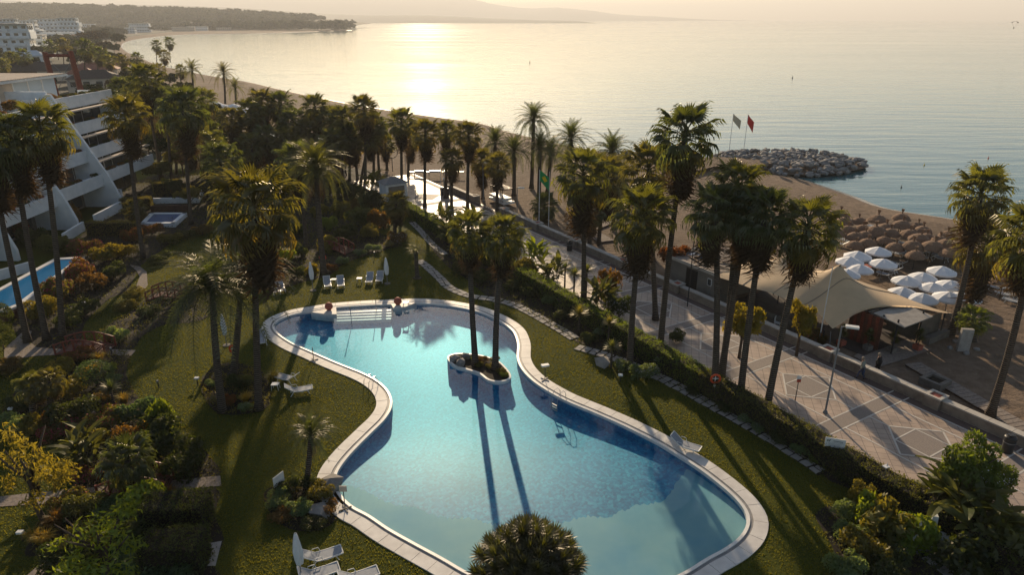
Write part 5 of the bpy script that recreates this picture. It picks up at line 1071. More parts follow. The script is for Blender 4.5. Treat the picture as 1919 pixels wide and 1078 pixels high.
for j in range(NV + 1):
    v = j / NV
    for i in range(NU + 1):
        u = i / NU; sc = .55 * math.sin(math.pi * ((u * 3) % 1)) if v in (0., 1.) or True else 0; vv = v + (.035 * math.sin(math.pi * ((u * 3) % 1)) * (1 - 2 * v))
        a = (F0[0] + (F1[0] - F0[0]) * u) * (1 - vv) + (B0[0] + (B1[0] - B0[0]) * u) * vv; c = (F0[1] + (F1[1] - F0[1]) * u) * (1 - vv) + (B0[1] + (B1[1] - B0[1]) * u) * vv
        a += .5 * math.sin(math.pi * v) * (-1 if u > .98 else 1 if u < .02 else 0); q = P(a, c, th(a, c, u, v)) - to; vs.append((q.x, q.y, q.z))
fs = [(j * (NU + 1) + i, (j + 1) * (NU + 1) + i, (j + 1) * (NU + 1) + i + 1, j * (NU + 1) + i + 1) for j in range(NV) for i in range(NU)]
mb = MB(); mb.add(vs, fs); mb.build('canopy', M['tent'], tt, True)
for a, c, z in [(51.2, -1.3, 2.4), (54.6, -1.6, 2.35), (57.9, -2., 2.35), (59.6, -6., 5.3), (54.2, -6.2, 3.6), (61.5, -2.5, 1.1), (50, -9.3, 2.5), (60, -11.3, 2.2), (65.6, -11.9, 2.)]:
    p = P(a, c, -.2) - to; MB().tube([p, p + Vector((0, 0, z + .15))], .05, 6).build('tent_pole', M['darkmetal'], tt)
for a0, c0, a1, c1 in [(51.2, -1.45, 54.6, -1.75), (54.6, -1.75, 57.9, -2.1), (57.9, -2.1, 60.4, -2.6)]:
    q0, q1 = P(a0, c0, 0) - to, P(a1, c1, 0) - to; mb = MB(); mb.add([(q0.x, q0.y, 0), (q1.x, q1.y, 0), (q1.x, q1.y, 1.1), (q0.x, q0.y, 1.1)], [(0, 1, 2, 3)]); mb.build('windbreak_panel', M['panel'], tt)
for (a0, c0, z0, a1, c1, z1) in [(65.6, -12, 2.1, 67.3, -13.6, 0), (62.1, -2.4, 1.2, 62.9, -1.4, 0), (51.1, -1.2, 2.5, 50.6, -.9, .6), (49.7, -9.5, 2.7, 48.6, -10.8, 0), (60, -11.5, 2.3, 60.4, -13.4, 0)]:
    p0, p1 = P(a0, c0, z0) - to, P(a1, c1, z1 - .2) - to; MB().tube([p0, p1], .02, 4).build('guy_rope', M['greymetal'], tt)
for u0 in (11, 22, 33): MB().tube([Vector(vs[j * (NU + 1) + u0]) + Vector((0, 0, .015)) for j in range(NV + 1)], .03, 4).build('seam', M['shed'], tt)
mb = MB(); q = P(58, -7.5, -.16) - to; mb.box(q, (13, 8.2, .05), PANG); mb.build('floor', M['slate_roof'], tt)
for k, (a, c) in enumerate([(53, -4), (55, -7), (57.5, -4.5), (60, -8.5), (62.5, -8.5), (56.5, -9), (52.6, -7.6)]):
    t = thing('cafe_table', P(a, c, -.13), 'wooden table in the shade under the beige tent', 'table', k, 'tables under the tent'); MB().lathe([(.45, .72), (.45, .76), (0, .76)], n=12).build('table_top', M['brownwood'], t); MB().tube([(0, 0, 0), (0, 0, .72)], .04, 6).build('leg', M['darkmetal'], t)
t = thing('plastic_stool', P(57.6, -1.9, -.13), 'white plastic chair at the front edge of the tent', 'chair', 1.)
mb = MB(); mb.box((0, 0, .45), (.45, .45, .05)); mb.build('seat', M['plastic'], t); mb = MB(); mb.box((0, .22, .72), (.45, .04, .5)); mb.build('backrest', M['plastic'], t)
for sx in (-.2, .2):
    for sy in (-.2, .2): mb = MB(); mb.box((sx, sy, .21), (.04, .04, .42)); mb.build('leg', M['plastic'], t)
ht = thing('entrance_hut', P(63.2, -6.8, -.2), 'brown timber entrance hut with grey and black slatted roofs', 'hut', PANG)
hb = lambda nm, a0, a1, c0, c1, z0, z1, m: shb(nm, a0, a1, c0, c1, z0, z1, m, ht, 63.2, -6.8)
for k in range(9): hb('wall_board', 61.8 + .3 * k, 62.08 + .3 * k, -5.2, -5.12, -.2, 2.5 + .02 * (k % 2), M['redwood' if k % 2 else 'wood'])
for k in range(7): hb('wall_board', 61.72, 61.8, -8.0 + .4 * k, -7.63 + .4 * k, -.2, 2.5, M['wood'])
for k in range(16):
    mb = MB(); mb.box((61.2 + .17 * k - 63.2, -SY * (-6.9 + 6.8) , 3.0 - .015 * k), (.12, 3.6 + .3 * math.sin(k * 2.), .05), .08 * math.sin(k)); mb.build('roof_slat', M['slate_roof' if k % 3 else 'shed'], ht)
mb = MB(); mb.box((1.6, -SY * (-7.2 + 6.8), 2.72), (2.5, 3.9, .08), 0, .10); mb.build('roof_panel', M['pale_stone'], ht)
for a, c in ((64.3, -5.4), (65.4, -5.5), (65.4, -8.9), (62, -8.9)): hb('post', a - .05, a + .05, c - .05, c + .05, -.2, 2.75, M['darkmetal'])
hb('screen', 65.3, 65.34, -12, -9.2, 0, 1.9, M['panel']); hb('screen', 62.2, 65.2, -9.1, -9.06, 0, 1.9, M['panel']); hb('counter', 65.45, 66.0, -12.6, -9.6, -.2, .35, M['stone'])
for i, (a, c, l) in enumerate([(65.2, -5.9, 'potted plant at the front post of the entrance hut'), (66.0, -8.0, 'potted palm-like plant in a terracotta box right of the hut'), (64.0, -4.6, 'potted yucca beside the hut timber wall'), (62.4, -3.6, 'potted shrub between wall and hut')]):
    t = thing('potted_plant', P(a, c, -.2), l, 'potted plant'); mb = MB(); mb.box((0, 0, .22), (.5, .5, .44), .4, taper=1.1); mb.build('pot', M['terracotta'] if i % 2 else M['stone'], t)
    for q in range(3): f = link('rosette', YUCM, t, (.12 * math.cos(q * 2), .12 * math.sin(q * 2), .9 + .35 * q)); f.scale = (.65,) * 3; f.color = (.9, 1, .8, 1)
    MB().tube([(0, 0, .4), (0, 0, 1.5)], .04, 5).build('stem', M['trunk'], t)
shrub(P(60.6, -2.0, -.1), 'bare twiggy shrub with red flowers at the tent corner', 1.0, 1.2, 'brown', 'red'); shrub(P(61.6, -2.4, -.1), 'bare brown twigs piled against the low tent corner', .8, .9, 'brown', None, 'grass')
# parasols on the sand
def make_parasol(loc, label, m, r=1.3, h=2.45, group=None):
    t = thing('parasol', loc, label, 'parasol', 0, group); MB().tube([(0, 0, 0), (0, 0, h)], .035, 6).build('pole', M['greymetal'], t)
    n = 8
    for k in range(n):
        a0, a1 = 2 * math.pi * k / n, 2 * math.pi * (k + 1) / n; am = (a0 + a1) / 2
        mb = MB(); p = lambda q, a, z: (q * math.cos(a), q * math.sin(a), z)
        mb.add([(0, 0, h), p(r * .55, a0, h - .24), p(r * .54, am, h - .27), p(r * .55, a1, h - .24), p(r, a0, h - .55), p(r * .96, am, h - .57), p(r, a1, h - .55), p(r, a0, h - .70), p(r * .96, am, h - .72), p(r, a1, h - .70)], [(0, 1, 2), (0, 2, 3), (1, 4, 5, 2), (2, 5, 6, 3), (4, 7, 8, 5), (5, 8, 9, 6)]); mb.build('canopy_panel', m, t)
    return t
wp = [(1648, 461, 'white parasol standing apart, nearest the straw parasols'), (1609, 471, 'white parasol at the far left of the left cluster'), (1594, 481, 'small-looking white parasol hidden behind the palm fronds'), (1657, 484, 'white parasol at the right of the left cluster'), (1614, 492, 'white parasol in the front of the left cluster'), (1590, 500, 'white parasol half behind the tent peak'),
      (1767, 498, 'farthest white parasol of the right cluster'), (1732, 507, 'creamy parasol in the back of the right cluster'), (1701, 515, 'leftmost white parasol of the right cluster'), (1751, 525, 'white parasol in the middle of the right cluster'), (1695, 534, 'white parasol whose edge tucks behind the tent'), (1732, 546, 'nearest white parasol, beside the tent corner'), (1783, 523, 'white parasol partly behind the palm pair'), (1780, 545, 'white parasol left behind the palm trunk'), (1813, 545, 'white parasol right behind the palm trunks')]
par = None
for x, y, l in wp:
    g = G(x, y + 2, 2.2); g.z = -.22
    if par is None: par = make_parasol(g, l, M['canvas'], group='white parasols on the beach')
    else: dup(par, g, random.Random(x).uniform(0, .8), l, random.Random(x).uniform(.93, 1.05))
def make_thatch(loc, label):
    t = thing('straw_parasol', loc, label, 'straw parasol', 0, 'straw parasols on the beach'); MB().tube([(0, 0, 0), (0, 0, 2.1)], .05, 6).build('pole', M['bark'], t)
    mb = MB(); rr = random.Random(1); n = 18; prof = [(0, 2.42), (.35, 2.36), (.75, 2.12), (1.02, 1.82), (1.12, 1.58)]; vs = []
    for q, z in prof:
        for k in range(n): j = 1 + .05 * rr.uniform(-1, 1); vs.append((q * j * math.cos(6.283 * k / n), q * j * math.sin(6.283 * k / n), z + rr.uniform(-.05, .05) * (q > .9)))
    mb.add(vs, [(i * n + k, i * n + (k + 1) % n, (i + 1) * n + (k + 1) % n, (i + 1) * n + k) for i in range(4) for k in range(n)]); mb.build('thatch', M['thatch'], t)
    MB().lathe([(.10, 2.38), (.07, 2.55), (.16, 2.78), (.2, 2.95), (0, 2.9)], n=8).build('topknot', M['thatch'], t); return t
ths = [(1583, 410), (1611, 405), (1647, 410), (1620, 420), (1590, 422), (1660, 422), (1690, 418), (1604, 435), (1624, 432), (1675, 430), (1700, 433), (1733, 425), (1777, 435), (1630, 446), (1657, 441), (1716, 445), (1743, 438), (1757, 445), (1673, 453), (1709, 455), (1748, 458), (1716, 467), (1775, 457), (1650, 430), (1575, 398), (1800, 450), (1790, 470), (1890, 520), (1905, 505), (1568, 430), (1690, 402), (1725, 412), (1600, 448)]
th0 = None
for i, (x, y) in enumerate(ths):
    g = G(x, y, 2.0); g.z = -.22
    if th0 is None: th0 = make_thatch(g, 'round straw parasol with tufted top in the dense rows on the sand')
    else: c = dup(th0, g, i * 1.3, None, random.Random(i).uniform(.82, 1.12)); c.rotation_euler.x = random.Random(i).uniform(-.11, .11); c.location.x += random.Random(i + 5).uniform(-.35, .35)
# beach loungers
def lounger(loc, rz, label, group=None, back=38, m='sling', wheels=False):
    t = thing('sun_lounger', loc, label, 'sun lounger', rz, group)
    b = R(back)
    mb = MB(); mb.box((.32, 0, .335), (1.18, .56, .025)); mb.build('seat', M[m], t)
    mb = MB(); mb.box((-.27 - .36 * math.cos(b), 0, .335 + .36 * math.sin(b)), (.72, .56, .025), 0, b); mb.build('backrest', M[m], t)
    mb = MB()
    for sy in (-.31, .31):
        mb.tube([(-.27 - .74 * math.cos(b), sy, .33 + .74 * math.sin(b)), (-.27, sy, .34), (.35, sy, .33), (.93, sy, .36)], .028, 5)
        mb.tube([(-.3, sy, .34), (.2, sy, .27), (.93, sy, .34)], .022, 5)
    mb.tube([(.93, -.31, .36), (.93, .31, .36)], .028, 5); mb.tube([(-.27 - .74 * math.cos(b), -.31, .33 + .74 * math.sin(b)), (-.27 - .74 * math.cos(b), .31, .33 + .74 * math.sin(b))], .028, 5); mb.build('frame', M['plastic'], t)
    for sx, dx in ((-.55, .22), (.72, -.15)):
        for sy in (-.3, .3): MB().tube([(sx, sy, 0), (sx + dx, sy, .33)], .026, 5).build('leg', M['plastic'], t)
    for sy in (-.34, .34): MB().tube([(-.45, sy, .34), (-.38, sy, .56), (-.1, sy, .56), (-.02, sy, .34)], .02, 5).build('armrest', M['plastic'], t)
    return t
L0 = lounger(G(540, 716), 2.75, 'white lounger with small table in front of the lawn palm bed')
def lg(x, y, rz, label, back=None, group=None): c = dup(L0, G(x, y), rz, label); return c
lg(560, 738, .35, 'white lounger on the left lawn, right of its pair, back raised'); lg(492, 642, -1.2, 'white lounger touching the left tip of the pool')
lg(519, 548, 2.0 - 3.2, 'left of two loungers at the left end of the back lawn'); lg(527, 546, 2.1 - 3.2, 'right of two loungers at the left end of the back lawn')
lg(614, 537, -1.25, 'left lounger of the pair by the closed parasol'); lg(639, 536, -1.3, 'right lounger of the pair by the closed parasol')
lg(693, 529, -1.5, 'grey-seated lounger left of the closed parasol on the back lawn'); lg(712, 527, -1.5, 'white lounger next to the closed parasol on the back lawn')
lg(1283, 842, 2.55 - math.pi, 'lone lounger on the pool coping at the right side')
lg(605, 1052, .45, 'lounger beside the closed parasol at the bottom left'); lg(598, 1085, .45, 'lounger cut by the bottom edge, left one'); lg(672, 1092, .45, 'lounger cut by the bottom edge, right one')
for a, b_ in ((0, 6), ):
    pass
bl = [(1700, 462), (1712, 470), (1690, 470), (1725, 478), (1740, 470), (1680, 480), (1705, 484), (1735, 488), (1755, 482), (1680, 500), (1670, 512), (1660, 520), (1600, 460), (1585, 455), (1620, 452), (1575, 462), (1640, 475), (1880, 530), (1895, 540), (1870, 545), (1905, 552), (1885, 558), (1860, 530), (1850, 520), (1900, 570), (1840, 510), (1915, 530), (1770, 470), (1790, 480), (1805, 490), (1720, 455), (1765, 490), (1600, 440), (1625, 440), (1660, 445), (1690, 445), (1640, 430), (1668, 460)]
for i, (x, y) in enumerate(bl): c = dup(L0, G(x, y, -.22), 2.2 + random.Random(i).uniform(-.25, .25), 'white beach lounger in the rows among the beach parasols'); c['group'] = 'loungers among the beach parasols'
def side_table(x, y, label, r=.28, h=.42, m='plastic'):
    t = thing('side_table', G(x, y), label, 'small table'); mb = MB(); mb.box((0, 0, h), (.5, .42, .035)); mb.build('table_top', M[m], t)
    for sx in (-.2, .2):
        for sy in (-.16, .16): MB().tube([(sx * 1.2, sy * 1.2, 0), (sx, sy, h)], .02, 5).build('leg', M[m], t)
side_table(517, 730, 'small white table beside the left lawn loungers'); side_table(626, 531, 'small white table between the two back lawn loungers'); side_table(674, 529, 'small white table left of the grey-seated lounger'); side_table(1761 - 1000, 575, 'small white table by the pool planter')
for x, y, l in [(1700, 545, 'wooden table under the nearest white parasols'), (1788, 560, 'wooden table behind the palm pair'), (1640, 510, 'red-brown table behind the tent peak'), (1620, 512, 'wooden table left behind the tent peak')]:
    t = thing('beach_table', G(x, y, -.22), l, 'table', .5); mb = MB(); mb.box((0, 0, .72), (1.5, .9, .05)); mb.build('table_top', M['terracotta'], t)
    for sx in (-.6, .6):
        for sy in (-.35, .35): mb = MB(); mb.box((sx, sy, .35), (.06, .06, .7)); mb.build('leg', M['brownwood'], t)
def closed_parasol(x, y, h, label):
    t = thing('closed_parasol', G(x, y), label, 'closed parasol'); MB().tube([(0, 0, 0), (0, 0, h)], .03, 6).build('pole', M['greymetal'], t)
    n = 12; mb = MB(); vs = []; prof = [(.05, h), (.09, h - .15), (.15, h - .5), (.2, h - 1.1), (.17, h - 1.55), (.13, h - 1.75)]
    for q, z in prof:
        for k in range(n): r_ = q * (1 + .22 * (-1) ** k * min(1, (h - z))); vs.append((r_ * math.cos(6.283 * k / n), r_ * math.sin(6.283 * k / n), z))
    mb.add(vs, [(i * n + k, i * n + (k + 1) % n, (i + 1) * n + (k + 1) % n, (i + 1) * n + k) for i in range(5) for k in range(n)]); mb.build('folded_canopy', M['canvas'], t); MB().lathe([(.3, 0), (.3, .06), (.06, .1)], n=12).build('base', M['stone'], t)
closed_parasol(587, 545, 2.9, 'closed white parasol left on the back lawn'); closed_parasol(726, 532, 2.7, 'closed white parasol right on the back lawn, by two loungers'); closed_parasol(567, 1095, 2.9, 'closed white parasol at the bottom edge, left of the pool'); closed_parasol(425, 648, 2.7, 'closed white parasol between the two feathery palm trunks')
# lifebuoys
def lifebuoy(x, y, h, label):
    t = thing('lifebuoy', G(x, y), label, 'lifebuoy'); MB().tube([(0, 0, 0), (0, 0, h + .3)], .03, 6).build('post', M['greymetal'], t)
    bm = bmesh.new(); mb = MB(); n, m_ = 20, 8; vs = []
    for i in range(n):
        a = 6.283 * i / n
        for k in range(m_): b_ = 6.283 * k / m_; r_ = .30 + .075 * math.cos(b_); vs.append((r_ * math.cos(a), -.1 + .075 * math.sin(b_), h + r_ * math.sin(a)))
    mb.add(vs, [(i * m_ + k, ((i + 1) % n) * m_ + k, ((i + 1) % n) * m_ + (k + 1) % m_, i * m_ + (k + 1) % m_) for i in range(n) for k in range(m_)]); bm.free(); mb.build('ring', M['orange'], t, True)
    mb = MB(); mb.box((0, -.06, h), (.5, .03, .05)); mb.box((0, -.06, h), (.05, .032, .5)); mb.build('rack', M['plastic'], t); MB().lathe([(.06, h - .6), (.09, h - .5), (.09, h - .4), (0, h - .35)], (0, -.12, 0), 8).build('rope_bag', M['plastic'], t)
lifebuoy(1335, 752, 1.75, 'orange lifebuoy on a post in the hedge bed'); lifebuoy(445, 690, 1.6, 'orange lifebuoy behind the feathery palm trunks on the lawn'); lifebuoy(608, 510, 1.6, 'small red lifebuoy post in the back flower bed')
# ladders
def ladder(x, y, rz, label):
    t = thing('pool_ladder', G(x, y), label, 'pool ladder', rz)
    for sy in (-.26, .26): MB().tube([(-.55, sy, .03), (-.5, sy, .5), (-.25, sy, .8), (.05, sy, .75), (.3, sy, .35), (.32, sy, -.6)], .022, 6).build('handrail', M['steel'], t)
    for k in range(3): mb = MB(); mb.box((.32, 0, -.15 - .2 * k), (.1, .52, .03)); mb.build('rung', M['steel'], t)
ladder(698, 722, .9, 'steel ladder at the narrow left waist of the pool'); ladder(1045, 752, 3.9, 'steel ladder at the right side of the pool near the chair on a stand')
for x, y, h, l in [(658, 596, 1.0, 'chrome rail post left at the pool steps'), (705, 578, .8, 'short bollard light right at the pool steps')]:
    t = thing('step_rail', G(x, y), l, 'handrail'); MB().tube([(0, 0, -.8), (0, 0, h)], .03, 6).build('post', M['steel'], t); MB().lathe([(0, .06), (.05, 0), (0, -.06)], (0, 0, h), 8).build('knob', M['yellow_flag'], t)
# planters with red spheres at the steps
for pts_, c_, l in [([(583, 587), (630, 578), (631, 591), (612, 591)], (617, 583), 'red ball planter on the left platform at the pool steps'), ([(733, 572), (780, 569), (760, 577), (737, 579)], (746, 573), 'red ball planter on the right platform at the pool steps')]:
    q = px(pts_); t = thing('ball_planter', q[0], l, 'planter'); mb = MB(); mb.prism([(p.x - q[0].x, p.y - q[0].y) for p in q], -.6, .10); mb.build('platform', M['coping'], t)
    c = G(*c_) - q[0]; bm = MB(); bm.lathe([(.0, .1), (.18, .13), (.33, .3), (.36, .45), (.30, .64), (.14, .78), (0, .8)], c, 16); bm.build('ball', M['terracotta'], t, True)
# stand things on coping
def stand(x, y, label, m, rz=0, hh=1.15, board=(.38, .05, .34)):
    t = thing('pool_sign', G(x, y, .06), label, 'sign stand', rz)
    for a in (0, 1.57): mb = MB(); mb.box((0, 0, .03), (.7, .06, .05), a + .6); mb.build('foot', M['darkmetal'], t)
    MB().tube([(0, 0, .03), (0, 0, hh)], .025, 6).build('post', M['darkmetal'], t); mb = MB(); mb.box((0, 0, hh + .15), board); mb.build('panel', m, t)
stand(647, 955, 'small sign on a cross-footed stand at the near left coping', M['cream']); stand(1021, 712, 'white shower chair-like sign on a cross-footed stand, right coping', M['plastic'], .3, 1.0, (.55, .3, .12)); stand(588, 676, 'bare metal stand on the left coping', M['greymetal'], 0, .8, (.05, .05, .3))
# notice boards
def board(x, y, h, w_, bh, label, rz, text=None):
    t = thing('notice_board', G(x, y), label, 'sign', rz)
    for sx in (-w_ * .3, w_ * .3) if w_ > 1.2 else (0,): MB().tube([(sx, .03, 0), (sx, .03, h)], .03, 6).build('post', M['greymetal'], t)
    mb = MB(); mb.box((0, 0, h), (w_, .04, bh)); mb.build('panel', M['plastic'], t)
    if text:
        for q, (z, l, x_) in enumerate(((.14, .5, .14), (.05, .62, .12), (-.03, .7, 0), (-.10, .6, -.02), (-.17, .66, 0))): mb = MB(); mb.box((x_, -.022, h + z), (l, .003, .022 if q else .05)); mb.build('print_line', M['greymetal'], t)
        mb = MB(); 
        for (a, z, l, q) in ((-.36, .14, .16, .05), (-.42, .09, .03, .08), (-.32, .09, .03, .08), (-.27, .18, .06, .05)): mb.box((a, -.023, h + z), (l, .004, q))
        mb.build('dog_pictogram', M['darkmetal'], t)
board(1555, 880, 1.75, 1.05, .62, 'white notice board with small print in the bed by the hedge', -.35, 'aviso\n......')
board(526, 925, .9, .75, .62, 'plain board turned sideways beside the small spiky palm', 1.1)
# shower post and block
t = thing('garden_shower', G(1647, 935), 'thin garden shower post with white head on a round slab', 'shower'); MB().tube([(0, 0, 0), (0, 0, 2.2), (-.05, -.1, 2.35), (-.2, -.3, 2.35)], .025, 6).build('pipe', M['steel'], t); mb = MB(); mb.box((-.25, -.35, 2.32), (.3, .24, .05), .4); mb.build('shower_head', M['plastic'], t)
t = thing('foot_shower', G(1740, 1012), 'white rendered shower block with obelisk and two low plinths', 'shower block', -.3)
mb = MB(); mb.box((0, 0, .75), (.36, .36, 1.5), 0, taper=.7); mb.build('obelisk', M['white'], t); mb = MB(); mb.box((-.55, .55, .25), (.9, .7, .5)); mb.build('plinth', M['white'], t); mb = MB(); mb.box((.75, -.15, .25), (.8, .6, .5)); mb.build('plinth', M['white'], t); mb = MB(); mb.box((0, 0, .04), (2.0, 1.3, .08)); mb.build('base', M['white'], t)
# boulders
for x, y, sc, l, c in [(620, 912, .85, 'dark rounded boulder at the pool edge in the corner bed', 'boulder'), (597, 960, .7, 'grey boulder in the middle of the corner bed', 'boulder'), (1130, 680, .75, 'round pale boulder at the foot of the dark yucca', 'boulder'), (862, 680, .5, 'pale boulder at the left end of the pool island', 'boulder'), (852, 672, .45, 'darker boulder at the left tip of the pool island', 'boulder'), (873, 668, .4, 'pointed brown stone on the pool island', 'boulder'), (170, 775, .45, 'grey boulder by the garden steps', 'boulder')]:
    o = link('boulder', ROCK[int(x) % 7], None, G(x, y, .2)); o.scale = (sc,) * 3; o.rotation_euler.z = x; tag(o, l, c)
# arched garden bridges
def bridge(x, y, rz, L, w_, label):
    t = thing('garden_bridge', G(x, y), label, 'bridge', rz); me = MB().box((0, 0, 0), (.17, w_, .05)).mesh('deck_plank', M['wood']); n = int(L / .2)
    for i in range(n):
        u = (i + .5) / n; link('deck_plank', me, t, (L * (u - .5), 0, .08 + .35 * math.sin(math.pi * u)))
    for sy in (-w_ / 2, w_ / 2):
        MB().tube([(L * (u - .5), sy, .85 + .45 * math.sin(math.pi * u)) for u in np.linspace(0, 1, 9)], .06, 5).build('handrail', M['redwood'], t)
        MB().tube([(L * (u - .5), sy, .08 + .35 * math.sin(math.pi * u)) for u in np.linspace(0, 1, 9)], .07, 5).build('side_beam', M['redwood'], t)
        for u in np.linspace(0, 1, 6): mb = MB(); mb.box((L * (u - .5), sy, .48 + .4 * math.sin(math.pi * u)), (.10, .10, .9)); mb.build('baluster', M['redwood'], t)
        for u in np.linspace(.1, .9, 5):
            z = .5 + .4 * math.sin(math.pi * u)
            for q in (-1, 1): MB().tube([(L * (u - .5) - .3, sy, z - .28 * q), (L * (u - .5) + .3, sy, z + .28 * q)], .02, 4).build('brace', M['redwood'], t)
bridge(162, 658, 0.0, 3.8, 1.5, 'red arched garden bridge over the planting at the left'); bridge(315, 558, .1, 3.2, 1.5, 'red garden bridge half hidden by feathery fronds'); bridge(258, 917, .12, 3.4, 1.4, 'red bridge on the gravel path behind the dark fan palm'); bridge(632, 470, -.5, 3.6, 1.5, 'dark red bridge in the back flower bed')
# small bollard lights
for i, (x, y, l) in enumerate([(1162, 716, 'white lantern at the grass edge under the boulder'), (858 - 98, 452, 'dark bollard light at the lawn tip'), (160, 578, 'white path light at the sunlit lawn strip'), (783, 490, 'dark bollard light at the path bend'), (210, 665, 'dark bollard light right of the red bridge'), (43, 1015, 'white box light at the lower left lawn'), (24, 780, 'white box light in the left bed'), (371, 722, 'white box light on the lawn left of the feathery palm'), (298, 728, 'short sprinkler post on the shaded lawn'), (702, 482, 'dark bollard light near the back bridge')]):
    t = thing('garden_light', G(x, y), l, 'garden light'); MB().tube([(0, 0, 0), (0, 0, .5)], .035, 6).build('post', M['darkmetal'], t); mb = MB(); mb.box((0, 0, .55), (.3, .2, .12) if 'white' in l else (.12, .12, .14)); mb.build('lamp_head', M['plastic' if 'white' in l else 'greymetal'], t)
# buoys
for x, y, l, m in [(1732, 310, 'yellow buoy on the water nearer the beach', 'yellow'), (1852, 297, 'orange-brown buoy far right on the water', 'orange'), (1689, 352, 'dark mooring stick in the shallow bay', 'darkmetal'), (1485, 146, 'small dark buoy in the middle of the sea', 'darkmetal'), (993, 117, 'tiny far buoy near the sun glint', 'darkmetal'), (620, 84, 'tiny buoy in the bay', 'darkmetal')]:
    d = G(x, y, SEA).length / 130; t = thing('buoy', G(x, y, SEA), l, 'buoy'); MB().lathe([(0, -.3), (.35, -.1), (.38, .2), (.15, .5), (.08, 1.3), (0, 1.4)], n=10).build('float', M[m], t, True); MB().tube([(0, 0, 1.3), (.05, 0, 1.7)], .04, 5).build('tip', M[m], t); t.scale = (max(.35, min(1.1, d * .3)),) * 3
# paraglider far away
gt = thing('paraglider', Vector((560, 800, 20)), 'tiny paraglider in the haze at the top right', 'paraglider'); gt.location = Vector((0, 0, 24)) + (G(1901, 47) - Vector((0, 0, 24))).normalized() * 620
mb = MB(); n = 10
vs = [(3. * math.sin(a), y_, 2.6 * math.cos(a)) for a in np.linspace(-.9, .9, n) for y_ in (-.7, .7)]; mb.add(vs, [(2 * i, 2 * i + 2, 2 * i + 3, 2 * i + 1) for i in range(n - 1)]); mb.build('wing', M['darkmetal'], gt); MB().tube([(0, 0, -2.2), (0, 0, -1.2)], .25, 6).build('pilot', M['darkmetal'], gt)
for q in (-2.2, 2.2): MB().tube([(0, 0, -1.2), (q, 0, 1.7)], .04, 4).build('line', M['darkmetal'], gt)

# ------------------------------------------------------------------ white terraced building
bt_ = thing('terraced_building', Vector((-60, 88, 0)), 'white terraced apartment building with slanted fins and planted balconies', 'building'); bo = bt_.location.copy()
def bb(nm, x0, x1, y0, y1, z0, z1, m, parent=None): mb = MB(); mb.box(((x0 + x1) / 2 - bo.x, (y0 + y1) / 2 - bo.y, (z0 + z1) / 2), (x1 - x0, y1 - y0, z1 - z0)); return mb.build(nm, m, parent or bt_)
units = [(91.5, 106, 0.), (80.5, 91.1, .5), (69, 80.1, 1.), (50, 68.6, 1.4)]
tops = [4.5, 7.7, 10.9, 14.2]; rnd = random.Random(6)
for ui, (ya, yb_, fx) in enumerate(units):
    for k, zt in enumerate(tops):
        if ui > 0 and k == 3: zt = 13.6
        px_ = -55.7 - 1.45 * k + fx; last = (k == 3)
        bb('parapet', px_ - .22, px_, ya, yb_, zt - 1.55, zt, M['white']); bb('deck', px_ - 6, px_ - .22, ya, yb_, zt - 1.55, zt - 1.3, M['white'])
        if ui == 0: bb('side_parapet', px_ - 5, px_ - .23, yb_ - .22, yb_, zt - 1.29, zt - .1, M['white'])
        # planting along the parapet
        n = int((yb_ - ya) / 1.2)
        for i in range(n):
            if rnd.random() < .55:
                yy = ya + (i + .5) * (yb_ - ya) / n; f = link('balcony_plant', SHC[i % 2], bt_, (px_ - .55 - bo.x, yy - bo.y, zt - .15)); f.scale = (.5, .7, .45); f.color = (*(COL['dark'] if rnd.random() < .7 else COL['rust']), 1)
                if rnd.random() < .35: g = link('balcony_flowers', (MAG if rnd.random() < .4 else REDF)[i % 2], bt_, (px_ - .45 - bo.x, yy - bo.y, zt - .15)); g.scale = (.5, .7, .42)
        bb('planter_box', px_ - .85, px_ - .25, ya + .2, yb_ - .2, zt - .5, zt - .12, M['white'])
        if k < 3:
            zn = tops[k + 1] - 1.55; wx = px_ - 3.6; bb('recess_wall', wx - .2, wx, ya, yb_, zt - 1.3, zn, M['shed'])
            nw = int((yb_ - ya) / 2.2)
            for i in range(nw):
                y_a = ya + .3 + i * (yb_ - ya - .6) / nw; f = bb('window', wx, wx + .06, y_a + .05, y_a + (yb_ - ya - .6) / nw - .08, zt - 1.2, zn - .35, M['plastic'] if i % 3 == 0 else M['glass'])
                g = bb('pane', wx + .06, wx + .08, y_a + .15, y_a + (yb_ - ya - .6) / nw - .18, zt - 1.1, zn - .45, M['glass'])
            if rnd.random() < .6: bb('awning_roll', px_ - .9, px_ - .05, ya + .3, yb_ - .3, zn - .28, zn - .1, M['cream'])
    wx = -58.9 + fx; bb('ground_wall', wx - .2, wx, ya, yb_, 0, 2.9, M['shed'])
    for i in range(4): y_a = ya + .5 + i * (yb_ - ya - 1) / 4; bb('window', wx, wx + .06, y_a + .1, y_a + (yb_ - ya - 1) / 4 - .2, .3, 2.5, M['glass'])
for y in (91.1, 80.1, 68.6, 106):      # slanted fins
    if y == 106: continue
    fx = {91.1: .6, 80.1: 1.1, 68.6: 1.5}[y]
    prof = [(-54.0 + fx, 0), (-54.0 + fx, 1.2), (-55.0 + fx, 4.2), (-60.3 + fx, 14.9 if y == 91.1 else 14.2), (-62.2 + fx, 14.9 if y == 91.1 else 14.2), (-62.2 + fx, 0)]
    mb = MB(); n = len(prof); v = [(a - bo.x, y - bo.y, z) for a, z in prof] + [(a - bo.x, y + .4 - bo.y, z) for a, z in prof]; mb.add(v, [tuple(range(n)), tuple(range(2 * n - 1, n - 1, -1))] + [((i + 1) % n, i, i + n, (i + 1) % n + n) for i in range(n)]); mb.build('slanted_fin', M['white'], bt_)
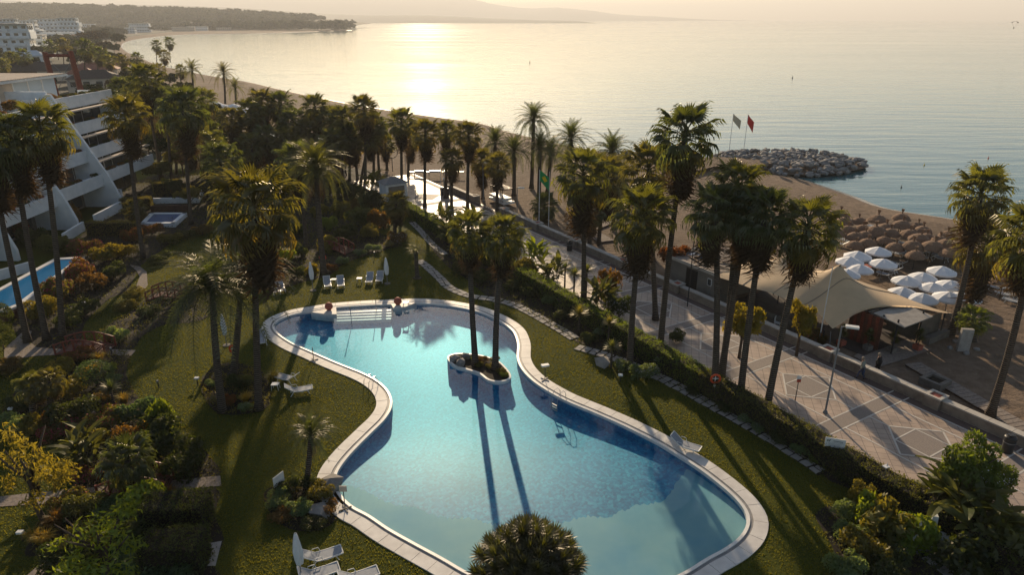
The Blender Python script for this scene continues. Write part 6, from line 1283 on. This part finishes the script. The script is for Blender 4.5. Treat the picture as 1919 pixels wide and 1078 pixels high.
bb('end_wall', -80, -60.5, 105.6, 105.95, 0, 12.6, M['white']); bb('roof_deck', -80, -66.1, 50, 105.5, 12.4, 12.64, M['pale_stone'])
# penthouse with slatted roof
bb('penthouse_wall', -78, -66.4, 87, 87.2, 12.65, 16.2, M['white'])
for i, y in enumerate((87.2, 90.2, 93.2, 96.2, 99.2)): bb('mullion', -65.9, -65.7, y, y + .2, 12.65, 16.2, M['plastic']); bb('glass_panel', -65.84, -65.8, y + .2, y + 3.0, 13.1, 16.1, M['bluewhite'] if i > 1 else M['cream'])
bb('penthouse_end', -78, -65.9, 102.1, 102.3, 12.65, 16.2, M['white'])
for i in range(26): bb('roof_slat', -79, -64.4, 85.6 + .68 * i, 85.6 + .68 * i + .42, 16.62, 16.72, M['cream'])
for x in (-78, -73, -68.5, -64.7): bb('roof_beam', x, x + .25, 85.4, 103.4, 16.3, 16.6, M['plastic'])
bb('roof_wall', -66, -60.9, 79.6, 80, 13., 15., M['white']); bb('roof_wall', -66, -60.5, 91.5, 91.9, 14.2, 15.2, M['white'])
for y in (82, 86, 93.5, 72): f = link('roof_plant', SHC[0], bt_, (-61.6 - bo.x, y - bo.y, 13.6)); f.scale = (1.1, 1.4, 1.1); f.color = (*COL['rust'], 1)
for i in range(10): f = link('clipped_planting', BALL, bt_, (-60.6 - bo.x, 93 + 1.25 * i - bo.y, 13.6)); f.scale = (.42, .5, .5); f.color = (*COL['olive'], 1)
# terrace garden walls and small patio pool
gwl = thing('garden_wall', Vector((-53, 80, 0)), 'low white rendered garden walls below the terraced building', 'wall'); go2 = gwl.location.copy()
def wall_px(pts, h, parent, o, m='white', th=.3):
    for a, b_ in zip(pts[:-1], pts[1:]):
        q0, q1 = G(*a) - o, G(*b_) - o; d = q1 - q0; mb = MB(); mb.box(((q0 + q1) / 2 + Vector((0, 0, h / 2))), (d.length + th * .5, th, h), math.atan2(d.y, d.x)); mb.build('wall_panel', M[m], parent)
wall_px([(122, 455), (158, 432)], 1.1, gwl, go2); wall_px([(180, 420), (232, 392)], 1.2, gwl, go2); wall_px([(205, 372), (230, 376)], 1.6, gwl, go2); wall_px([(0, 525), (60, 508)], 1.0, gwl, go2); wall_px([(285, 398), (352, 396)], .9, gwl, go2, 'brownwood')
wall_px([(290, 382), (372, 380), (383, 362)], .8, gwl, go2)
pp2 = thing('patio_pool', G(305, 415), 'small dark plunge pool with white frame below the long building', 'pool'); q = px([(268, 418), (325, 418), (345, 400), (285, 400)], .5)
mb = MB(); mb.prism([(p.x - q[0].x + (q[0] - pp2.location).x, p.y - pp2.location.y) for p in q], .0, .45); mb.build('water', M['blue'], pp2)
for a, b_ in zip(q, q[1:] + q[:1]): d = b_ - a; c = (a + b_) / 2 - pp2.location; mb = MB(); mb.box((c.x, c.y, .27), (d.length + .5, .5, .56), math.atan2(d.y, d.x)); mb.build('coping', M['white'], pp2)
# raised lap pool at the left edge
lp = thing('lap_pool', G(60, 545, 1), 'narrow raised blue lap pool with white edge at the left of the frame', 'swimming pool'); lo = lp.location.copy(); lo.z = 0; lp.location.z = 0
q = px([(106, 485), (152, 483), (36, 570), (12, 580), (-60, 583), (-60, 575)], 1.0)
M['lapblue'] = simple('lap_pool_water', (.015, .16, .36), (.012, .13, .30), .5, .08, .05, .01, spec=.5)
mb = MB(); mb.prism([(p.x - lo.x, p.y - lo.y) for p in q], .2, .93); mb.build('water', M['lapblue'], lp)
for a, b_ in zip(q, q[1:] + q[:1]): d = b_ - a; c = (a + b_) / 2 - lo; mb = MB(); mb.box((c.x, c.y, .5), (d.length + .45, .5, 1.04), math.atan2(d.y, d.x)); mb.build('coping', M['rim'], lp)
wl2 = thing('retaining_wall', G(20, 612), 'brown stone retaining wall under the near end of the lap pool', 'wall'); wo2 = wl2.location.copy()
for a, b_ in (((-60, 606), (12, 604)), ((12, 604), (42, 592)), ((42, 592), (95, 545))): q0, q1 = G(*a) - wo2, G(*b_) - wo2; d = q1 - q0; mb = MB(); mb.box(((q0 + q1) / 2 + Vector((0, 0, .42))), (d.length, .3, .85), math.atan2(d.y, d.x)); mb.build('wall_panel', M['brownwood'], wl2)
# red gateway frame
rf = thing('red_frame', Vector((-94, 150, 0)), 'tall red-brown gateway frame of two leaning posts above the roofs', 'frame')
MB().tube([(-2.6, 0, 0), (-3.2, 0, 17.6)], [.85, .6], 4).build('post', M['redwood'], rf); MB().tube([(2.9, 0, 0), (2.2, 0, 17.8)], [.85, .6], 4).build('post', M['redwood'], rf); MB().tube([(-3.1, 0, 16.9), (2.2, 0, 16.9)], .3, 4).build('crossbeam', M['redwood'], rf)
for a, b_ in (((-3, 0, 16.5), (2.4, 0, 9)), ((2.2, 0, 16.5), (-2.9, 0, 9))): MB().tube([a, b_], .06, 4).build('cable', M['greymetal'], rf)
# ------------------------------------------------------------------ houses
def house(base, w_, d, h, rz, wallm, roofm, st, label, cat='house', hip=False, balc=False, nx_=None, group=None, name='white_house'):
    t = thing(name, base, label, cat, rz, group); hr_ = random.Random(label); sx0 = [0] * st; sf = [0] * st
    if st < 3: mb = MB(); mb.box((0, 0, h / 2), (w_, d, h)); mb.build('wall', M[wallm], t)
    else:
        for q in range(st):
            sx0[q] = hr_.uniform(-.08, .08) * w_; sf[q] = .5 * q + hr_.uniform(-.6, .6); mb = MB(); mb.box((sx0[q], sf[q], h / st * (q + .5)), (w_ * (1 - .06 * q), d, h / st)); mb.build('storey', M[wallm], t)
            for k in range(3): mb = MB(); mb.box((sx0[q] + (k - 1) * w_ * .3 + hr_.uniform(-1, 1), sf[q] - d / 2 - .9, h / st * q + .75), (w_ * .2, 1.8, 1.3)); mb.build('balcony', M[wallm], t)
        w_ *= 1 - .06 * (st - 1)
    mb = MB()
    if hip: e = .5; mb.add([(-w_ / 2 - e, -d / 2 - e, h), (w_ / 2 + e, -d / 2 - e, h), (w_ / 2 + e, d / 2 + e, h), (-w_ / 2 - e, d / 2 + e, h), (-w_ * .22, 0, h + d * .28), (w_ * .22, 0, h + d * .28)], [(0, 1, 5, 4), (1, 2, 5), (2, 3, 4, 5), (3, 0, 4), (3, 2, 1, 0)])
    else: mb.box((0, 0, h + .25), (w_ + .6, d + .6, .45))
    mb.build('roof', M[roofm], t)
    nx_ = nx_ or max(2, int(w_ / 4)); fh = h / st; wm = MB().box((0, 0, 0), (w_ / nx_ * .5, .08, fh * .38)).mesh('window', M['glass']); wm2 = MB().box((0, 0, 0), (.08, w_ / nx_ * .62, fh * .5)).mesh('window', M['glass'])
    for s_ in range(st):
        for i in range(nx_): link('window', wm, t, (-w_ / 2 + (i + .5) * w_ / nx_ + sx0[s_], -d / 2 - .03 + sf[s_], fh * (s_ + .62)))
        for i in range(max(1, int(d / 4))): link('window', wm2, t, (w_ / 2 + .03, -d / 2 + (i + .5) * d / max(1, int(d / 4)), fh * (s_ + .55)))
        if balc and s_ and st < 3: mb = MB(); mb.box((0, -d / 2 - 1.2 - .5 * (st - s_), fh * s_ + .5), (w_ * .98, .25, 1.1)); mb.box((0, -d / 2 - .6 - .25 * (st - s_), fh * s_ - .1), (w_ * .97, 1.2 + .5 * (st - s_), .25)); mb.build('balcony', M[wallm], t)
    return t
HR = .35
hs = [((26, 112), 34, 14, 21, 'white', 'wallcap', 5, 'cream terraced flats at the far left edge, nearest of the distant flats', dict(balc=True)), ((66, 108), 20, 12, 14, 'white', 'wallcap', 4, 'cream flats with stepped balconies right of the nearest distant flats', dict(balc=True)),
      ((12, 72), 44, 15, 24, 'bluewhite', 'white', 5, 'bluish white block far left in the white village', dict(balc=True)), ((50, 70), 38, 15, 22, 'white', 'white', 4, 'white block second from left in the village', {}), ((84, 66), 34, 15, 24, 'white', 'white', 4, 'white block in the middle of the village', dict(balc=True)),
      ((108, 70), 26, 13, 24, 'white', 'white', 5, 'bright white stepped block near the village centre', dict(balc=True)), ((134, 72), 28, 13, 25, 'white', 'white', 5, 'rounded-looking white flats at the right end of the village', dict(balc=True)), ((160, 56), 46, 12, 13, 'bluewhite', 'white', 2, 'long low white building right of the village', {}),
      ((62, 80), 30, 12, 12, 'bluewhite', 'white', 3, 'low bluish houses in front of the village', {}), ((112, 82), 28, 12, 11, 'white', 'white', 2, 'low white house with dark window band before the village', {}), ((66, 128), 11, 9, 6.5, 'white', 'bluewhite', 2, 'white gabled house below the distant flats', dict(hip=True)),
      ((28, 60), 40, 15, 20, 'white', 'white', 4, 'white block at the back left of the village', {}), ((72, 56), 46, 15, 18, 'bluewhite', 'white', 4, 'long bluish block along the back of the village', {}), ((118, 60), 40, 15, 20, 'white', 'white', 4, 'white block at the back right of the village', {}), ((92, 84), 26, 12, 10, 'white', 'white', 3, 'white villa in front of the stepped blocks', {}), ((140, 84), 22, 12, 9, 'white', 'terra_roof', 2, 'white villa with a red roof right of the village', {}), ((30, 86), 30, 12, 12, 'bluewhite', 'white', 3, 'bluish flats behind the nearest distant flats', {}),
      ((158, 160), 9, 8, 4.5, 'white', 'terra_roof', 1, 'small white house with orange roof behind the red frame', dict(hip=True)), ((182, 147), 18, 10, 4, 'cream', 'terra_roof', 1, 'low house with long terracotta roof beside the red frame', dict(hip=True)), ((183, 170), 16, 10, 4.5, 'cream', 'slate_roof', 1, 'house with big dark pitched roof right of the red frame', dict(hip=True)),
      ((218, 142), 10, 8, 4, 'white', 'terra_roof', 1, 'small house with terracotta roof near the beach palms', dict(hip=True)), ((60, 150), 26, 12, 4, 'brownwood', 'slate_roof', 1, 'long dark roof behind the white penthouse', dict(hip=True)), ((120, 150), 16, 9, 4, 'cream', 'slate_roof', 1, 'dark-roofed house at the foot of the red frame', dict(hip=True)),
      ((238, 62), 30, 14, 9, 'white', 'white', 2, 'white waterfront building at the head of the bay, left', {}), ((262, 60), 40, 14, 16, 'white', 'wallcap', 3, 'white waterfront building at the head of the bay, taller', {}), ((252, 55), 26, 14, 10, 'cream', 'wallcap', 2, 'cream building behind the bay front', {}),
      ((298, 56), 30, 14, 9, 'cream', 'wallcap', 2, 'cream villa on the bay between trees', {}), ((326, 53), 40, 16, 24, 'white', 'wallcap', 3, 'white villa standing higher behind the bay', {}), ((345, 58), 44, 14, 8, 'cream', 'wallcap', 2, 'low row of villas along the bay, left part', {}), ((372, 57), 40, 14, 8, 'white', 'white', 2, 'low white hall at the right end of the bay front', {}),
      ((420, 57), 30, 12, 6, 'cream', 'wallcap', 1, 'small pale boathouse near the headland', {})]
for b_, w_, d, h, wm_, rm_, st_, l, kw in hs:
    if b_[1] < 40: base = Vector((-1150, 1900, 75)); base = Vector((G(b_[0], 57).x / G(b_[0], 57).y * 1900, 1900, 60))
    else: base = G(*b_, -.12)
    house(base, w_, d, h, HR if b_[1] > 90 else .25, wm_, rm_, st_, l, 'building' if st_ > 2 else 'house', name='apartment_building' if st_ > 2 else 'white_house', **kw)
# pale tent and lagoon at the beach bend
bt3 = thing('beach_tent', G(428, 222), 'small pale stretch tent on the beach bend among date palms', 'tent'); vs = []; n = 12
for j in range(n + 1):
    for i in range(n + 1): x, y = (i / n - .5) * 13, (j / n - .5) * 9; vs.append((x, y, 2.3 + 2.6 * math.exp(-math.hypot(x + 3, y) / 2.2) + 1.6 * math.exp(-math.hypot(x - 2.5, y + 1) / 2.2) - .8 * (abs(x) / 6.5) ** 4 * (abs(y) / 4.5) ** 2))
mb = MB(); mb.add(vs, [(j * (n + 1) + i, j * (n + 1) + i + 1, (j + 1) * (n + 1) + i + 1, (j + 1) * (n + 1) + i) for j in range(n) for i in range(n)]); mb.build('canopy', M['canvas'], bt3, True)
for x, y, z in ((-3, 0, 4.7), (2.5, -1, 3.7), (-6.3, -4.3, 1.8), (6.3, -4.3, 1.8), (6.3, 4.3, 1.8), (-6.3, 4.3, 1.8)): MB().tube([(x, y, 0), (x, y, z)], .07, 5).build('tent_pole', M['darkmetal'], bt3)
for i in range(7): c = dup(L0, G(418 + 8 * i, 224 + (i % 3) * 2), 1 + i, 'white lounger in front of the small pale beach tent'); c['group'] = 'loungers at the pale beach tent'
flat('lagoon', wob(px([(440, 280), (470, 252), (520, 245), (570, 250), (640, 256), (652, 264), (600, 272), (540, 280), (480, 284)]), 3), -.09, M['sea'])
# beach showers by the bins
for x, l in ((833, 'left of two beach shower posts behind the bins'), (844, 'right of two beach shower posts behind the bins')):
    t = thing('beach_shower', G(x, 368), l, 'shower'); MB().tube([(0, 0, 0), (0, 0, 2.5)], .09, 8).build('column', M['greymetal'], t); MB().lathe([(0, -.15), (.22, 0), (0, .15)], (0, 0, 2.6), 8).build('shower_head', M['plastic'], t)
# ------------------------------------------------------------------ people
def skinned(name, pts, edges, rads, m, parent, lv=1):
    me = bpy.data.meshes.new(name); me.from_pydata([tuple(p) for p in pts], edges, []); me.materials.append(m); o = link(name, me, parent)
    md = o.modifiers.new('skin', 'SKIN'); md.use_smooth_shade = True
    for i, r_ in enumerate(rads): me.skin_vertices[0].data[i].radius = (r_, r_) if not hasattr(r_, '__len__') else r_
    me.skin_vertices[0].data[0].use_root = True; o.modifiers.new('sub', 'SUBSURF').levels = lv; o.modifiers['sub'].render_levels = lv; return o
def person(loc, rz, label, top, legs, hairm, bag=False, coat=False):
    t = thing('person', loc, label, 'person', rz)
    pel = Vector((0, 0, .92)); J = {'pel': pel, 'wa': Vector((0, 0, 1.08)), 'ch': Vector((.03, 0, 1.32)), 'nk': Vector((.05, 0, 1.48)), 'hd': Vector((.08, 0, 1.60)), 'ht': Vector((.08, 0, 1.68)),
        'lh': Vector((0, .09, .88)), 'lk': Vector((.14, .1, .50)), 'la': Vector((.24, .1, .09)), 'lt': Vector((.38, .11, .05)), 'rh': Vector((0, -.09, .88)), 'rk': Vector((-.04, -.1, .48)), 'ra': Vector((-.24, -.1, .12)), 'rt': Vector((-.14, -.11, .03)),
        'ls': Vector((.03, .18, 1.40)), 'le': Vector((-.08, .24, 1.14)), 'lw': Vector((.04, .25, .92)), 'rs': Vector((.03, -.18, 1.40)), 're': Vector((.02, -.24, 1.13)), 'rw': Vector((.12, -.24, .90))}
    K = list(J); E = [('pel', 'wa'), ('wa', 'ch'), ('ch', 'nk'), ('nk', 'hd'), ('hd', 'ht'), ('pel', 'lh'), ('lh', 'lk'), ('lk', 'la'), ('la', 'lt'), ('pel', 'rh'), ('rh', 'rk'), ('rk', 'ra'), ('ra', 'rt'), ('ch', 'ls'), ('ls', 'le'), ('le', 'lw'), ('ch', 'rs'), ('rs', 're'), ('re', 'rw')]
    rad = dict(pel=.13, wa=.12, ch=.14, nk=.055, hd=.095, ht=.07, lh=.085, lk=.06, la=.04, lt=.035, rh=.085, rk=.06, ra=.04, rt=.035, ls=.06, le=.042, lw=.028, rs=.06, re=.042, rw=.028)
    skinned('body', [J[k] for k in K], [(K.index(a), K.index(b_)) for a, b_ in E], [rad[k] for k in K], M['skin'], t)
    for s_, w_ in (('l', J['lw']), ('r', J['rw'])):
        for q in range(4): MB().tube([w_ + Vector((.01, 0, -.05)), w_ + Vector((.02 + .01 * q, (-.5 + q / 3) * .06, -.10)), w_ + Vector((.03, (-.5 + q / 3) * .06, -.15 + .01 * abs(q - 1)))], [.012, .011, .007], 5).build('finger', M['skin'], t)
    T = ['pel', 'wa', 'ch', 'ls', 'le', 'lw', 'rs', 're', 'rw']; tp = [J[k] for k in T]; te = [(0, 1), (1, 2), (2, 3), (3, 4), (4, 5), (2, 6), (6, 7), (7, 8)]; tr_ = [.17, .165, .175, .085, .065, .05, .085, .065, .05]
    if coat: tp.append(Vector((0, 0, .62))); te.append((0, 9)); tr_.append(.2)
    skinned('coat' if coat else 'jacket', tp, te, tr_, M[top], t)
    Lg = ['pel', 'lh', 'lk', 'la', 'rh', 'rk', 'ra']; skinned('trousers', [J[k] for k in Lg], [(0, 1), (1, 2), (2, 3), (0, 4), (4, 5), (5, 6)], [.14, .10, .078, .06, .10, .078, .06], M[legs], t)
    for a in ('l', 'r'): p, q = J[a + 'a'], J[a + 't']; MB().tube([p + Vector((-.05, 0, -.03)), (p + q) / 2, q], [.05, .055, .04], 8).build('shoe', M['cloth_black'], t, True)
    MB().lathe([(.10, -.04), (.118, .03), (.10, .09), (.06, .125), (0, .135)], J['hd'] + Vector((-.02, 0, .02)), 12).build('hair', M[hairm], t, True)
    if bag: 
        b = thing('shoulder_bag', loc + Vector((0, 0, .45)), 'blue bag carried low by the walker in the light jacket', 'bag', rz); mb = MB(); mb.box((.1, -.32, .12), (.38, .14, .3), taper=.8); mb.build('pouch', M['blue'], b); MB().tube([(-.02, -.32, .27), (.1, -.28, .46), (.22, -.32, .27)], .012, 5).build('strap', M['blue'], b)
person(G(1612, 711, .03), math.atan2(-VA.y, -VA.x) + .2, 'person in light grey-green jacket and jeans walking along the wall', 'cloth_grey', 'denim', 'hair', bag=True)
person(G(1642, 703, .03), math.atan2(-VA.y, -VA.x) + .1, 'person in long black coat walking closest to the sea wall', 'cloth_black', 'cloth_black', 'hair', coat=True)

# ------------------------------------------------------------------ trees behind the building and along the bay
midt = [(20, 200, 5, 'olive'), (0, 140, 7, 'olive'), (60, 175, 6, 'dark'), (90, 180, 6, 'dark'), (215, 215, 7, 'olive'), (230, 250, 6, 'gold'), (245, 205, 7, 'dark'), (270, 225, 6, 'dark'), (225, 185, 6, 'rust'), (295, 240, 6, 'olive'), (255, 275, 5, 'lime'), (280, 300, 5, 'olive'), (310, 310, 4.5, 'dark'), (330, 250, 6, 'dark'), (340, 215, 5, 'dark'), (320, 195, 5, 'olive'), (380, 235, 5, 'dark'), (360, 270, 5, 'olive'), (400, 260, 5, 'olive'), (420, 275, 4.5, 'gold'), (445, 300, 4.5, 'dark'), (390, 300, 4.5, 'dark'), (350, 310, 4.5, 'lime'), (470, 300, 4, 'olive'), (500, 300, 4.5, 'dark'), (540, 305, 4.5, 'dark'), (570, 325, 4.5, 'olive'), (490, 335, 4, 'olive'), (450, 345, 4, 'dark'), (410, 350, 3.5, 'olive'), (530, 345, 4, 'dark'), (610, 300, 4, 'dark'), (640, 315, 3.5, 'olive'), (300, 345, 3.5, 'olive'), (330, 375, 3, 'dark'), (580, 285, 4, 'dark'),
        (175, 200, 6, 'dark'), (195, 235, 6, 'rust'), (205, 130, 8, 'olive'), (185, 122, 9, 'rust'), (165, 118, 9, 'rust'), (140, 118, 9, 'olive'), (110, 112, 9, 'dark'), (80, 112, 9, 'olive'), (220, 128, 7, 'dark'), (240, 135, 6, 'dark'), (262, 148, 6, 'olive'), (285, 155, 5, 'dark'), (170, 90, 13, 'rust'), (185, 85, 14, 'rust'), (200, 78, 13, 'olive'), (155, 100, 10, 'olive'), (125, 98, 9, 'dark'), (95, 96, 9, 'dark'), (180, 140, 6, 'dark'), (90, 145, 6, 'dark'), (30, 130, 8, 'olive'), (60, 138, 7, 'dark'), (-10, 120, 9, 'olive'), (148, 130, 8, 'dark'), (215, 105, 8, 'olive'), (196, 100, 9, 'rust'), (320, 165, 5, 'dark'), (345, 185, 5, 'olive'), (300, 185, 6, 'dark'), (275, 185, 6, 'olive'), (250, 165, 6, 'dark'), (205, 165, 5, 'olive'), (220, 88, 11, 'olive'), (205, 68, 13, 'olive'), (225, 66, 12, 'dark'), (185, 66, 14, 'olive'),
        (285, 60, 10, 'dark'), (310, 60, 9, 'olive')]
midt += [(445, 320, 5.5, 'dark'), (480, 318, 5, 'olive'), (510, 325, 5, 'dark'), (555, 318, 4.5, 'dark'), (590, 318, 5, 'olive'), (625, 325, 4.5, 'dark'), (650, 330, 4, 'olive'), (420, 320, 5.5, 'olive'), (380, 330, 5, 'dark'), (345, 330, 5, 'olive'), (290, 270, 6, 'dark'), (315, 275, 5.5, 'olive'), (350, 240, 5.5, 'dark'), (395, 235, 5, 'olive'), (600, 345, 4, 'dark'), (560, 350, 4, 'olive'), (480, 365, 3.5, 'dark'), (440, 370, 3.5, 'olive'), (400, 380, 3.5, 'dark'), (360, 390, 3, 'olive')]
rnd = random.Random(31)
for i, (x, y, h, c) in enumerate(midt):
    b_ = G(x, y, -.12); near = b_.y < 150
    tr_ = tree(b_, {'olive': 'olive-green tree', 'dark': 'dark green tree', 'gold': 'golden-lit tree', 'rust': 'reddish-brown tree', 'lime': 'yellow-green tree'}[c] + (' in the palm grove beside the white building' if near else ' among the roofs and palms at the far left'), h * 1.05, h * rnd.uniform(.5, .68), c, far=not near or y < 320, group='trees of the palm grove' if near else 'trees among the distant roofs')
    tr_['group'] = tr_['label']
# ------------------------------------------------------------------ far woods as one mass each
def wood(name, spots, m, seed, ls, per):
    rs = np.random.RandomState(seed); P_, S_ = [], []
    for (x, y, z, h, r) in spots:
        d = rs.normal(size=(per, 3)); d /= np.linalg.norm(d, axis=1)[:, None]; d[:, 2] = abs(d[:, 2]) * .9 - .15; lob = 1 + .18 * np.sin(d[:, 0] * 5 + x) * np.cos(d[:, 1] * 4 + y)
        P_.append(np.array([x, y, z + h * .35]) + d * np.array([r, r, h * .65]) * (lob * rs.uniform(.75, 1.05, per))[:, None]); S_.append(np.full(per, r * ls))
    p = np.concatenate(P_); s = np.concatenate(S_)[:, None]; n = len(p); nr = rs.normal(size=(n, 3)); nr /= np.linalg.norm(nr, axis=1)[:, None]; a = np.cross(nr, rs.normal(size=(n, 3))); a /= np.linalg.norm(a, axis=1)[:, None]; b_ = np.cross(nr, a); s = s * rs.uniform(.6, 1.3, n)[:, None]
    v = np.stack([p - a * s, p - b_ * s, p + a * s, p + b_ * s], 1).reshape(-1, 3); me = bpy.data.meshes.new(name); me.vertices.add(4 * n); me.vertices.foreach_set('co', v.ravel()); me.loops.add(4 * n); me.loops.foreach_set('vertex_index', np.arange(4 * n, dtype=np.int32)); me.polygons.add(n); me.polygons.foreach_set('loop_start', np.arange(0, 4 * n, 4, dtype=np.int32)); me.polygons.foreach_set('loop_total', np.full(n, 4, dtype=np.int32)); me.materials.append(m); me.update()
    return tag(link(name, me), kind='stuff')
rnd = random.Random(41); sp = []
while len(sp) < 900:
    x = rnd.uniform(-150, 235); y = rnd.uniform(47, 90)
    if x < 160 and 50 < y < 84 and rnd.random() < .93: continue
    if x > 215 and y > 66: continue
    if y > 75 and x > 150 + rnd.uniform(0, 40): continue
    g = G(x, y); sp.append((g.x, g.y, -.2, rnd.uniform(6, 12), rnd.uniform(3.5, 6.5)))
wood('scattered_woodland', sp, M['farleaf'], 1, .30, 46)
sp = []
while len(sp) < 800:
    x = rnd.uniform(225, 662); y = rnd.uniform(46, 56.5)
    if x > 640 and y < 50: continue
    if x > 560 and y < 47.5: continue
    g = G(x, y); sp.append((g.x, g.y, 0, rnd.uniform(13, 26) * (1 if x > 350 else .75), rnd.uniform(8, 13)))
wood('headland_wood', sp, M['farleaf'], 2, .30, 46)
sp = []
hp_ = [(-900, 8), (-300, 10), (0, 13), (150, 17), (300, 21), (420, 27), (520, 33), (600, 38), (660, 44)]
while len(sp) < 1500:
    x = rnd.uniform(-300, 560); u = rnd.random() ** .8; yy = np.interp(x, [a for a, b_ in hp_], [b_ for a, b_ in hp_]); hz_ = 24 + (35 - yy) / F / (math.cos(TH) ** 2) * 1750
    X = (x - 959.5) / F / math.cos(TH) * 1750 * .985 * (1 + u * .08); sp.append((X, 1750 + 700 * u, SEA + (hz_ - SEA) * math.sin(u * math.pi / 2) - 2, rnd.uniform(9, 20), rnd.uniform(9, 17)))
wood('hillside_wood', sp, M['farleaf'], 3, .32, 40)

# ------------------------------------------------------------------ grass blades of the mown lawn
def grass():
    rs = np.random.RandomState(9); n = 420000; y = 20 + 60 * rs.rand(n) ** 1.25; x = rs.uniform(-48, 26, n); ok = (abs(x) < y * .86 + 6)
    ph = offset(pl, 1.10); ph = [p + po for p in ph]; ok &= ~inpoly(x, y, ph[::3])
    for q in BEDS: ok &= ~inpoly(x, y, q[::2])
    rel = np.stack([x - V0.x, y - V0.y], 1); ok &= (rel[:, 0] * VW.x + rel[:, 1] * VW.y) > 12.2
    x, y = x[ok], y[ok]; n = len(x); a = rs.uniform(0, 6.283, n); dens = .85 + .25 * np.sin(x * .9 + 1.3 * np.sin(y * .5)) * np.sin(y * .8); h = .055 * rs.uniform(.5, 1.4, n) * dens + .012; w_ = .032
    ca, sa = np.cos(a) * w_, np.sin(a) * w_; tx, ty = rs.normal(size=n) * .03, rs.normal(size=n) * .03
    v = np.stack([np.stack([x - ca, y - sa, np.zeros(n)], 1), np.stack([x + ca, y + sa, np.zeros(n)], 1), np.stack([x + tx, y + ty, h], 1)], 1).reshape(-1, 3)
    me = bpy.data.meshes.new('grass'); me.vertices.add(3 * n); me.vertices.foreach_set('co', v.ravel()); me.loops.add(3 * n); me.loops.foreach_set('vertex_index', np.arange(3 * n, dtype=np.int32)); me.polygons.add(n); me.polygons.foreach_set('loop_start', np.arange(0, 3 * n, 3, dtype=np.int32)); me.polygons.foreach_set('loop_total', np.full(n, 3, dtype=np.int32)); me.materials.append(M['blade']); me.update()
    tag(link('grass', me), kind='stuff')
M['blade'] = leafmat('grass_blade', (.050, .064, .008), (.28, .25, .02), .5, .01, .6)
grass()

for o in bpy.data.objects:
    if o.name.split('.')[0] in ('flowers', 'blossom', 'balcony_flowers') and o.parent: o['kind'] = 'stuff'
